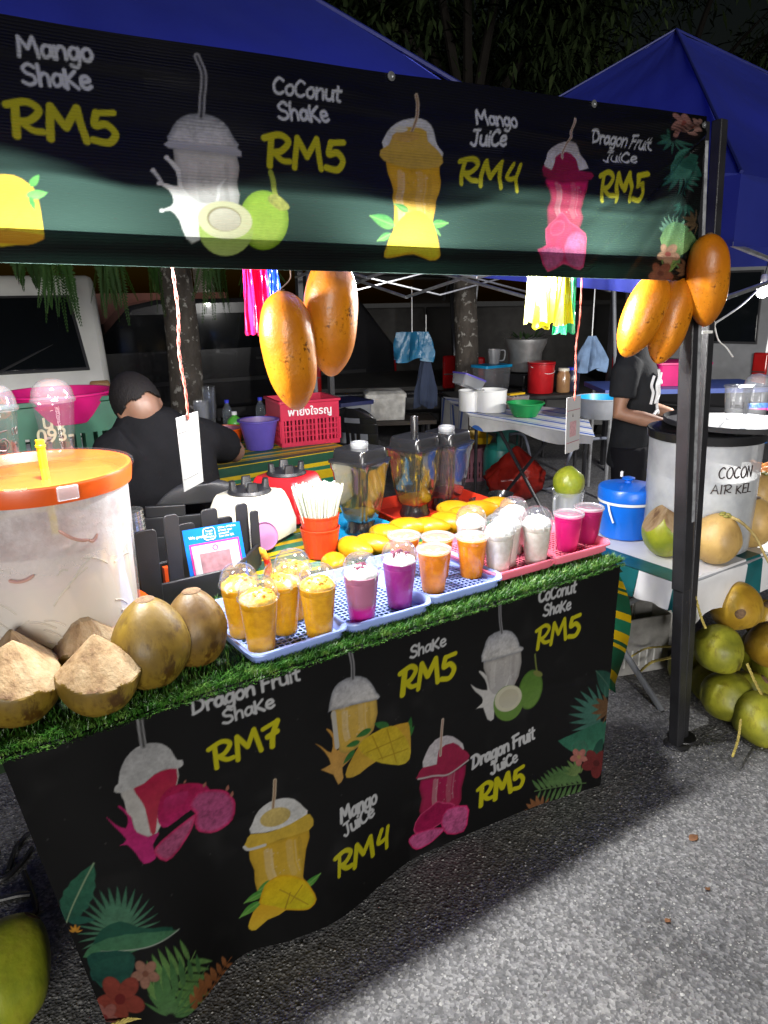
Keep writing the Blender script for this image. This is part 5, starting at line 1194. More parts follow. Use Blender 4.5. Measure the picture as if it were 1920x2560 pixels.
# ================================================================ big drink jar
jc = Vector((.235, 1.77, TZ+.008))
BS = thing('orange_basin', 'orange plastic basin under the drink jar', 'basin', jc)
MB().shell([(.0, .004), (.165, .004), (.17, .01), (.205, .085), (.222, .088), (.222, .082), (.208, .08), (.175, .002), (.0, .0)], 48, c=jc).build('basin_wall', M['orange'], BS)
JZ = jc.z+.012; JR, JH = .195, .430
JT = thing('drink_jar', 'huge clear jar of milky coconut drink with orange rim', 'drink jar', (jc.x, jc.y, JZ))
def jarmat():
    m = clear('jar wall with condensation', (.96, .97, .98), .1, .10, .55); t = m.node_tree; o = t.nodes['Material Output']; src = o.inputs[0].links[0].from_socket
    v = coords(t); vo = N(t, 'ShaderNodeTexVoronoi'); vo.inputs['Scale'].default_value = 150; t.links.new(v, vo.inputs['Vector'])
    sp = N(t, 'ShaderNodeSeparateXYZ'); t.links.new(v, sp.inputs[0])
    mr = N(t, 'ShaderNodeMapRange'); mr.inputs['From Min'].default_value = .22; mr.inputs['From Max'].default_value = .33; t.links.new(sp.outputs[2], mr.inputs[0])
    n = noise(t, v, 16, 5, .65); f = ramp(t, n, [(.40, (.4, .4, .4)), (.62, (.85, .85, .85))])
    mu = N(t, 'ShaderNodeMath', operation='MULTIPLY'); t.links.new(mr.outputs[0], mu.inputs[0]); t.links.new(f.outputs[0], mu.inputs[1])
    df = N(t, 'ShaderNodeBsdfPrincipled'); df.inputs['Base Color'].default_value = (.82, .83, .85, 1); df.inputs['Roughness'].default_value = .35
    dr = ramp(t, vo.outputs['Distance'], [(.15, (1, 1, 1)), (.35, (0, 0, 0))]); bp_ = N(t, 'ShaderNodeBump'); bp_.inputs['Strength'].default_value = .3; bp_.inputs['Distance'].default_value = .004
    t.links.new(dr.outputs[0], bp_.inputs['Height']); t.links.new(bp_.outputs[0], df.inputs['Normal'])
    tl = N(t, 'ShaderNodeBsdfTranslucent'); tl.inputs[0].default_value = (.7, .72, .75, 1); ms = N(t, 'ShaderNodeMixShader'); ms.inputs[0].default_value = .5
    t.links.new(df.outputs[0], ms.inputs[1]); t.links.new(tl.outputs[0], ms.inputs[2])
    mx = N(t, 'ShaderNodeMixShader'); t.links.new(mu.outputs[0], mx.inputs[0]); t.links.new(src, mx.inputs[1]); t.links.new(ms.outputs[0], mx.inputs[2]); t.links.new(mx.outputs[0], o.inputs[0]); return m
MB().shell([(.0, .003), (JR-.02, .003), (JR-.008, .012), (JR, .10), (JR+.003, JH)], 72, c=(jc.x, jc.y, JZ)).build('jar_wall', jarmat(), JT)
M['milky'] = liquid('milky coconut drink', (.50, .46, .36), (.66, .63, .56), None, .3, .5)
ml = M['milky'].node_tree; _v = coords(ml); _sp = N(ml, 'ShaderNodeSeparateXYZ'); ml.links.new(_v, _sp.inputs[0])
_mr = N(ml, 'ShaderNodeMapRange'); _mr.inputs['From Min'].default_value = .0; _mr.inputs['From Max'].default_value = .30; ml.links.new(_sp.outputs[2], _mr.inputs[0])
_mm = N(ml, 'ShaderNodeMath', operation='MULTIPLY_ADD'); _mm.inputs[1].default_value = .5; ml.links.new(noise(ml, _v, 9, 4), _mm.inputs[0]); ml.links.new(_mr.outputs[0], _mm.inputs[2])
_r = ramp(ml, _mm.outputs[0], [(.2, (.84, .83, .79)), (.55, (.84, .80, .70)), (.95, (.85, .76, .70)), (1.0, (.85, .74, .70))]); ml.links.new(_r.outputs[0], ml.nodes['Principled BSDF'].inputs['Base Color']); ml.links.new(_r.outputs[0], [n_ for n_ in ml.nodes if n_.type == 'BSDF_TRANSLUCENT'][0].inputs[0])
LQO = MB().lathe([(.0, .006), (JR-.024, .006), (JR-.012, .016), (JR-.006, .10), (JR-.005, .285), (JR-.02, .292), (.0, .288)], 64, (jc.x, jc.y, JZ)).build('milky_drink', M['milky'], JT)
mb = MB(); rn = random.Random(4)
for k in range(30):
    a = rn.uniform(-2.6, .6); z = .05+.24*rn.random(); rr = JR-.0055+(.0008 if rn.random() < .5 else 0); L = rn.uniform(.02, .07); sl_ = rn.uniform(-1.6, 1.6)
    pts = [Vector((jc.x+rr*math.cos(a+t*L/JR), jc.y+rr*math.sin(a+t*L/JR), JZ+z+sl_*L*t*.6+.006*math.sin(t*3))) for t in (0, .33, .66, 1)]
    mb.tube(smooth_pts(pts, 3), .0022, 5)
o = mb.build('coconut_flesh_strips', P('coconut flesh', (.70, .62, .52), .4, var=.2), JT); o['kind'] = 'stuff'
mb = MB()
for k in range(3):
    a, z, L = ((-1.55, .335, .06), (-1.25, .30, .022), (-2.1, .24, .05))[k]; rr = JR+.0015
    pts = [Vector((jc.x+rr*math.cos(a+t*L/JR), jc.y+rr*math.sin(a+t*L/JR), JZ+z+(-.035*t if k == 0 else .008*t)+.008*(t-.5)**2*4)) for t in (0, .25, .5, .75, 1)]
    mb = MB(); mb.tube(smooth_pts(pts, 3), [.0015]+[.004]*10+[.003, .0015], 6); mb.build('pink_strip', P('pinkish coconut strip', (.52, .30, .25), .4), JT)
RZ_ = JZ+JH
MB().shell([(JR+.002, -.030), (JR+.012, -.030), (JR+.016, .004), (JR+.014, .010), (JR+.006, .010), (JR+.001, .002), (JR-.01, -.012), (.0, -.014)], 72, c=(jc.x, jc.y, RZ_)).build('orange_rim', M['orange'], JT)
MB().shell([(0, .012), (JR+.014, .012), (JR+.020, .014), (JR+.021, .009), (JR+.018, .006)], 72, c=(jc.x, jc.y, RZ_)).build('clear_cover', M['clear'], JT)
a0_ = -1.43; cc = Vector((jc.x+(JR+.02)*math.cos(a0_), jc.y+(JR+.02)*math.sin(a0_), RZ_-.008))
mb = MB(); mb.box(cc, (.044, .006, .030), Matrix.Rotation(a0_+math.pi/2, 3, 'Z')); mb.build('cover_clip', M['frost'], JT, bevel=.003)
lp = pY(108, 1130, jc.y-.03)
LDL = thing('ladle', 'yellow handled ladle sticking out of the drink jar', 'ladle', (lp.x, lp.y, RZ_-.2))
M['yellowl'] = P('bright yellow plastic', (.80, .62, .01), .3, var=.05)
mb = MB(); mb.tube([(lp.x, lp.y+.0, RZ_-.16), (lp.x-.004, lp.y, RZ_+.03), (lp.x-.004, lp.y, RZ_+.075)], [.008, .009, .009], 12); mb.build('handle', M['yellowl'], LDL)
MB().lathe([(.0085, .0), (.0108, .002), (.0108, .006), (.0085, .008)], 14, (lp.x-.004, lp.y, RZ_+.058)).build('handle_collar', M['yellowl'], LDL)
# cups standing on the cover
p = pz(152, 1140, RZ_+.013)
dc = thing('empty_cup', 'empty ribbed clear cup with dome lid on the jar cover', 'cup', (p.x, p.y, RZ_+.0135))
cp = MB().shell(cup_prof(.135), 40); cp.build('cup', M['clear'], dc, local=True)
ld = MB(); ld.shell([(.0455, .129), (.0495, .129), (.05, .135), (.0468, .139), (.0462, .144), (.044, .156), (.039, .166), (.03, .175), (.018, .180), (.0125, .181)], 40); ld.build('dome_lid', M['clearlid'], dc, local=True)
p = pz(5, 1165, RZ_+.013)
pc = thing('price_cup', 'clear price cup marked 5.00 with dome lid at the left edge', 'cup', (p.x, p.y, RZ_+.0135))
pr = [(.0, .001), (.036, .001), (.038, .004), (.0385, .012), (.046, .10), (.0465, .122), (.048, .124), (.048, .13)]
MB().shell(pr, 40).build('cup', M['clear'], pc, local=True)
ld = MB(); ld.shell([(.048, .124), (.0525, .124), (.053, .131), (.0495, .135), (.048, .15), (.042, .166), (.032, .176), (.015, .181), (0, .182)], 40); ld.build('dome_lid', M['clearlid'], pc, local=True)
M['ink'] = P('black marker ink', (.02, .012, .012), .5)
def oncyl(cx, cy, r0, slope, a0, z0):
    def off(u_, n_, x, y):
        z = z0+y; r_ = r0+slope*z+.0006; a = a0+x/r_; return Vector((cx+r_*math.cos(a), cy+r_*math.sin(a), z))
    return off
mb = MB(); hand_text(mb, '5', (0, 0, 0), (1, 0, 0), (0, 0, 1), .048, .03, .06, oncyl(0, 0, .0375, .0885, -1.75, .038))
mb2 = MB(); hand_text(mb2, '.00', (0, 0, 0), (1, 0, 0), (0, 0, 1), .016, .026, .09, oncyl(0, 0, .0375, .0885, -1.05, .072)); 
mb.build('price_digit', M['ink'], pc, local=True); mb2.build('price_decimals', M['ink'], pc, local=True)

# ================================================================ things hung under the front rail
def bundle(label, x0, x1, ytop, ybot, Y, mat, n, seed, name='plastic_bag_bundle', flare=.1, group='bundles of plastic bags under the canopy'):
    rn = random.Random(seed); a = pY(x0, ytop, Y); b = pY(x1, ytop, Y); zb = pY((x0+x1)/2, ybot, Y).z; W = b.x-a.x
    Bn = thing(name, label, 'plastic bags', (a.x+W/2, Y, a.z), group)
    for k in range(n):
        t0 = k/n; xc = a.x+W*(t0+.5/n); w_ = W/n*rn.uniform(1.8, 2.6); ph = rn.uniform(0, 6); zz = zb+rn.uniform(-.004, .012); yo = rn.uniform(-.02, .02)
        def fn(u_, v_):
            sp = (.7+.3*v_)+flare*v_; x = xc+(u_-.5)*w_*sp; y = Y+yo+.012*math.sin(u_*7+ph)*(.3+v_)+.004*math.sin(u_*23+ph+v_*3); return (x, y, a.z+.02+(zz-a.z-.02)*v_+.004*math.sin(u_*19+ph)*(v_ > .9))
        mb = MB(); mb.grid(fn, 16, 14); mb.build('bag', mat, Bn)
    MB().tube([(a.x+W/2, Y, a.z+.015), (a.x+W/2, Y-.02, 1.70)], .003, 6).build('tie', M['cord'], Bn)
    return Bn
M['bagpink'] = fabric('hot pink bag film', (.72, .01, .12), .45, .3, (.85, .02, .16), bs=30, bump=.6); M['bagyel'] = fabric('yellow bag film', (.58, .52, .01), .35, .3, (.7, .68, .01), bs=30, bump=.6)
M['baggrn'] = fabric('green bag film', (.02, .42, .16), .5, .3, (.05, .6, .28), bs=30, bump=.6); M['bagshine'] = fabric('yellow bag film with painted highlight', (.52, .52, .16), .3, .3, (.6, .6, .2), bs=30, bump=.5); M['bagblue'] = fabric('blue bag film', (.01, .05, .5), .4, .35, (.02, .1, .7), bs=30)  # the pale film has the yellow bags' highlight put into its colour
bundle('hot pink bundle of plastic bags hung beside the mango pair', 604, 664, 672, 842, 1.72, M['bagpink'], 4, 1)
bundle('small blue bundle of plastic bags tucked behind the pink ones', 646, 682, 676, 778, 1.80, M['bagblue'], 3, 2, flare=.25)
bundle('bright yellow bundle of plastic bags hung before the right van', 1346, 1412, 698, 818, 1.62, M['bagyel'], 4, 3)
bundle('pale left strip of the yellow bundle, its highlight put into the colour', 1333, 1358, 698, 815, 1.60, M['bagshine'], 1, 5, flare=.0)
bundle('green bundle of plastic bags hung right of the yellow ones', 1394, 1446, 698, 834, 1.70, M['baggrn'], 4, 4, flare=.3)
M['twine'] = P('salmon raffia string', (.70, .16, .12), .6, var=.2, vs=60)
M['card'] = P('laminated white card', (.42, .43, .43), .3, var=.06)
def hung_card(label, cor, Ys, s_top, Ytop, lines, linecol):
    c = [pY(*p, y) for p, y in zip(cor, Ys)]  # TL TR BR BL
    C = thing('hanging_card', label, 'card', c[3], 'laminated cards on salmon strings')
    uu_ = (c[1]-c[0]); vv_ = (c[0]-c[3]); nn = uu_.cross(vv_).normalized()
    mb = MB(); mb.loft([[q-nn*.0008 for q in c], [q+nn*.0008 for q in c]]); mb.build('card_sheet', M['card'], C, bevel=.0004)
    bi = lambda x, y: c[3].lerp(c[2], x).lerp(c[0].lerp(c[1], x), y)
    for y in lines:
        mb = MB(); mb.tube([bi(.06, y)+nn*.0012, bi(.94, y)+nn*.0012], .0011, 4); mb.build('printed_line', linecol, C)
    hole = bi(.5, .93); t0 = pY(*s_top, Ytop)
    pts = [t0, t0.lerp(hole, .3)+Vector((.003, 0, 0)), t0.lerp(hole, .55)+Vector((-.003, .002, 0)), t0.lerp(hole, .8)+Vector((.002, 0, 0)), hole+nn*.002]
    pp = smooth_pts(pts, 10); mb = MB()
    for s_ in (0, math.pi): mb.tube([p_+Vector((.0016*math.cos(k*.9+s_), .0016*math.sin(k*.9+s_), 0)) for k, p_ in enumerate(pp)], .0019, 6)
    mb.build('string', M['twine'], C); return C, bi, nn
M['greyline'] = P('faded grey print', (.45, .45, .46), .5); M['maroon'] = P('maroon print', (.28, .02, .05), .5)
hung_card('blank-looking faded white card hanging before the seated man', [(440, 1045), (494, 1028), (508, 1204), (461, 1230)], (1.56, 1.60, 1.60, 1.56), (430, 664), 1.58, (.80, .17), M['greyline'])
C2, bi2, n2 = hung_card('white card with maroon lines hanging at the right', [(1417, 995), (1452, 988), (1447, 1122), (1413, 1135)], (1.60, 1.62, 1.62, 1.60), (1454, 694), 1.61, (.76, .18), M['maroon'])
mb = MB(); c0 = bi2(.45, .64)+n2*.0012; mb.add([c0+Vector((-.003, 0, 0)), c0+Vector((.003, 0, 0)), c0+Vector((0, 0, .012))], [(0, 1, 2)]); mb.build('emblem', M['ink'], C2)
mb = MB(); mb.add([bi2(x, y)+n2*.0012 for x, y in ((.25, .28), (.72, .28), (.72, .56), (.25, .56))], [(0, 1, 2, 3)]); mb.build('blank_print', P('pinkish print', (.5, .3, .32), .5, var=.3, vs=120), C2)
# ================================================================ neighbouring coconut stall (right)
NZ = .60
NT = thing('neighbour_table', 'low folding table of the coconut stall with green and white cloth', 'table', (2.7, 2.0, 0))
n0 = pz(1700, 1462, NZ); n1 = pz(1935, 1378, NZ); e1 = (n1-n0).normalized(); e2 = Vector((-e1.y, e1.x, 0))
L_, D_ = 1.7, .85
nc = lambda x, y, z=0: n0+e1*x+e2*y+Vector((0, 0, z))
mb = MB(); mb.loft([[nc(0, 0, -.03), nc(L_, 0, -.03), nc(L_, D_, -.03), nc(0, D_, -.03)], [nc(0, 0, -.004), nc(L_, 0, -.004), nc(L_, D_, -.004), nc(0, D_, -.004)]]); mb.build('table_top', M['grey'], NT, bevel=.005)
for x in (.12, L_-.12):
    for s_ in (0, 1):
        mb = MB(); mb.tube([nc(x, .1 if s_ else D_-.1, -NZ), nc(x+.0, D_-.1 if s_ else .1, -.03)], .013, 8); mb.build('crossed_leg', M['grey'], NT)
M['tealcloth'] = P('teal plastic cloth', (.008, .10, .11), .3, var=.2, bump=.3, bs=18); M['whitecloth'] = P('white plastic cloth', (.66, .66, .68), .38, var=.1, bump=.4, bs=16)
NCo = thing('green_white_tablecloth', 'teal green and white plastic cloth with broad stripes over the coconut table', 'tablecloth', nc(0, 0))
def strip(x0, x1, mat, nm):
    mb = MB()
    def fn(u, v):
        x = x0+(x1-x0)*u; t = v*(D_+.34)-.17
        y = min(max(t, -.004), D_+.004); z = 0.003-max(0, -t-.0)*(1+.1*math.sin(x*20))-max(0, t-D_); off = -.008*math.sin(x*26)*max(0, -t)*6
        return nc(x, y+off, z)
    mb.grid(fn, 8, 40); mb.build(nm, mat, NCo)
for x0, x1, k in ((0, .10, 0), (.10, .42, 1), (.42, .52, 0), (.52, .9, 1), (.9, 1.0, 0), (1.0, 1.7, 1)): strip(x0, x1, M['whitecloth'] if k else M['tealcloth'], 'white_stripe' if k else 'teal_stripe')
def side(y0, y1, mat, nm):
    mb = MB(); mb.grid(lambda u, v: nc(-.006-.018*v*(1+math.sin(u*9+y0*9)*.5), y0+(y1-y0)*u, .003-.10*v), 8, 5); mb.build(nm, mat, NCo)
for y0, y1, k in ((-.004, .02, 0), (.02, .17, 1), (.17, .62, 0), (.62, .86, 1)): side(y0, y1, M['whitecloth'] if k else M['tealcloth'], 'side_drop')
# front cloth falling to the ground at the corner
mb = MB(); mb.grid(lambda u, v: nc(.0+.09*u+.02*v*math.sin(u*6), -.012-.02*v, -.01-.42*v), 6, 8); mb.build('corner_drop', M['tealcloth'], NCo)
# blue ice bucket
p = pz(1560, 1338, NZ); p.z = NZ+.006
IB = thing('ice_bucket', 'bright blue round ice bucket with knobbed lid and white rim', 'bucket', p)
MB().lathe([(0, 0), (.098, 0), (.104, .006), (.112, .14), (.113, .150), (0, .150)], 48, p).build('tub', M['blue'], IB)
MB().lathe([(.113, .148), (.118, .150), (.119, .160), (.113, .163)], 48, p).build('white_rim', M['white'], IB)
MB().lathe([(.117, .160), (.120, .163), (.120, .205), (.114, .214), (.05, .226), (.035, .228), (0, .228)], 48, p).build('lid', M['blue'], IB)
MB().lathe([(.016, .226), (.014, .236), (.026, .242), (.027, .248), (.014, .252), (0, .252)], 24, p).build('knob', M['blue'], IB)
mb = MB(); mb.tube(smooth_pts([p+Vector((-.119, 0, .155)), p+Vector((-.128, -.02, .12)), p+Vector((-.122, -.035, .08))], 6), .004, 6); mb.build('handle', M['white'], IB)
p = p+Vector((.0, .02, 0))
MB().lathe([(.006, .252), (.006, .272), (.0, .276)], 10, p-Vector((.02, .0, 0))).build('knob_tip', M['white'], IB)
# jug with green coconut on it
p = pz(1416, 1308, NZ); p.z = NZ+.006
JG = thing('measuring_jug', 'translucent measuring jug with handle holding a green coconut', 'jug', p)
MB().shell([(0, .003), (.055, .003), (.058, .01), (.070, .145), (.073, .148), (.070, .149)], 36, c=p).build('jug_wall', M['frost'], JG)
mb = MB(); mb.tube(smooth_pts([p+Vector((-.068, -.01, .14)), p+Vector((-.105, -.02, .135)), p+Vector((-.105, -.02, .07)), p+Vector((-.064, -.01, .045))], 6), .007, 8); mb.build('handle', M['frost'], JG)
gc = coconut('green coconut with chipped brown scar sitting in the measuring jug', p+Vector((0, 0, .186)), (.071, .069, .074), M['cocogrn'], (1, 62, .86), (.1, -.25, 1), .02, 44, None, .1)
mb = MB(); q0 = p+Vector((.02, -.0, .186)); dq = (Vector((0, 0, CH))-q0).normalized()
mb.ell(q0+dq*.064+Vector((.005, 0, -.01)), (.016, .008, .024), 12, 8, rot=Matrix.Rotation(.5, 3, 'Y')); mb.build('brown_scar', M['cococut'], gc)
# big jar
jn = pz(1735, 1362, NZ); jn.z = NZ+.006
NJ = thing('drink_jar', 'tall cloudy drink jar marked in black pen on the coconut table', 'drink jar', jn)
NR_, NH = .205, .475
M['cloudy'] = P('cloudy wet plastic', (.58, .60, .63), .22, var=.25, vs=14, bump=.5, bs=40, stops=[(.3, (.40, .42, .46)), (.6, (.66, .67, .69))])
tt = M['cloudy'].node_tree; _tl = N(tt, 'ShaderNodeBsdfTranslucent'); _tl.inputs[0].default_value = (.7, .72, .75, 1); _tp = N(tt, 'ShaderNodeBsdfTransparent'); _m1 = N(tt, 'ShaderNodeMixShader'); _m1.inputs[0].default_value = .4; _m2 = N(tt, 'ShaderNodeMixShader'); _m2.inputs[0].default_value = .38
tt.links.new(tt.nodes['Principled BSDF'].outputs[0], _m1.inputs[1]); tt.links.new(_tl.outputs[0], _m1.inputs[2]); tt.links.new(_m1.outputs[0], _m2.inputs[1]); tt.links.new(_tp.outputs[0], _m2.inputs[2]); tt.links.new(_m2.outputs[0], tt.nodes['Material Output'].inputs[0])
MB().shell([(0, .003), (NR_-.02, .003), (NR_-.006, .012), (NR_, .1), (NR_+.004, NH)], 64, c=jn).build('jar_wall', M['cloudy'], NJ)
MB().lathe([(0, .006), (NR_-.024, .006), (NR_-.008, .02), (NR_-.006, .30), (0, .30)], 48, jn).build('coconut_water', liquid('cloudy coconut water', (.58, .60, .60), (.68, .70, .70)), NJ)
MB().shell([(NR_+.003, NH-.03), (NR_+.012, NH-.03), (NR_+.016, NH), (NR_+.012, NH+.004), (NR_-.01, NH-.005), (0, NH-.008)], 64, c=jn).build('black_lid', M['blacksheet'], NJ)
def oncyl2(a0, z0):
    def off(u_, n_, x, y): r_ = NR_+.0045; a = a0+x/r_; return Vector((jn.x+r_*math.cos(a), jn.y+r_*math.sin(a), jn.z+z0+y))
    return off
ca = math.atan2(-jn.y, -jn.x)
mb = MB(); hand_text(mb, 'COCON', (0, 0, 0), (1, 0, 0), (0, 0, 1), .042, .145, .13, oncyl2(ca+.28, .325)); mb.build('pen_writing', M['ink'], NJ)
mb = MB(); hand_text(mb, 'AIR KEL', (0, 0, 0), (1, 0, 0), (0, 0, 1), .036, .17, .13, oncyl2(ca+.18, .265)); mb.build('pen_writing', M['ink'], NJ)
zt = jn.z+NH+.006; tc_ = jn+e1*.16+Vector((0, -.02, 0)); tc_.z = zt
BT = thing('black_round_tray', 'flat black round tray on top of the coconut water jar', 'tray', tc_)
MB().lathe([(0, 0), (.26, 0), (.272, .004), (.275, .022), (.270, .024), (.262, .008), (0, .008)], 64, tc_).build('disc', M['blackplastic'], BT)
for k, (px, py, txt, dome) in enumerate(((1838, 1048, 'Rm3', 0), (1884, 1048, 'Rm5', 1))):
    p = pz(px, py, zt+.01); p.z = zt+.0095
    c_ = thing('price_cup', ['clear price cup marked Rm3 on the black tray', 'clear dome lidded price cup marked Rm5 at the right edge'][k], 'cup', p, 'price cups on the black tray')
    MB().shell([(0, .001), (.038, .001), (.040, .004), (.052, .128), (.055, .130), (.056, .136), (.0, .137)] if not dome else [(0, .001), (.038, .001), (.040, .004), (.052, .128), (.055, .130), (.056, .136), (.050, .140), (.046, .162), (.03, .178), (0, .184)], 36, c=p).build('cup', M['bagclear'], c_)
    a_ = math.atan2(-p.y, -p.x)
    def off(u_, n_, x, y, p=p, a_=a_): z = .05+y; r_ = .0402+.094*z+.001; a2 = a_-.55+x/r_; return Vector((p.x+r_*math.cos(a2), p.y+r_*math.sin(a2), p.z+z))
    mb = MB(); hand_text(mb, txt, (0, 0, 0), (1, 0, 0), (0, 0, 1), .026, .055, .07, off); mb.build('pen_price', M['ink'], c_)
# coconuts on the neighbour's table
GN = 'coconuts on the neighbouring table'
def tco(px, py, r_, h_, mt, lb, sd_, cuts=None, tilt=(0, 0, 1), stalk=False, top=.15):
    p = pz(px, py, NZ+h_*.95); return coconut(lb, (p.x, p.y, NZ+.008+h_*.94), (r_, r_, h_), M[mt], cuts, tilt, .03, sd_, GN, top, stalk)
tco(1665, 1330, .092, .108, 'cocogrn', 'green coconut with pale cut face left of the black post', 51, (3, 46, .80), (-.25, -.15, 1))
p = pz(1790, 1362, NZ+.09)
tco(1790, 1350, .092, .100, 'cocotan', 'tan coconut with long dangling stalk right of the black post', 52, None, (.05, -.25, 1), [p+Vector((.06, -.05, .09)), p+Vector((.11, -.085, .03)), p+Vector((.15, -.12, -.06)), p+Vector((.19, -.14, -.12))])
tco(1812, 1288, .088, .095, 'cocotan', 'cut-topped tan coconut behind the one with the stalk', 53, (5, 50, .78))
tco(1878, 1308, .090, .108, 'cocotan', 'tall tan coconut at the right edge of the table', 54, None, (-.1, -.1, 1))
tco(1893, 1232, .088, .092, 'cocotan', 'coconut with branching calyx behind the tall tan one', 55, None, (.1, -.3, 1), True)
# bunch on the ground
GB = 'green coconuts bunched with rope beside the post'
M['cocolime'] = coco_mat('lime green coconut', (.13, .14, .012), (.28, .28, .02), (.42, .38, .035), .5, dirt=.8); M['cocogold'] = coco_mat('golden coconut', (.28, .15, .015), (.44, .27, .025), (.50, .36, .10), .4, dirt=.6)
BN = [(1841, 1516, 1.42, .105, .090, 'cocogold', (-.75, -.6, .1), 'golden brown coconut at the top of the roped bunch'), (1797, 1625, 1.38, .098, .092, 'cocolime', (.5, -.4, -.7), 'lime green coconut with dark scratch, second from the top'), (1817, 1742, 1.34, .105, .090, 'cocolime', (-.2, -.8, -.4), 'ridged lime coconut with pale tip in the middle of the bunch'),
      (1886, 1858, 1.215, .098, .096, 'cocolime', (-.1, -.6, -.6), 'lime coconut lowest of the bunch on the asphalt'), (1772, 1812, 1.47, .095, .09, 'cocolime', (0, -.3, 1), 'shaded green coconut low behind the post'), (1925, 1612, 1.36, .1, .09, 'cocogold', (-.6, -.4, .3), 'yellow coconut cut off by the right edge'),
      (1893, 1668, 1.50, .1, .095, 'cocolime', (.3, .2, 1), 'shaded green coconut in the hollow of the bunch'), (1722, 1668, 1.60, .092, .09, 'cocolime', (0, .2, 1), 'green coconut half hidden behind the two posts'), (1925, 1760, 1.40, .1, .095, 'cocolime', (.3, .2, 1), 'green coconut at right behind the lowest one'), (1908, 1545, 1.55, .095, .09, 'cocogold', (-.3, -.3, .8), 'golden coconut behind the topmost one at the right edge'), (1850, 1800, 1.36, .092, .09, 'cocolime', (.3, -.5, .6), 'green coconut wedged above the lowest one'), (1795, 1700, 1.58, .09, .085, 'cocolime', (.3, .2, 1), 'dark green coconut deep in the bunch behind the ridged one')]
for k, (px, py, Y, r_, h_, mt, tl_, lb) in enumerate(BN):
    p = pY(px, py, Y)
    if p.z < h_*.9: p.z = max(p.z, r_*.9)
    coconut(lb, p, (r_*.92, r_*.92, h_*1.1), M[mt], None, tl_, .10, 60+k, GB, .22)
M['rope'] = P('yellow twisted rope', (.50, .40, .10), .8, var=.5, vs=120, stretch=(1, 1, 3))
def rope(label, pts, r=.005, grp='ropes tying the coconut bunch'):
    pp = smooth_pts([Vector(p) for p in pts], 14); mb = MB()
    for s_ in (0, 2.09, 4.19): mb.tube([q+Vector((r*.55*math.cos(k*.8+s_), r*.4*math.sin(k*.8+s_), r*.4*math.sin(k*.8+s_+1))) for k, q in enumerate(pp)], r*.6, 5)
    return tag(mb.build('rope', M['rope']), label, 'rope', grp)
rope('yellow rope running down from the top of the bunch behind the post', [pY(1738, 1490, 1.40), pY(1752, 1540, 1.40), pY(1764, 1570, 1.38)])
rope('yellow rope crossing the bunch at the right edge', [pY(1868, 1660, 1.25), pY(1890, 1710, 1.23), pY(1915, 1760, 1.22), pY(1935, 1830, 1.22)])
rope('yellow rope end hanging beside the lowest coconut', [pY(1852, 1800, 1.22), pY(1845, 1850, 1.19), pY(1832, 1890, 1.16)])
rope('loose rope stretched left of the posts at knee height', [pz(1590, 1688, .10), pY(1630, 1655, 1.72), pY(1680, 1642, 1.6), pY(1730, 1612, 1.5)], .006)
rope('second loose rope under it', [pz(1580, 1640, .22), pY(1620, 1620, 1.75), pY(1690, 1616, 1.6)], .004)
rope('rope hanging along the inner side of the black post', [pY(1706, 1600, 1.42), pY(1702, 1700, 1.40), pY(1696, 1780, 1.38), pY(1694, 1850, 1.38)], .004)
# second post beside ours (neighbour canopy) + neighbour canopy
NCN = thing('neighbour_canopy', 'blue peaked canopy over the coconut stall with black legs', 'canopy', (4.0, 2.8, 0))
qb0 = pz(1733, 1862, 0)+Vector((.0, .05, 0)); qt0 = pY(1800, 300, 1.52)
mb = MB(); mb.bar(qb0, qt0, .036, .036, (0, 1, 0)); mb.build('leg', M['blackmetal'], NCN, bevel=.004)
MB().lathe([(.05, 0), (.052, .004), (.05, .010), (0, .012)], 20, qb0+Vector((0, 0, .002))).build('foot_plate', M['blackmetal'], NCN)
pk2 = pY(1690, 78, 3.1)
c2 = [Vector((2.60, 1.62, 1.99)), Vector((5.55, 1.55, 1.99)), Vector((5.6, 4.6, 2.02)), Vector((2.65, 4.65, 2.02))]
pk2 = pY(1690, 78, (c2[0].y+c2[2].y)/2); sft = pk2.x-(c2[0].x+c2[1].x)/2
for i in range(4):
    a, b = c2[i], c2[(i+1) % 4]; mb = MB(); roof_face(mb, a, b, pk2, .03); mb.build('roof_panel', M['tarp'], NCN)
    mb = MB(); out_ = (b-a).cross(Vector((0, 0, 1))).normalized()
    mb.grid(lambda u, v: a.lerp(b, u)+Vector((0, 0, -.24*v-.03*4*u*(1-u)*(1-v)))+out_*(.010*math.sin(u*34)*v), 40, 3); mb.build('valance', M['tarp'], NCN)
    MB().tube([a+Vector((0, 0, .006)), pk2+Vector((0, 0, .01))], .007, 6).build('hip_seam', M['tarp'], NCN)
for c in c2[1:]:
    mb = MB(); mb.bar((c.x, c.y, 0), (c.x, c.y, c.z), .036, .036, (0, 1, 0)); mb.build('leg', M['blackmetal'], NCN)
for a, b in ((c2[0], c2[1]), (c2[3], c2[2]), (c2[0], c2[3])):
    truss(NCN, a+Vector((.02, .03, -.42)), b+Vector((-.02, .03, -.42)), 3, .19, 'metal', .022)
mb = MB(); mb.bar(pY(1790, 735, 1.6)+Vector((0, 0, 0)), pY(1640, 700, 3.2), .022, .022); mb.build('brace', M['metal'], NCN)
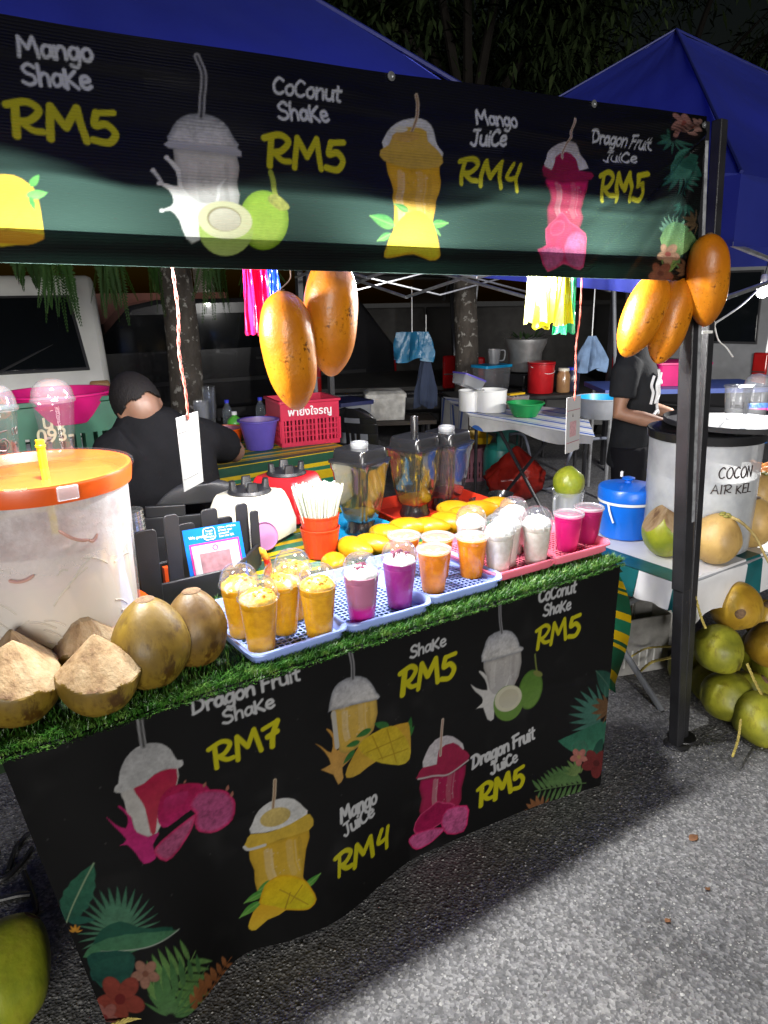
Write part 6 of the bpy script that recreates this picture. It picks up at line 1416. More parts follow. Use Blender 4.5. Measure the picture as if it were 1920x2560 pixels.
# bulb at the right edge, its line
bl = pY(1908, 718, 2.4)
bulb(bl, 'glaring bare bulb hanging at the right edge over the coconut stall', 110, bl+Vector((.03, 0, .30)), None, .04)
tie = pY(1782, 812, 1.62)
mb = MB(); mb.tube(smooth_pts([bl+Vector((0, 0, .02)), bl.lerp(tie, .5)-Vector((0, 0, .008)), tie], 6), .004, 6)
WC = thing('tied_rope', 'white cord tied from the post to the bulb', 'cord', tie)
mb.build('taut_cord', M['cord'], WC)
for k, pts in enumerate(([(1782, 812), (1778, 840), (1776, 862)], [(1786, 812), (1796, 850), (1815, 868), (1832, 892)])):
    MB().tube(smooth_pts([pY(x, y, 1.62) for x, y in pts], 6), .003, 6).build('loose_end', M['cord'], WC)
MB().ell(tie, (.012, .01, .010), 12, 8).build('knot', M['cord'], WC)
mb = MB(); z_ = pY(1750, 830, 1.44); mb.box(z_, (.052, .056, .008)); 
tag(mb.build('cable_tie', M['white']), 'white plastic tie around the black post', 'tie')
# payment sign and seafood tray at the far right
p = pz(1888, 1130, NZ+.30)
q0 = pY(1884, 1150, 2.35); qs = thing('payment_sign', 'small blue and pink payment sign at the right edge behind the jar', 'sign', (q0.x, q0.y, NZ))
ru = Vector((_c(AZ), -_s(AZ), 0))
def sq(w_, h_, o_, z0, mat, nm):
    mb = MB(); c_ = q0-FW*o_; mb.add([c_+ru*(-w_/2)+Vector((0, 0, z0)), c_+ru*(w_/2)+Vector((0, 0, z0)), c_+ru*(w_/2)+Vector((0, .04*h_, z0+h_)), c_+ru*(-w_/2)+Vector((0, .04*h_, z0+h_))], [(0, 1, 2, 3)]); mb.build(nm, mat, qs, solid=.002)
zq = NZ+.12-q0.z
sq(.13, .24, 0, zq, M['signblue'], 'board'); sq(.105, .19, .004, zq+.02, M['signpink'], 'pink_frame'); sq(.095, .13, .008, zq+.065, M['paper'], 'paper_panel')
mb = MB(); mb.bar(Vector((q0.x, q0.y, NZ)), Vector((q0.x, q0.y, NZ+.13)), .03, .02, (0, 1, 0)); mb.build('stand', M['white'], qs)
p = pz(1905, 1195, NZ); tz = NZ+.006
ftr = flat_tray('seafood_tray', Vector((p.x+.05, p.y, tz)), (.34, .26), .5, M['white'], 'white tray heaped with orange brown skewers at the right edge', .03)
rn = random.Random(9)
M['food'] = P('fried orange food', (.45, .12, .02), .5, var=.5, vs=40, stops=[(.35, (.16, .07, .02)), (.55, (.5, .16, .02)), (.7, (.6, .3, .08))])
for k in range(14):
    a, b = rn.uniform(-.13, .13), rn.uniform(-.09, .09); mb = MB(); d_ = Vector((rn.uniform(-1, 1), rn.uniform(-1, 1), rn.uniform(.1, .6))).normalized()*.05; c_ = Vector((p.x+.05+a, p.y+b, tz+.02+.03*rn.random()))
    mb.tube(smooth_pts([c_-d_, c_+Vector((0, 0, .012)), c_+d_], 4), [.004, .010, .013, .014, .014, .013, .010, .007, .003], 8)
    tag(mb.build('fried_piece', M['food']), 'orange brown fried pieces heaped in the white tray', 'food', 'fried pieces in the white tray')
# crates under the neighbour's table
for k, (px, py, w_, h_) in enumerate(((1600, 1690, .30, .26), (1655, 1640, .30, .34))):
    p = pz(px, py, 0) if k == 0 else pz(px, py, 0); B = thing('white_crate', ['scuffed white plastic crate under the coconut table, nearer the counter', 'white crate with printed lettering behind, under the coconut table'][k], 'crate', (p.x, p.y, 0), 'white crates under the coconut table')
    c_ = Vector((p.x+.05, p.y+.16, 0)); rt = Matrix.Rotation(-.3, 3, 'Z')
    for nm, off, sz in (('front_panel', (0, -.14, h_/2), (w_, .012, h_)), ('back_panel', (0, .14, h_/2), (w_, .012, h_)), ('side_panel', (-w_/2, 0, h_/2), (.012, .27, h_)), ('side_panel', (w_/2, 0, h_/2), (.012, .27, h_)), ('floor', (0, 0, .006), (w_, .27, .01))):
        mb = MB(); mb.box(c_+rt @ Vector(off), sz, rt); mb.build(nm, P('scuffed white crate', (.42, .41, .39), .6, var=.4, vs=14), B, bevel=.004)
    for j in range(7):
        mb = MB(); mb.box(c_+rt @ Vector((-w_/2+.04+j*(w_-.08)/6, -.148, h_*.3)), (.008, .006, h_*.3), rt); mb.build('rib', M['white'], B)
    if k: sign_text('EDO\nSLL', 0, 0, .05, M['ink'], B, o=c_+rt @ Vector((.1, -.1475, h_*.72)), uu_=rt @ Vector((-1, 0, 0)), vv_=Vector((0, 0, -1)))
# ================================================================ people
M['skin'] = P('brown skin', (.15, .078, .05), .5, var=.18, vs=14, sub=.1); M['skin2'] = P('light brown skin', (.30, .155, .095), .48, var=.15, vs=14, sub=.1)
M['shirt'] = P('black cotton', (.006, .006, .007), .9, spec=.08, bump=.5, bs=60, var=.3); M['shirt2'] = P('washed black cotton', (.016, .017, .019), .9, spec=.1, bump=.5, bs=60, var=.3)
M['hair'] = P('short black hair', (.006, .005, .005), .7, spec=.15, bump=.8, bs=260, stretch=(1, 1, .3)); M['cap'] = P('grey cotton cap', (.24, .24, .26), .85, bump=.4, bs=200)
M['trouser'] = P('black trousers', (.008, .008, .01), .9, spec=.1)
def remesh(o, vox, it=6):
    md = o.modifiers.new('Remesh', 'REMESH'); md.mode = 'VOXEL'; md.voxel_size = vox; md.use_smooth_shade = True
    sm = o.modifiers.new('Smooth', 'SMOOTH'); sm.factor = .5; sm.iterations = it
def ering(c, rx, ry, n=20, rot=None):
    out = []
    for i in range(n):
        a = 2*math.pi*i/n; p = Vector((rx*math.cos(a), ry*math.sin(a), 0)); out.append((rot @ p if rot else p)+Vector(c))
    return out
def head(mb, c, rot, s=1., neck=True):
    c = Vector(c); q = lambda v: c+rot @ (Vector(v)*s)
    mb.ell(c, (.074*s, .094*s, .108*s), 24, 16, rot=rot); mb.ell(q((0, .03, -.055)), (.055*s, .06*s, .055*s), 16, 10, rot=rot)   # cranium, jaw (face towards +y)
    mb.ell(q((0, .098, -.012)), (.011*s, .018*s, .022*s), 10, 8, rot=rot)                       # nose
    for sx_ in (-1, 1):
        mb.ell(q((sx_*.077, -.004, -.012)), (.010*s, .020*s, .032*s), 10, 8, rot=rot)            # ears
    if neck: mb.tube([q((0, -.015, -.06)), q((0, -.03, -.17))], [.056*s, .062*s], 14)
# seated man, seen from behind
sp_ = Vector((.80, 2.72, 0)); yaw = R(-14)
SM = thing('person', 'seated man in a black t-shirt seen from behind, bowed over the striped table', 'person', (sp_.x, sp_.y, 0))
hc = pY(344, 1012, 2.70); Rz = Matrix.Rotation(yaw, 3, 'Z')
shL = pY(276, 1110, 2.60); shR = pY(508, 1078, 2.66); mid = (shL+shR)/2
elR = pY(584, 1128, 2.88); elL = shL+Vector((-.03, .10, -.26))
mb = MB()
rings = [ering((sp_.x+.02, sp_.y+.02, .42), .19, .15, rot=Rz), ering((sp_.x+.01, sp_.y-.03, .58), .195, .145, rot=Rz), ering((sp_.x, sp_.y-.05, .76), .20, .145, rot=Rz), ering((mid.x, mid.y+.02, .93), .215, .14, rot=Rz), ering((mid.x, mid.y+.035, mid.z-.03), .205, .115, rot=Rz), ering((mid.x-.0, mid.y+.045, mid.z+.035), .15, .09, rot=Rz), ering((hc.x+.025, mid.y+.06, mid.z+.10), .088, .08, rot=Rz)]
mb.loft(rings)
mb.tube([mid.lerp(shL, .6), shL+Vector((.02, .02, -.035)), shL.lerp(elL, .55)], [.075, .085, .072], 14); mb.tube([mid.lerp(shR, .6), shR+Vector((-.01, .02, -.035)), shR.lerp(elR, .72)], [.075, .088, .076], 14)
o = mb.build('t_shirt', M['shirt'], SM); remesh(o, .014, 8)
hrot = Matrix.Rotation(yaw+.12, 3, 'Z') @ Matrix.Rotation(R(-38), 3, 'X') @ Matrix.Rotation(R(-20), 3, 'Y')
mb = MB(); head(mb, hc, hrot, .98, False)
mb.tube([hc+Vector((.01, -.01, -.06)), Vector((hc.x+.02, mid.y+.04, mid.z+.02))], [.068, .078], 14)
hand = elR+Vector((-.02, .24, -.03))
mb.tube([shR.lerp(elR, .6), elR, elR.lerp(hand, .5), hand], [.05, .05, .046, .032], 12); mb.tube([shL.lerp(elL, .4), elL, elL+Vector((.1, .2, .02))], [.05, .047, .034], 12)
for k in range(5): mb.tube([hand, hand+Vector((-.01+.012*(k-2), .05, .0)), hand+Vector((-.015+.014*(k-2), .085, -.015))], [.011, .010, .007], 8)
# hips and legs under the table keep the body one figure
for s_ in (-1, 1): mb.tube([(sp_.x+s_*.09, sp_.y, .46), (sp_.x+s_*.12, sp_.y+.40, .48), (sp_.x+s_*.12, sp_.y+.42, .10)], [.085, .065, .045], 12)
mb.tube([(sp_.x, sp_.y, .44), (sp_.x, sp_.y-.04, .8), (mid.x, mid.y+.04, mid.z-.05)], [.12, .11, .08], 14)
o = mb.build('body', M['skin'], SM); remesh(o, .010, 3)
mb = MB()
for s_ in (-1, 1): mb.tube([(sp_.x+s_*.08, sp_.y, .46), (sp_.x+s_*.12, sp_.y+.41, .485), (sp_.x+s_*.12, sp_.y+.43, .07)], [.105, .085, .07], 14)
mb.tube([(sp_.x-.1, sp_.y, .47), (sp_.x+.1, sp_.y, .47)], [.12, .12], 14); o = mb.build('trousers', M['trouser'], SM); remesh(o, .014, 5)
def hairf(q, p):
    return q*(1.0+.02*math.sin(p.x*30)*math.sin(p.y*27)*math.sin(p.z*25))
mb = MB(); mb.ell(hc+hrot @ Vector((0, -.006, .014)), (.081, .100, .106), 72, 54, rot=hrot, fn=hairf)
keep = []
for f in mb.f:
    pc_ = sum((Vector(mb.v[i]) for i in f), Vector())/4-hc; l = hrot.inverted() @ pc_
    if l.z > -.022+.006*math.sin(l.x*90) and not (l.y > .05 and l.z < .05): keep.append(f)
mb.f = keep; mb.mi = [0]*len(keep); mb.build('hair', M['hair'], SM, solid=.006)
# chair he sits on
ch_ = Vector((.86, 2.46, 0))
CHR = thing('plastic_chair', 'black moulded plastic chair with handle slot behind the counter', 'chair', (ch_.x, ch_.y, 0))
def chair(parent, c, rz, mat, zt, wd=.40):
    rt = Matrix.Rotation(rz, 3, 'Z'); q = lambda x, y, z: Vector(c)+rt @ Vector((x, y, z))
    # back: arched board with a slot and slats, built as strips
    zb = .50
    def outline(t):   # half width at height fraction
        return wd/2*(1 if t < .55 else math.sqrt(max(0, 1-((t-.55)/.45)**2))*.92+.08)
    def piece(x0, x1, z0, z1, nm):
        mb = MB(); mb.grid(lambda u, v: q((x0+(x1-x0)*u), -.03*((x0+(x1-x0)*u)/wd*2)**2*-1-.10*(z0+(z1-z0)*v-zb), z0+(z1-z0)*v), 8, 6); mb.build(nm, mat, parent, solid=.012, bevel=.003)
    def cap(z0, z1):
        mb = MB(); mb.grid(lambda u, v: q((u-.5)*2*outline((z0+(z1-z0)*v-zb)/(zt-zb)), .03*((u-.5)*2)**2-.10*(z0+(z1-z0)*v-zb), z0+(z1-z0)*v), 20, 8); return mb
    h = zt-zb
    cap(zt-.075, zt-.004).build('back_top', mat, parent, solid=.014, bevel=.004)
    for s_ in (-1, 1): piece(s_*.065, s_*wd*.47, zt-.115, zt-.073, 'back_band')
    piece(-wd*.49, wd*.49, zt-.19, zt-.113, 'back_band')
    for s_ in (-1, 1): piece(s_*wd*.49, s_*wd*.30, zb, zt-.187, 'back_side')
    for k in (-1, 0, 1): piece(k*.045-.014, k*.045+.014, zb, zt-.187, 'back_slat')
    mb = MB(); mb.loft([[q(v.x, v.y+.18, v.z) for v in ring(.42, .40, .06, .42)], [q(v.x, v.y+.18, v.z) for v in ring(.43, .41, .06, .445)]]); mb.build('seat', mat, parent)
    for sx_ in (-1, 1):
        for sy_ in (0, 1):
            mb = MB(); mb.tube([q(sx_*.18, .02+sy_*.34, .43), q(sx_*.22, -.03+sy_*.42, 0)], [.028, .018], 10); mb.build('leg', mat, parent)
chair(CHR, ch_, yaw, M['blackplastic'], pY(475, 1203, 2.46).z, .42)
# standing man in profile
mp = pY(1586, 1000, 2.62); mp.z = 0; f_ = Vector((mp.y, -mp.x, 0)).normalized(); f_ = (Matrix.Rotation(R(-6), 3, 'Z') @ f_); sd_v = Vector((-f_.y, f_.x, 0))
q = lambda x, y, z: mp+f_*x+sd_v*y+Vector((0, 0, z)); Rm = Matrix((-sd_v, f_, Vector((0, 0, 1)))).transposed()   # local x = his right, y = forward
DM = thing('person', 'standing man in a grey cap and black t-shirt with white print, facing right', 'person', (mp.x, mp.y, 0))
er = lambda x, z, rs, rf, y=0: [q(x+rf*math.sin(2*math.pi*i/20), y+rs*math.cos(2*math.pi*i/20), z) for i in range(20)]
mb = MB(); mb.loft([er(-.01, .66, .168, .12), er(.0, .88, .155, .112), er(.01, 1.02, .17, .118), er(.005, 1.16, .185, .118), er(-.015, 1.25, .175, .10), er(-.02, 1.30, .12, .08), er(-.01, 1.335, .065, .065)])
for s_ in (-1, 1): mb.tube([q(-.02, s_*.14, 1.24), q(-.035, s_*.195, 1.20), q(-.04, s_*.215, 1.06)], [.07, .075, .072], 14)
o = mb.build('t_shirt', M['shirt2'], DM); remesh(o, .012, 6)
mb = MB(); hrm = Rm @ Matrix.Rotation(R(-12), 3, 'X'); hm = q(.04, 0, 1.475); head(mb, hm, hrm, .96)
mb.tube([hm+Vector((0, 0, -.08)), q(-.01, 0, 1.28)], [.055, .065], 14); mb.tube([q(0, 0, .8), q(0, 0, 1.05), q(-.015, 0, 1.25)], [.08, .085, .075], 12)
for s_ in (-1, 1):
    e_ = q(-.05, s_*.225, .98); h_ = q(.19, s_*.20, .93); mb.tube([q(-.03, s_*.19, 1.2), q(-.04, s_*.215, 1.08), e_, e_.lerp(h_, .5), h_], [.05, .046, .042, .040, .028], 12)
    pm = h_+f_*.05; mb.ell(pm, (.035, .045, .018), 12, 8, rot=Rm)
    for k in range(4): mb.tube([pm+f_*.03+sd_v*(.013*(k-1.5)), pm+f_*.065+sd_v*(.014*(k-1.5))-Vector((0, 0, .008)), pm+f_*(.085-.006*abs(k-1.5))+sd_v*(.014*(k-1.5))-Vector((0, 0, .03))], [.009, .0085, .006], 8)
    mb.tube([pm+sd_v*(-s_*.03), pm+sd_v*(-s_*.05)+f_*.03-Vector((0, 0, .01))], [.010, .007], 8)
    mb.tube([q(0, s_*.08, .8), q(.01, s_*.085, .44), q(-.01, s_*.09, .08)], [.065, .055, .04], 12); mb.tube([q(-.03, s_*.09, .04), q(.14, s_*.095, .03)], [.035, .028], 10)
o = mb.build('body', M['skin2'], DM); remesh(o, .009, 3)
mb = MB(); mb.tube([q(0, .07, .78), q(0, -.07, .78)], [.115, .115], 14)
for s_ in (-1, 1): mb.tube([q(0, s_*.075, .78), q(.01, s_*.085, .44), q(-.01, s_*.09, .06)], [.105, .082, .066], 14)
o = mb.build('trousers', M['trouser'], DM); remesh(o, .014, 5)
mb = MB(); mb.ell(hm+hrm @ Vector((0, -.012, .028)), (.082, .100, .088), 28, 18, rot=hrm)
mb.f = [f for f in mb.f if (hrm.inverted() @ (sum((Vector(mb.v[i]) for i in f), Vector())/4-hm)).z > .012]; mb.mi = [0]*len(mb.f)
cpo = mb.build('cap', M['cap'], DM, solid=.004)
mb = MB(); mb.grid(lambda u, v: hm+hrm @ Vector(((u-.5)*.15, .085+.075*v*math.sin(math.pi*(.15+.7*u)), .02-.02*v)), 10, 5); mb.build('peak', M['cap'], cpo, solid=.004)
mb = MB(); mb.ell(hm+hrm @ Vector((0, -.03, -.01)), (.079, .075, .07), 20, 14, rot=hrm); mb.f = [f for f in mb.f if (hrm.inverted() @ (sum((Vector(mb.v[i]) for i in f), Vector())/4-hm)).y < -.03]; mb.mi = [0]*len(mb.f); mb.build('hair', M['hair'], DM, solid=.003)
M['inkwhite'] = P('white shirt print', (.7, .7, .7), .8)
def chest(a, z): return q(.006+.125*math.cos(a), .178*math.sin(a), z)
for k, (a0, z0, pts) in enumerate(((-.5, 1.02, [(0, .0), (.10, .05), (.02, .10), (.14, .14), (.06, .18)]), (-.25, .98, [(0, 0), (-.1, .05), (.05, .09), (-.06, .14), (.08, .2)]), (-.75, 1.0, [(0, .02), (.08, .08), (-.04, .12), (.06, .17)]), (-.3, 1.12, [(-.15, 0), (.1, .02), (.3, 0)]), (-.3, .96, [(-.2, 0), (.05, .02), (.2, 0)]))):
    mb = MB(); mb.tube(smooth_pts([chest(a0+a, z0+z) for a, z in pts], 6), .008, 6); mb.build('shirt_print', M['inkwhite'], DM)

# ================================================================ seated man's work table
def tbl(name, label, c4, z, mat_top, legs_mat, th=.025):
    T_ = thing(name, label, 'table', ((c4[0]+c4[2])/2).to_tuple()[:2]+(0,))
    mb = MB(); mb.loft([[Vector((p.x, p.y, z-th)) for p in c4], [Vector((p.x, p.y, z)) for p in c4]]); mb.build('table_top', mat_top, T_, bevel=.004)
    ce = (c4[0]+c4[2])/2
    for p in c4:
        b = p.lerp(ce, .08); mb = MB(); mb.tube([(b.x, b.y, 0), (b.x, b.y, z-th)], .013, 8); mb.build('leg', legs_mat, T_)
    return T_
s0, s1 = Vector((.2, 3.55, .75)), Vector((2.16, 3.62, .75))
tbl('work_table', 'long work table behind the seated man under the striped cloth', [s0, s1, s1+Vector((-.02, .75, 0)), s0+Vector((0, .75, 0))], .745, M['white'], M['grey'])
SC2 = thing('striped_tablecloth', 'green and yellow striped plastic cloth hanging from the work table', 'tablecloth', (1.2, 3.6, .75))
M['stripeZ2'] = stripes('green and yellow striped cloth front', 2, .36, [(0, (.62, .42, .005)), (.08, (.02, .16, .08)), (.30, (.62, .42, .005)), (.46, (.02, .2, .1)), (.60, (.62, .42, .005)), (.74, (.02, .16, .08)), (.80, (.62, .42, .005)), (.86, (.012, .07, .035))])
M['stripeY2'] = stripes('green and yellow striped cloth top', 1, .21, ST)
mb = MB(); mb.grid(lambda u, v: s0.lerp(s1, u)+Vector((0, -.012-.035*v-.02*v*math.sin(u*22), .004-.62*v)), 60, 10); mb.build('front_drop', M['stripeZ2'], SC2)
mb = MB(); mb.grid(lambda u, v: s1+Vector((.012+.03*v+.015*v*math.sin(u*9), -.01+.76*u, .004-.6*v)), 20, 10); mb.build('end_drop', M['stripeZ2'], SC2)
mb = MB(); mb.grid(lambda u, v: s0.lerp(s1, u)+Vector((0, -.012+.765*v, .004)), 30, 10); mb.build('cloth_top', M['stripeY2'], SC2)
def onT(px, py, z): p = pz(px, py, z); return p
def pail(name, label, px, py, z, r0, r1, h, mat, inner=None, rimw=.012, Y=None, handle=None, group=None, cat='bucket'):
    p = pz(px, py, z) if Y is None else pY(px, py, Y)
    p.z = z; B = thing(name, label, cat, p, group)
    MB().shell([(0, .002), (r0, .002), (r0+.003, .006), (r1, h-.01), (r1+rimw, h-.008), (r1+rimw, h), (r1-.003, h), (r0-.002, .01), (0, .008)], 40, c=p).build('wall', mat, B)
    if inner: MB().shell([(r0*.98, .01), (r1-.005, h-.004)], 36, c=p).build('inside', inner, B)
    if handle: MB().tube(smooth_pts([p+Vector((-r1-.006, 0, h-.02)), p+Vector((-r1*.4, -r1*.9, h-.08)), p+Vector((r1*.5, -r1*.9, h-.07)), p+Vector((r1+.006, 0, h-.02))], 6), .003, 6).build('handle', handle, B)
    return B
M['mauvein'] = P('mauve bucket inside', (.30, .10, .16), .5)
pail('orange_bucket', 'orange bucket with mauve inside beside the seated man', 565, 1112, .754, .085, .105, .105, M['orange'], M['mauvein'])
pail('violet_bucket', 'violet tapered bucket next to the red crate', 650, 1122, .754, .075, .11, .175, M['purple'], P('violet inside', (.22, .15, .34), .5))
# red crate
def crate(name, label, c, size, rz, mat, rows, cols, txt=None, txtmat=None, group=None, th=.006):
    W, D, Hh = size; B = thing(name, label, 'crate', c, group, rz)
    MB().loft([ring(W-.03, D-.03, .01, 0, 3), ring(W-.03, D-.03, .01, .006, 3)]).build('floor', mat, B, local=True)
    def wall(L, off, ang, open_rows):
        rt = Matrix.Rotation(ang, 3, 'Z'); mb = MB(); z0, z1 = .0, Hh
        bands = [(0, Hh*.10)]
        top0 = Hh*.58 if open_rows else Hh*.10
        mb.box(rt @ Vector((0, off, (top0+Hh)/2)), (L, th, Hh-top0), rt)
        mb.box(rt @ Vector((0, off, Hh*.05)), (L, th, Hh*.10), rt)
        if open_rows:
            z_lo, z_hi = Hh*.10, top0
            for r_ in range(1, rows): mb.box(rt @ Vector((0, off, z_lo+(z_hi-z_lo)*r_/rows)), (L, th*.98, Hh*.025), rt)
            for c_ in range(cols+1):
                x = -L/2+L*c_/cols; wv = L/cols*(.42 if c_ % 3 else .7); mb.box(rt @ Vector((x*.985, off, (z_lo+z_hi)/2)), (wv if 0 < c_ < cols else wv*1.6, th*.96, z_hi-z_lo), rt)
        mb.build('side', mat, B, local=True)
    wall(W, -D/2, 0, True); wall(W, -D/2, math.pi, True); wall(D, -W/2, math.pi/2, True); wall(D, -W/2, -math.pi/2, True)
    MB().loft([ring(W+.004, D+.004, .012, Hh*.93, 3), ring(W+.03, D+.03, .016, Hh*.95, 3), ring(W+.03, D+.03, .016, Hh, 3), ring(W-.004, D-.004, .010, Hh, 3), ring(W-.004, D-.004, .010, Hh*.93, 3)], cap=False).build('rim', mat, B, local=True)
    if txt:
        c_ = bpy.data.curves.new('t', 'FONT'); c_.body = txt; c_.size = Hh*.23; c_.align_x = 'CENTER'; c_.extrude = .0004; c_.offset = .0012; c_.space_line = .7
        ob = bpy.data.objects.new('t', c_); COL.objects.link(ob); dg = bpy.context.evaluated_depsgraph_get(); me = bpy.data.meshes.new_from_object(ob.evaluated_get(dg)); bpy.data.objects.remove(ob)
        me.transform(Matrix.Translation((0, -D/2-th/2-.001, Hh*.68)) @ Matrix.Rotation(R(90), 4, 'X')); me.materials.clear(); me.materials.append(txtmat or M['white'])
        ob = bpy.data.objects.new('lettering', me); COL.objects.link(ob); ob.parent = B
    return B
M['cratered'] = P('red crate plastic', (.52, .02, .06), .42, var=.2); M['crategrn'] = P('green crate plastic', (.015, .08, .045), .5, var=.3); M['cratepink'] = P('faded pink crate', (.32, .13, .17), .5, var=.25)
cp_ = pz(770, 1105, .754)
crate('red_crate', 'red plastic crate with white Thai lettering on the work table', Vector((cp_.x, cp_.y+.06, .752)), (.36, .30, .27), R(-9), M['cratered'], 4, 15, 'พายิ่งใจรญู', M['white'])
gp = pY(190, 1090, 3.2)
gcr = pY(165, 1085, 3.3)
crate('green_crate', 'dark green crate with yellow lettering behind the drink jar', Vector((gcr.x-.05, gcr.y+.25, gcr.z-.22)), (.56, .42, .36), R(4), M['crategrn'], 2, 12, 'น้อ\n093-', P('pale yellow lettering', (.55, .5, .3), .6))
CRS = thing('low_stool_table', 'dark low table the green crate stands on', 'table', (gcr.x-.05, gcr.y+.25, 0))
mb = MB(); mb.box((gcr.x-.05, gcr.y+.25, gcr.z-.235), (.9, .6, .026)); mb.build('table_top', M['grey'], CRS)
for sx_ in (-1, 1):
    for sy_ in (-1, 1): MB().tube([(gcr.x-.05+sx_*.4, gcr.y+.25+sy_*.26, 0), (gcr.x-.05+sx_*.4, gcr.y+.25+sy_*.26, gcr.z-.248)], .014, 8).build('leg', M['grey'], CRS)
p = pY(150, 1020, 3.35)
pail('magenta_basin', 'wide magenta basin sitting in the green crate', 150, 1035, gcr.z+.03, .17, .225, .13, M['magenta'], None, .014, Y=3.5, cat='basin')
p = Vector((.90, 3.42, gcr.z-.22)); BWL = thing('blue_bowls', 'stack of sky blue plastic bowls standing beside the green crate', 'bowl stack', p)
for k in range(8):
    rt = Matrix.Rotation(R(4), 3, 'Y'); MB().shell([(0, 0), (.06, 0), (.085, .08), (.092, .082), (.088, .078), (.06, .006), (0, .005)], 28, c=p+rt @ Vector((0, 0, .035*k)), rot=rt).build('bowl', M['skyblue'], BWL)
# clear cups, bottles on the work table
cup_stack(528, 1060, .754, 14, .032, .046, .12, .011, 'tall stack of clear plastic cups on the work table', M['clearlid'])
cup_stack(508, 1072, .754, 10, .038, .052, .10, .010, 'shorter wide stack of clear tubs in film beside the tall cups', M['bagclear'])
def bottle(label, px, py, z, prof, mat, capc, group=None, name='bottle'):
    p = pz(px, py, z); p.z = z; B = thing(name, label, 'bottle', p, group); MB().lathe(prof, 24, p).build('body', mat, B)
    r, zt = prof[-1][0], prof[-1][1]; MB().lathe([(r+.003, zt-.004), (r+.003, zt+.016), (0, zt+.018)], 16, p).build('cap', capc, B); return B
wb = [(0, 0), (.03, 0), (.032, .01), (.031, .06), (.033, .065), (.032, .13), (.026, .155), (.012, .18), (.012, .192)]
M['bluecap'] = P('blue cap', (.02, .03, .5), .4); M['watr'] = clear('water bottle plastic', (.8, .86, .9), .06, .12, .6); M['greenjug'] = P('lime green bottle', (.10, .42, .05), .35)
bottle('clear water bottle with blue cap beside the cup stacks', 572, 1078, .754, wb, M['watr'], M['bluecap'])
bottle('water bottle with blue cap half hidden behind the left hanging mango', 654, 1070, .754, wb, M['watr'], M['bluecap'])
bottle('lime green detergent bottle on the work table', 590, 1094, .754, [(0, 0), (.045, 0), (.05, .01), (.05, .09), (.04, .12), (.014, .14), (.014, .15)], M['greenjug'], M['white'])
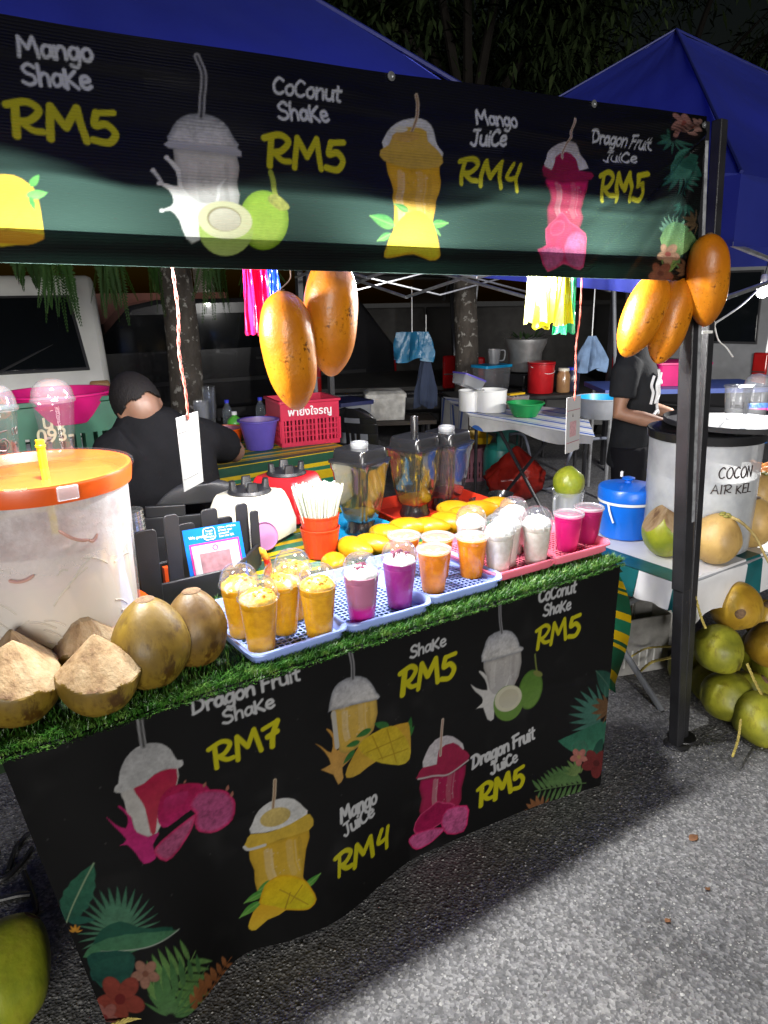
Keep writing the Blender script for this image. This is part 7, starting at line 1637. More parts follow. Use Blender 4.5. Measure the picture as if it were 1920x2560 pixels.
# ================================================================ vehicles
M['whitepaint'] = P('dusty white car paint', (.50, .50, .47), .4, var=.18, vs=3, coat=.3); M['blackpaint'] = P('black car paint', (.016, .016, .018), .22, coat=.5); M['greypaint'] = P('dark grey car paint', (.05, .052, .058), .3, coat=.4); M['silver'] = P('silver grey car paint', (.22, .225, .235), .38, metal=.3, coat=.3)
M['lampred'] = P('red tail lamp', (.30, .006, .008), .15, coat=.5); M['lampamber'] = P('amber and white tail lamp', (.40, .22, .10), .2, var=.4, vs=5, coat=.5); M['tyre'] = P('tyre rubber', (.012, .012, .012), .8); M['inside'] = P('dark car lining', (.036, .034, .032), .8, var=.4)
def vehicle(name, label, loc, rz, L, W, H, paint, slope=.25, open_rear=False, belt=.98, gap=.3, lamp=None):
    """box-bodied van or car: local x across, y forward from the rear face, z up"""
    B = thing(name, label, 'van', loc, None, rz); c = .32
    prof = [(0, c), (-.03, .55), (0, belt), (slope*.9, H-.10), (slope+.08, H), (L-1.35, H-.02), (L-1.05, H-.08), (L-.55, belt+.05), (L-.05, belt-.12), (L, .55), (L-.03, c)]
    if open_rear: # shell without its tail: floor, sides, roof
        for s_ in (-1, 1):
            mb = MB(); Mx = Matrix(((0, 0, s_, s_*(W/2-.05)), (1, 0, 0, 0), (0, 1, 0, 0), (0, 0, 0, 1))); mb.prism(prof, Mx, .05); mb.build('body_side', paint, B, local=True, bevel=.015)
        mb = MB(); mb.box((0, (slope+.08+L-1.35)/2, H-.02), (W-.1, L-1.45-slope, .04)); mb.build('roof', paint, B, local=True, bevel=.01)
        mb = MB(); mb.box((0, L*.45, .60), (W-.1, L*.88, .05)); mb.build('load_floor', M['inside'], B, local=True)
        mb = MB(); mb.box((0, 1.9, 1.0), (W-.11, .05, .9)); mb.build('seat_back', M['inside'], B, local=True, bevel=.02)
        mb = MB(); mb.box((0, -.02, .48), (W-.1, .10, .22)); mb.build('rear_sill', paint, B, local=True, bevel=.02)
    else:
        mb = MB(); Mx = Matrix(((0, 0, 1, -W/2), (1, 0, 0, 0), (0, 1, 0, 0), (0, 0, 0, 1))); mb.prism(prof, Mx, W); mb.build('body', paint, B, local=True, bevel=.05, sharp=50)
        # rear window follows the slope
        a, b_ = Vector((0, slope*.06, belt+.06)), Vector((0, slope*.86, H-.15)); d_ = (b_-a); n_ = Vector((0, -d_.z, d_.y)).normalized()
        def rw(inset, o_, mat, nm):
            mb = MB(); w1, w2 = W/2-.14-inset, W/2-.20-inset; a2, b2 = a+d_*(inset/d_.length), b_-d_*(inset/d_.length); pts = [a2+Vector((-w1, 0, 0)), a2+Vector((w1, 0, 0)), b2+Vector((w2, 0, 0)), b2+Vector((-w2, 0, 0))]
            mb.loft([[p+n_*(o_-.012) for p in pts], [p+n_*o_ for p in pts]]); mb.build(nm, mat, B, local=True, bevel=.006)
        rw(0, .008, M['blackplastic'], 'rear_window_seal'); rw(.022, .011, M['glassdark'], 'rear_window')
        mb = MB(); mb.box((0, -.028, .80), (.5, .012, .13)); mb.build('number_plate', M['blackplastic'], B, local=True)
    for s_ in (-1, 1):
        # side windows
        for k, (y0, y1) in enumerate(((.35+slope*.4, 1.35), (1.43, L-1.75), (L-1.68, L-.95))):
            if y1-y0 < .2: continue
            mb = MB(); x = s_*(W/2+.003); sl_ = .06 if k < 2 else .36
            pts = [(y0, belt+.05), (y1+(sl_ if k == 2 else 0), belt+.05), (y1-(.0 if k < 2 else .02), H-.18), (y0+(slope*.5 if k == 0 else 0), H-.18)]
            mb.prism(pts, Matrix(((0, 0, s_, x-s_*.004), (1, 0, 0, 0), (0, 1, 0, 0), (0, 0, 0, 1))), .008); mb.build('side_window', M['glassdark'], B, local=True, bevel=.003)
        mb = MB(); mb.box((s_*(W/2+.004), L*.42, belt-.08), (.012, .16, .03)); mb.build('door_handle', M['blackplastic'], B, local=True, bevel=.004)
        mb = MB(); mb.box((s_*(W/2+.003), L*.45, .66), (.012, L*.7, .05)); mb.build('side_moulding', M['blackplastic'], B, local=True, bevel=.004)
        for y_ in (.72, L-.85):
            wh = MB().lathe([(.0, -.09), (.20, -.09), (.30, -.08), (.32, -.05), (.32, .05), (.30, .08), (.20, .085), (.19, .07), (0, .07)], 32, (s_*(W/2-.10), y_, .32), Matrix.Rotation(s_*R(90), 3, 'Y')).build('wheel', M['tyre'], B, local=True)
            MB().lathe([(.195, .075), (.18, .088), (.06, .082), (0, .09)], 24, (s_*(W/2-.10), y_, .32), Matrix.Rotation(s_*R(90), 3, 'Y')).build('wheel_rim', M['metal'], wh, local=True)
        mb = MB(); mb.box((s_*(W/2-.085), -.012, belt-.20), (.15, .05, .36)); tl_ = mb.build('tail_lamp', lamp or M['lampred'], B, local=True, bevel=.02)
        mb = MB(); mb.box((s_*(W/2-.085), -.040, belt-.22), (.13, .004, .012)); mb.build('lens_divider', M['blackplastic'], tl_, local=True)
    mb = MB(); mb.box((0, -.08, .46), (W+.02, .14, .2)); mb.build('rear_bumper', M['blackplastic'] if paint is not M['whitepaint'] else M['grey'], B, local=True, bevel=.04)
    mb = MB(); mb.box((0, L*.5, .26), (W-.3, L-.5, .14)); mb.build('chassis', M['blackplastic'], B, local=True)
    return B
pc1 = pY(262, 960, 6.2)
vehicle('van', 'dusty white van with large rear window parked behind on the left', Vector((pc1.x-.80, pc1.y, 0)), R(-7), 4.2, 1.66, 1.80, M['whitepaint'], .30, belt=1.02, lamp=M['lampamber'])
WV = bpy.data.objects['van']
mb = MB(); mb.box((-.18, .028, 1.20), (.20, .004, .13), Matrix.Rotation(R(-22), 3, 'X')); mb.build('window_sticker', M['paper'], WV, local=True)
MB().tube([(.05, .015, 1.10), (.45, .10, 1.28)], .010, 6).build('rear_wiper', M['blackplastic'], WV, local=True)
mb = MB(); mb.box((0, -.018, .90), (1.2, .012, .03)); mb.build('tailgate_seam', M['grey'], WV, local=True)
pc2 = pY(250, 900, 8.2)
vehicle('car', 'black car parked sideways behind the left tree trunk', Vector((pc2.x+3.9, pc2.y+.9, 0)), R(84), 4.4, 1.7, 1.62, M['blackpaint'], .5, belt=.98)['category'] = 'car'
pc3 = pY(955, 900, 6.8)
MV = vehicle('van', 'black van with its tailgate lifted and a foam box at its tail', Vector((pc3.x, pc3.y, 0)), R(-28), 4.2, 1.66, 1.86, M['blackpaint'], .25, True)
# lifted tailgate
mb = MB(); mb.grid(lambda u, v: Vector(((u-.5)*1.5, .30-1.02*v, 1.80+.20*v+.03*math.sin(math.pi*u))), 10, 8); tg = mb.build('tailgate', M['whitepaint'], MV, local=True, solid=.05)
M['hazard'] = stripes('yellow and black hazard stripe', 0, .10, [(0, (.55, .36, .01)), (.5, (.01, .01, .01))])
for s_ in (-1, 1): mb = MB(); mb.box((s_*.48, -.752, 1.985), (.40, .012, .05)); mb.build('hazard_strip', M['hazard'], tg, local=True)
for s_ in (-1, 1): MB().tube([(s_*.7, .1, 1.55), (s_*.7, -.35, 1.87)], .012, 8).build('gas_strut', M['metal'], MV, local=True)
fb_ = pY(962, 1045, 5.6); 
FBx = thing('foam_box', 'stained white foam box with lid at the tail of the black van', 'box', fb_)
q_ = Matrix.Rotation(R(-28), 3, 'Z'); M['foamw'] = P('grubby polystyrene', (.55, .54, .50), .8, var=.3, vs=20, bump=.4, bs=120)
mb = MB(); mb.loft([[fb_+q_ @ v for v in ring(.34, .26, .02, 0, 3)], [fb_+q_ @ v for v in ring(.36, .28, .02, .20, 3)]]); mb.build('box_body', M['foamw'], FBx)
mb = MB(); mb.loft([[fb_+q_ @ v for v in ring(.375, .295, .02, .202, 3)], [fb_+q_ @ v for v in ring(.375, .295, .02, .235, 3)], [fb_+q_ @ v for v in ring(.30, .22, .02, .26, 3)], [fb_+q_ @ v for v in ring(.29, .21, .02, .26, 3)]]); mb.build('lid', M['foamw'], FBx)
STD = thing('trestle', 'dark wooden trestle carrying the foam box behind the black van', 'trestle', (fb_.x, fb_.y, 0))
mb = MB(); mb.box((fb_.x, fb_.y, fb_.z-.02), (.9, .40, .035), q_); mb.build('board', P('dark wet wood', (.04, .03, .022), .7), STD)
for sx_ in (-1, 1):
    for sy_ in (-1, 1): b_ = q_ @ Vector((sx_*.38, sy_*.15, 0)); MB().tube([(fb_.x+b_.x, fb_.y+b_.y, 0), (fb_.x+b_.x, fb_.y+b_.y, fb_.z-.04)], .02, 8).build('leg', M['blackmetal'], STD)
pb = pY(865, 1000, 5.2); GBN = thing('grey_tub', 'grey lidded storage tub behind the red crate', 'tub', (pb.x, pb.y, fb_.z-.1))
pb.z = fb_.z-.06
mb = MB(); mb.loft([[pb+v for v in ring(.26, .30, .03, 0, 3)], [pb+v for v in ring(.30, .34, .03, .30, 3)]]); mb.build('tub_body', M['grey'], GBN)
mb = MB(); mb.loft([[pb+v for v in ring(.33, .37, .03, .30, 3)], [pb+v for v in ring(.33, .37, .03, .33, 3)]]); mb.build('lid', P('navy lid', (.015, .02, .09), .4), GBN)
GBS = thing('stool', 'dark stool under the grey storage tub', 'stool', (pb.x, pb.y, 0)); mb = MB(); mb.box((pb.x, pb.y, pb.z-.02), (.4, .4, .03)); mb.build('stool_top', M['blackplastic'], GBS)
for sx_ in (-1, 1):
    for sy_ in (-1, 1): MB().tube([(pb.x+sx_*.16, pb.y+sy_*.16, 0), (pb.x+sx_*.16, pb.y+sy_*.16, pb.z-.03)], .018, 8).build('leg', M['blackplastic'], GBS)
# second chair in the gloom
c2_ = pY(885, 1120, 4.6); CH2 = thing('plastic_chair', 'glossy black plastic chair in the gloom behind the blender jugs', 'chair', (c2_.x, c2_.y, 0)); chair(CH2, (c2_.x, c2_.y, 0), R(-60), M['blacksheet'], .82)
# right dark van, open at the back, and silver van
pc4 = pY(1340, 960, 5.6)
RV = vehicle('van', 'dark grey van with open rear holding a steamer pot and tubs', Vector((pc4.x+.16, pc4.y, 0)), R(-40), 4.2, 1.64, 1.95, M['greypaint'], .15, True)
mb = MB(); mb.grid(lambda u, v: Vector(((u-.5)*1.5, .2-.95*v, 1.93+.16*v)), 8, 6); mb.build('tailgate', M['greypaint'], RV, local=True, solid=.04)
MB().tube([(-.78, -.01, .66), (-.80, -.02, 1.3), (-.74, .06, 1.86)], .02, 8).build('door_seal', M['metal'], RV, local=True)
pc5 = pY(1850, 930, 4.9)
SVN = vehicle('van', 'silver grey van with dark side window behind the coconut stall', Vector((pc5.x-.75, pc5.y+.2, 0)), R(-74), 4.3, 1.7, 1.95, M['silver'], .2)
# ================================================================ back food table
z7 = .72
k4 = [pz(1180, 1040, z7), pz(1480, 1090, z7), pz(1600, 1062, z7), pz(1110, 1020, z7)]
k4 = [Vector((k4[0].x, k4[0].y, z7)), Vector((k4[1].x, k4[1].y, z7)), Vector((k4[1].x+.75, k4[1].y+.75, z7)), Vector((k4[0].x+.5, k4[0].y+.95, z7))]
BTb = tbl('food_table', 'folding food table with blue and white striped cloth behind the hanging card', k4, z7-.004, M['white'], M['blackmetal'])
M['bluestripe'] = stripes('blue and white striped cloth', 0, .17, [(0, (.60, .60, .60)), (.42, (.02, .09, .42)), (.62, (.60, .60, .58)), (.76, (.05, .16, .5)), (.82, (.62, .62, .6))])
BCl = thing('striped_tablecloth', 'blue and white striped cloth sagging over the food table', 'tablecloth', (k4[0].x, k4[0].y, z7))
def bil(u, v): return k4[0].lerp(k4[1], u).lerp(k4[3].lerp(k4[2], u), v)
mb = MB(); mb.grid(lambda u, v: bil(-.02+1.04*u, -.02+1.04*v)+Vector((0, 0, .002)), 20, 10); mb.build('cloth_top', M['bluestripe'], BCl)
nf = (k4[1]-k4[0]).cross(Vector((0, 0, 1))).normalized()
mb = MB(); mb.grid(lambda u, v: bil(-.02+1.04*u, -.02)+nf*(.012+.02*v*math.sin(u*15))+Vector((0, 0, .002-(.07+.025*math.sin(u*11))*v)), 30, 4); mb.build('front_drop', M['bluestripe'], BCl)
nl = (k4[0]-k4[3]).cross(Vector((0, 0, 1))).normalized()
mb = MB(); mb.grid(lambda u, v: bil(-.022, u)+nl*(.012+.02*v*math.sin(u*9))+Vector((0, 0, .002-.30*v)), 20, 6); mb.build('end_drop', M['bluestripe'], BCl)
for s_ in (0, 1): # crossed legs
    a, b_ = bil(.25, .15), bil(.75, .15); MB().tube([Vector((a.x, a.y, 0 if s_ else z7-.03)), Vector((b_.x, b_.y, z7-.03 if s_ else 0))], .013, 8).build('crossed_leg', M['blackmetal'], BTb)
def T5(x, y): return (1040+x/3.19, 640+y/3.19)
GTB = 'tubs and bowls on the food table'
pail('white_tub', 'white cylindrical tub, left of the two on the food table', *T5(440, 1232), z7+.004, .095, .10, .16, M['white'], None, .004, group=GTB, cat='tub')
pail('white_tub', 'white cylindrical tub, right of the two on the food table', *T5(596, 1238), z7+.004, .115, .12, .17, M['white'], None, .004, group=GTB, cat='tub')
pail('green_bowl', 'green plastic bowl at the front of the food table', *T5(868, 1278), z7+.004, .085, .135, .105, M['greenp'], None, .008, group=GTB, cat='bowl')
pail('grey_basin', 'large grey basin with bright blue colander at the right of the food table', *T5(1470, 1285), z7+.004, .15, .19, .15, M['grey'], M['skyblue'], .006, group=GTB, cat='basin')
p = pz(*T5(790, 1215), z7); p.z = z7+.004
FT = thing('food_tub', 'clear food tub with orange sauce between the white tubs and green bowl', 'tub', p, GTB)
mb = MB(); mb.loft([[p+v for v in ring(.17, .13, .02, 0, 3)], [p+v for v in ring(.19, .15, .02, .10, 3)]], cap=False); mb.build('tub_wall', M['frost'], FT); mb = MB(); mb.loft([[p+v for v in ring(.165, .125, .02, .003, 3)], [p+v for v in ring(.178, .138, .02, .07, 3)]]); mb.build('sauce', P('orange sauce', (.5, .14, .04), .4), FT)
mb = MB(); mb.box(p+Vector((0, 0, .112)), (.16, .05, .014)); mb.build('yellow_peeler', M['yellowp'], FT)
p = pz(*T5(640, 1100), z7); p.z = z7+.10
CT_ = thing('storage_box', 'clear storage box with sky blue lid behind the white tubs', 'box', (p.x+.25, p.y+.35, z7+.004), GTB); p = Vector((p.x+.25, p.y+.35, z7+.004))
mb = MB(); mb.loft([[p+v for v in ring(.30, .20, .02, 0, 3)], [p+v for v in ring(.32, .22, .02, .20, 3)]]); mb.build('box_wall', M['bagclear'], CT_); mb = MB(); mb.loft([[p+v for v in ring(.34, .24, .02, .20, 3)], [p+v for v in ring(.34, .24, .02, .225, 3)]]); mb.build('lid', M['skyblue'], CT_)
MBX = thing('measuring_jug', 'translucent jug standing on the blue lidded box', 'jug', p+Vector((.03, 0, .226))); pj = p+Vector((.03, 0, .226))
MB().shell([(0, .002), (.05, .002), (.062, .14), (.066, .142)], 28, c=pj).build('jug_wall', M['frost'], MBX); MB().tube(smooth_pts([pj+Vector((.06, -.02, .13)), pj+Vector((.11, -.03, .12)), pj+Vector((.10, -.03, .04)), pj+Vector((.055, -.02, .03))], 5), .007, 8).build('handle', M['frost'], MBX)
p = pz(*T5(430, 1090), z7+.17); p2 = Vector((p.x, p.y+.05, z7+.182))
TC = thing('tilted_box', 'clear box with violet rim tipped on the left white tub', 'box', p2, GTB); rt = Matrix.Rotation(R(-22), 3, 'Y')
rt = Matrix.Rotation(R(20), 3, Vector((0, 1, 0))); mb = MB(); mb.loft([[p2+rt @ (v+Vector((0, 0, .03))) for v in ring(.20, .14, .02, 0, 3)], [p2+rt @ (v+Vector((0, 0, .03))) for v in ring(.22, .16, .02, .07, 3)]]); mb.build('box_wall', M['frost'], TC)
mb = MB(); mb.loft([[p2+rt @ (v+Vector((0, 0, .03))) for v in ring(.226, .166, .02, .07, 3)], [p2+rt @ (v+Vector((0, 0, .03))) for v in ring(.226, .166, .02, .082, 3)]]); mb.build('rim', P('violet rim', (.08, .06, .35), .4), TC)
# steamer pot and red bucket in the dark van
pp_ = pY(*T5(865, 915), 5.35); PT = thing('steamer_pot', 'dull aluminium steamer pot with leaves on top in the dark van', 'pot', pp_)
MB().lathe([(0, 0), (.15, 0), (.155, .01), (.165, .18), (.205, .27), (.21, .31), (.20, .315), (.19, .30), (0, .30)], 40, pp_).build('pot_wall', P('dull aluminium', (.42, .42, .41), .45, metal=.75, var=.25, vs=12), PT)
mb = MB(); rn = random.Random(3)
for k in range(26):
    a = rn.uniform(0, 6.28); r_ = .16*math.sqrt(rn.random()); c_ = pp_+Vector((r_*math.cos(a), r_*math.sin(a), .31)); d_ = Vector((math.cos(a+rn.uniform(-1, 1)), math.sin(a), rn.uniform(.1, .8)))*.12; n_ = Vector((-d_.y, d_.x, 0)).normalized()*.018
    mb.add([c_-n_*.2, c_+d_*.5+n_, c_+d_, c_+d_*.5-n_], [(0, 1, 2, 3)])
o = mb.build('green_leaves', P('dark leaf', (.03, .06, .02), .5), PT); o['kind'] = 'stuff'
PST = thing('gas_stove', 'black gas stove under the steamer pot', 'stove', pp_-Vector((0, 0, .14)))
mb = MB(); mb.box(pp_-Vector((0, 0, .075)), (.36, .36, .12)); mb.build('stove_body', M['blacksheet'], PST, bevel=.01)
for sx_ in (-1, 1):
    for sy_ in (-1, 1): MB().tube([(pp_.x+sx_*.15, pp_.y+sy_*.15, 0), (pp_.x+sx_*.15, pp_.y+sy_*.15, pp_.z-.13)], .014, 8).build('leg', M['blackmetal'], PST)
mb = MB().lathe([(.13, -.014), (.14, -.008), (.13, -.001), (.11, -.004)], 28, pp_); mb.build('burner_ring', M['blackmetal'], PST)
rb = pY(*T5(990, 1090), 5.0); pail('red_bucket', 'shiny red lidded bucket beside the steamer pot', *T5(990, 1090), rb.z, .115, .125, .27, M['red'], None, .006, Y=5.0, handle=M['white'])
MB().lathe([(.13, .272), (.134, .275), (.13, .29), (.06, .297), (0, .297)], 36, rb).build('lid', M['red'], bpy.data.objects['red_bucket'])
for k, (x, y, c_) in enumerate(((1170, 1075, M['lampamber']), (1245, 1060, P('dark bottle', (.03, .03, .06), .2)))):
    pj = pY(*T5(x, y), 4.9); pj.z = rb.z; J = thing('glass_jar', ['tan filled glass jar with pale lid on the food shelf', 'dark plastic water bottle next to the tan jar'][k], 'jar', pj)
    MB().lathe([(0, 0), (.06, 0), (.065, .01), (.065, .16), (.05, .19), (.05, .2)], 24, pj).build('jar_body', c_, J); MB().lathe([(.053, .2), (.053, .225), (0, .228)], 20, pj).build('lid', M['cream'] if k == 0 else M['bluecap'], J)
SHF = thing('shelf_board', 'dark board across the van tail under the bucket and jars', 'shelf', (rb.x, rb.y, rb.z-.03)); mb = MB(); mb.bar(Vector((rb.x-.75, rb.y+.45, rb.z-.02)), Vector((rb.x+.95, rb.y-.35, rb.z-.02)), .55, .03); mb.build('board', M['inside'], SHF)
for t_ in (.06, .94):
    c_ = Vector((rb.x-.75, rb.y+.45, 0)).lerp(Vector((rb.x+.95, rb.y-.35, 0)), t_); MB().tube([c_, c_+Vector((0, 0, rb.z-.035))], .016, 8).build('leg', M['blackmetal'], SHF)
# gas cylinder, red bag, pink crate, yellow tray, hose
gz_ = pz(1272, 1225, 0); gz_ = Vector((gz_.x, gz_.y+.1, 0))
GCY = thing('gas_cylinder', 'teal gas cylinder with collar under the food table', 'gas cylinder', gz_)
MB().lathe([(.12, 0), (.125, .02), (.13, .05), (.15, .08), (.155, .12), (.155, .30), (.14, .35), (.09, .385), (0, .39)], 36, gz_).build('tank', M['teal'], GCY)
for k in range(4):
    a = R(90*k+30); MB().lathe([(.128, .35), (.13, .50), (.134, .50), (.132, .35)], 10, gz_, a0=a, a1=a+.7).build('collar_post', M['teal'], GCY)
MB().lathe([(.127, .50), (.136, .50), (.137, .53), (.127, .53), (.127, .50)], 36, gz_).build('collar_ring', M['teal'], GCY); MB().lathe([(.02, .38), (.02, .46), (.035, .465), (.035, .49), (0, .49)], 16, gz_).build('valve', M['blackmetal'], GCY)
hp = [gz_+Vector((.04, -.05, .47)), pY(1310, 1090, gz_.y-.15), pY(1327, 1150, gz_.y-.2), pY(1335, 1200, gz_.y-.25), pz(1365, 1222, .02), pz(1400, 1205, .03), pY(1420, 1150, 3.75), pY(1440, 1110, 3.75), pY(1475, 1098, 3.8), pY(1540, 1095, 3.9)]
tag(MB().tube(smooth_pts(hp, 8), .012, 8).build('gas_hose', P('grey blue hose', (.22, .24, .30), .5)), 'grey gas hose looping from the teal cylinder under the food table', 'hose')
rbp = pz(1262, 1240, 0); RBG = thing('red_plastic_bag', 'bulging red plastic rubbish bag knotted on the ground by the gas cylinder', 'bag', (rbp.x, rbp.y-.12, 0)); cB = Vector((rbp.x, rbp.y-.12, 0))
def bagf(q_, p_): k = 1+.10*math.sin(p_.x*9+p_.z*6)*math.cos(p_.y*8)+.05*math.sin(p_.x*23+p_.y*19+p_.z*13); s_ = 1-.72*max(0, p_.z)**1.1; return Vector((q_.x*k*s_, q_.y*k*s_, q_.z))
M['redbag'] = fabric('red bin bag film', (.34, .02, .012), .3, .25, (.6, .05, .02), var=.5, bs=26, bump=1.0, vs=12)
MB().ell(cB+Vector((0, 0, .21)), (.26, .20, .23), 48, 32, fn=bagf).build('filled_sack', M['redbag'], RBG, sharp=180)
MB().ell(cB+Vector((-.2, -.02, .20)), (.10, .07, .09), 20, 14, fn=bagf).build('loose_corner', M['redbag'], RBG)
pk_ = pz(1185, 1205, 0); crate('pink_crate', 'faded pink perforated crate left of the gas cylinder', Vector((pk_.x, pk_.y+.2, 0)), (.46, .36, .30), R(-20), M['cratepink'], 3, 15)
flat_tray('yellow_tray', Vector((pk_.x+.0, pk_.y+.2, .335)), (.50, .38), R(-24), M['yellowp'], 'bright yellow tray lying on the pink crate', .06)
# hanging cloths and bags in the background
def drape(name, label, cat, px, y0, y1, Y, w_, mat, seed, knot=True, taper=.35):
    rn = random.Random(seed); a = pY(px, y0, Y); b = pY(px, y1, Y); Hh = a.z-b.z; D_ = thing(name, label, cat, (a.x, a.y, b.z))
    def fn(u, v):
        ang = 2*math.pi*u; r_ = w_*(taper+(1-taper)*min(1, v*1.6))*(.5+.14*math.sin(ang*5+seed)+.08*math.sin(ang*9+v*4)); return a+ru*(r_*math.cos(ang))+Vector((FW.x, FW.y, 0))*(r_*.45*math.sin(ang))-Vector((0, 0, Hh*v+.02*math.sin(ang*3+seed)*v))
    mb = MB(); mb.grid(fn, 48, 14); mb.build('hanging_fold', mat, D_)
    MB().tube([a+Vector((0, 0, -.01)), a+Vector((0, 0, .35))], .004, 6).build('string', M['cord'], D_)
    return D_
M['bluebag'] = fabric('blue bag film dim', (.02, .16, .30), .35, .3, (.03, .25, .45), bs=26, bump=.9, vs=10); M['bluecloth'] = fabric('checked blue cloth', (.10, .16, .26), .1, .8, bs=50, vs=14, var=.4); M['navycloth'] = P('dark navy cloth', (.02, .03, .06), .9)
drape('blue_plastic_bag', 'crumpled blue plastic bag hanging before the black van', 'bag', 1030, 830, 900, 4.9, .26, M['bluebag'], 2, taper=.8)
drape('navy_cloth', 'dark navy cloth hanging below the blue bag', 'cloth', 1065, 895, 1015, 5.0, .16, M['navycloth'], 5)
drape('checked_cloth', 'checked grey blue cloth bag hanging right of the van opening', 'cloth', 1480, 840, 925, 3.9, .20, M['bluecloth'], 8, taper=.25)
# tub behind the standing man
mt_ = pY(1690, 960, 3.6); MTB = thing('magenta_tub', 'magenta rectangular tub behind the standing man', 'tub', mt_); q_ = Matrix.Rotation(-AZ, 3, 'Z')
mb = MB(); mb.loft([[mt_+q_ @ v for v in ring(.36, .26, .03, 0, 3)], [mt_+q_ @ v for v in ring(.40, .30, .03, .16, 3)], [mt_+q_ @ v for v in ring(.43, .33, .03, .165, 3)], [mt_+q_ @ v for v in ring(.43, .33, .03, .18, 3)]]); mb.build('tub_wall', M['magenta'], MTB)
MT2 = thing('blue_table', 'blue topped table behind the standing man carrying the magenta tub', 'table', (mt_.x, mt_.y, 0)); mb = MB(); mb.box(mt_-Vector((0, 0, .02)), (1.3, .6, .035), q_); mb.build('table_top', P('blue table top', (.04, .07, .25), .5), MT2)
for sx_ in (-1, 1):
    for sy_ in (-1, 1): b_ = q_ @ Vector((sx_*.58, sy_*.24, 0)); MB().tube([(mt_.x+b_.x, mt_.y+b_.y, 0), (mt_.x+b_.x, mt_.y+b_.y, mt_.z-.04)], .016, 8).build('leg', M['metal'], MT2)
p = pY(1800, 1020, 2.75); p.z = NZ+.3; 
pl_ = pY(1530, 700, 4.4); pl2 = pz(1520, 1080, 0)
pb_ = pY(1522, 1075, 4.4); tag(MB().tube([(pb_.x, pb_.y, 0), (pb_.x+.02, pb_.y, 1.0), (pl_.x, pl_.y, pl_.z+.2)], .017, 10).build('tent_pole', M['grey']), 'thin grey tent pole left of the standing man', 'pole')
pl_ = pY(790, 850, 4.8); tag(MB().tube([(pl_.x, pl_.y, 0), (pl_.x-.05, pl_.y, 2.2)], .018, 10).build('tent_pole', M['grey']), 'thin grey tent pole behind the pair of hanging mangoes', 'pole')

# ================================================================ trees
def barkmat():
    m, t, b, o = newmat('lichen spotted bark'); v = coords(t, (1, 1, .5))
    r = ramp(t, noise(t, v, 7, 6, .65), [(.3, (.045, .035, .028)), (.55, (.10, .085, .07)), (.75, (.15, .13, .11))]); v2 = coords(t)
    li = ramp(t, noise(t, v2, 16, 4, .6), [(.58, (0, 0, 0)), (.64, (1, 1, 1))]); mx = N(t, 'ShaderNodeMix', data_type='RGBA'); mx.inputs[7].default_value = (.42, .40, .36, 1)
    t.links.new(li.outputs[0], mx.inputs[0]); t.links.new(r.outputs[0], mx.inputs[6]); t.links.new(mx.outputs[2], b.inputs['Base Color']); b.inputs['Roughness'].default_value = .9
    addbump(t, b, noise(t, v, 22, 6, .7), .9, .03); return m
M['bark'] = barkmat(); M['nightbark'] = P('limb bark darkened for night', (.008, .007, .006), .95, spec=.05)  # limbs painted near black: the unlit night is put into their colour
def leafm(name, a, b_, c_):
    m, t, b, o = newmat(name); r = ramp(t, noise(t, coords(t), 5, 4), [(.3, a), (.55, b_), (.75, c_)]); t.links.new(r.outputs[0], b.inputs['Base Color']); b.inputs['Roughness'].default_value = .6; b.inputs['Specular IOR Level'].default_value = .12; return m
M['leafd'] = leafm('dark tree foliage', (.006, .010, .004), (.012, .02, .006), (.022, .03, .010)); M['fern'] = leafm('fern green', (.009, .026, .004), (.018, .05, .008), (.035, .075, .015))
def leaves_np(cs, ln, wd, droop, n, rng, spread):
    """n drooping narrow leaves scattered round cluster centres"""
    ci = rng.integers(0, len(cs), n); C = np.array(cs)[ci]+rng.normal(0, 1, (n, 3))*spread
    a = rng.uniform(0, 6.28, n); d = np.stack([np.cos(a), np.sin(a), rng.uniform(-1.6, .3, n)*droop], -1); d /= np.linalg.norm(d, axis=1)[:, None]
    L = ln*rng.uniform(.6, 1.3, n)[:, None]; s_ = np.cross(d, [0, 0, 1.]); s_ /= np.linalg.norm(s_, axis=1)[:, None]+1e-6; s_ = s_*wd*rng.uniform(.7, 1.2, n)[:, None]
    V = np.stack([C, C+d*L*.5+s_, C+d*L-[0, 0, .15*ln], C+d*L*.5-s_], 1); F = np.arange(n*4).reshape(n, 4)
    return V.reshape(-1, 3), F
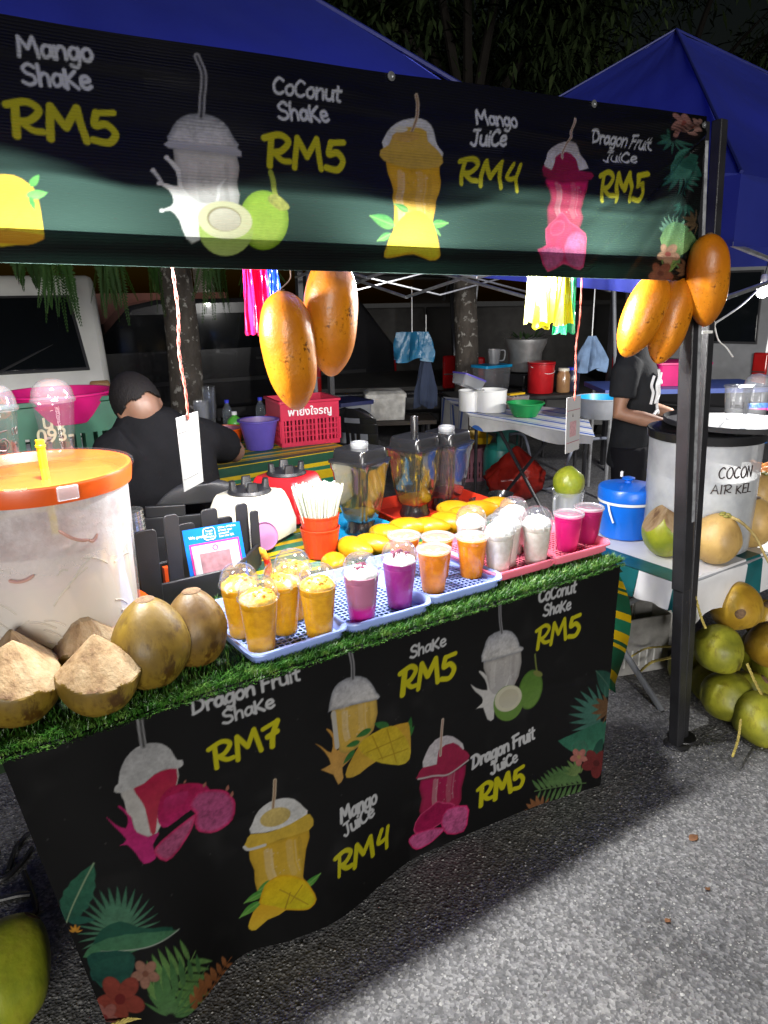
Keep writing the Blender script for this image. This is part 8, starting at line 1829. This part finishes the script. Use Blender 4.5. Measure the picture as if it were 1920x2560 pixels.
def tree(label, base, top, r0, r1, crown_c, crown_r, nl, seed):
    rng = np.random.default_rng(seed); base = Vector(base); top = Vector(top); T_ = thing('tree', label, 'tree', base, 'trees behind the stalls')
    pts = smooth_pts([base-Vector((0, 0, .05)), base.lerp(top, .3)+Vector((.03, 0, 0)), base.lerp(top, .65)-Vector((.03, 0, 0)), top], 6)
    mb = MB(); mb.tube(pts, [r0*(1.25 if k == 0 else 1)+(r1-r0)*k/(len(pts)-1) for k in range(len(pts))], 20); tk = mb.build('trunk', M['bark'], T_)
    cc = Vector(crown_c); cs = []
    for k in range(9):
        a = 6.28*k/9+rng.uniform(-.3, .3); e_ = cc+Vector((math.cos(a)*crown_r[0]*rng.uniform(.5, .95), math.sin(a)*crown_r[1]*rng.uniform(.5, .95), crown_r[2]*rng.uniform(-.6, .8)))
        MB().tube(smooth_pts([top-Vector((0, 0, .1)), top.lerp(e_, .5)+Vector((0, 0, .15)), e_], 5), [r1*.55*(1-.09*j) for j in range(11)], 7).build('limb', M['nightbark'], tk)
    for k in range(70):
        v_ = rng.normal(0, 1, 3); v_ /= np.linalg.norm(v_); rr = rng.uniform(.45, 1)**.6; cs.append((cc.x+v_[0]*crown_r[0]*rr, cc.y+v_[1]*crown_r[1]*rr, cc.z+v_[2]*crown_r[2]*rr))
    V, F = leaves_np(cs, .20, .02, 1., nl*2, rng, .26); cr = mesh_np('crown', V, F, None, M['leafd'], T_); cr['kind'] = 'stuff'
    return T_
tL = pY(470, 1100, 6.4); tLt = pY(437, 700, 6.4)
dL = (tLt-tL); bL = tL-dL*(tL.z/dL.z)
tree('spotted tree trunk left, behind the seated man, with its crown above', bL, tLt+dL*1.6, .155, .12, tLt+dL*2.2+Vector((0, .5, 1.6)), (2.4, 2.0, 1.5), 5000, 1)
tR = pY(1160, 1000, 5.9); tRt = pY(1165, 700, 5.9); dR = (tRt-tR); bR = tR-dR*(tR.z/dR.z)
tree('lichen spotted tree trunk right, in front of the dark vans, with dark drooping crown', bR, tRt+dR*1.1, .13, .10, pY(1180, 60, 6.4)+Vector((0, 0, .9)), (1.9, 1.9, 1.7), 9000, 2)
tree('dark tree far behind the right canopy', (9.5, 7.2, 0), (9.6, 7.3, 3.4), .16, .12, (9.2, 7.2, 4.8), (3.0, 2.6, 2.4), 9000, 3)
tree('dark tree in the night behind the banner', (4.0, 10.5, 0), (4.0, 10.6, 3.6), .16, .12, (4.2, 10.2, 5.4), (3.4, 2.6, 2.6), 8000, 4)
# hanging ferns growing on the trees
def fern(label, px0, px1, ytop, ybot, Y, n, seed):
    rn = random.Random(seed); V, F = [], []; a = pY((px0+px1)/2, ytop, Y); W = abs(pY(px1, ytop, Y).x-pY(px0, ytop, Y).x); Hh = a.z-pY((px0+px1)/2, ybot, Y).z
    B = thing('hanging_fern', label, 'fern', a, 'ferns hanging from the tree branches')
    mb = MB(); 
    for k in range(n):
        x0 = rn.uniform(-.5, .5)*W; L = Hh*rn.uniform(.55, 1.1); sw = rn.uniform(-.25, .25)*W; y0 = rn.uniform(-.12, .12); tw = rn.uniform(0, 3)
        pts = [a+Vector((x0*.5+ (x0*.5+sw)*t, y0*t, .10*math.sin(t*2.5)*0+.06-(L+.06)*t)) for t in np.linspace(0, 1, 24)]
        d1 = Vector((math.cos(tw), math.sin(tw)*.6, -.35)); d2 = Vector((-math.cos(tw), -math.sin(tw)*.6, -.35))
        for j, p_ in enumerate(pts[1:]):
            l_ = .055*(1-j/26)*rn.uniform(.8, 1.2)
            for d_ in (d1, d2):
                e_ = p_+d_*l_; s_ = Vector((0, 0, .012)); mb.add([p_+s_*.6, p_+d_*l_*.5+s_*.3, e_, p_+d_*l_*.5-s_], [(0, 1, 2, 3)])
    o = mb.build('fronds', M['fern'], B, sharp=180); o['kind'] = 'stuff'
    MB().tube([a+Vector((-W*.4, 0, .08)), a+Vector((0, 0, .12)), a+Vector((W*.4, 0, .08))], .015, 6).build('stem', M['bark'], B)
fern('drooping fern in front of the white van, longest one', 95, 185, 655, 815, 4.7, 16, 1); fern('drooping fern between the white van and the trunk', 225, 320, 655, 800, 5.0, 18, 2)
fern('small drooping fern left of the trunk', 365, 400, 660, 780, 5.2, 6, 3); fern('drooping fern right of the left trunk by the pink bags', 490, 575, 655, 790, 5.4, 16, 4); fern('fern tuft behind the pink bags', 600, 700, 655, 740, 5.6, 12, 5)
fern('fern tuft high at the left edge over the van', 20, 100, 650, 720, 5.0, 10, 6)
# far backdrop of dark market stalls
M['far'] = P('dim far awning', (.10, .03, .02), .7, var=.5, vs=3)
AW = thing('far_awning', 'dim red awning far behind between the white van and the trunk', 'awning', pY(330, 770, 9.5))
mb = MB(); a = pY(200, 745, 9.5); b_ = pY(420, 795, 9.5); mb.box((a+b_)/2, (abs(b_.x-a.x)+1.5, .3, .35)); mb.build('canvas', M['far'], AW)
mb = MB(); mb.bar((a.x-.7, 9.6, 0), (a.x-.7, 9.6, a.z), .05); mb.build('leg', M['grey'], AW); mb = MB(); mb.bar((b_.x+.6, 9.6, 0), (b_.x+.6, 9.6, a.z), .05); mb.build('leg', M['grey'], AW)
# ================================================================ left foreground: coconut, cables, rope
p = pz(18, 2452, .10)
coconut('large yellow green coconut on the ground at the lower left corner', (p.x-.02, p.y, .112), (.118, .112, .145), M['cocogrn'], None, (.75, .35, .75), .05, 77, None, .25, name='coconut')
rope('frayed rope lying across the foot of the front banner', [pz(255, 2575, .02), pz(320, 2548, .03), pz(385, 2528, .04), pz(420, 2490, .05)], .006, None)
for k, pts in enumerate(([(-20, 2255), (40, 2240), (80, 2235)], [(-20, 2205), (20, 2190), (60, 2150), (80, 2120)], [(0, 2330), (60, 2300), (90, 2270), (60, 2180)], [(20, 2180), (40, 2120), (70, 2085)])):
    tag(MB().tube(smooth_pts([pz(x, y, .012) for x, y in pts], 8), .008, 8).build('power_cable', M['blackplastic']), ['straight black cable on the asphalt left of the banner', 'black cable curving up toward the striped cloth', 'black cable looping round above the ground coconut', 'short black cable farthest back by the striped cloth'][k], 'cable', 'black cables on the ground at left')
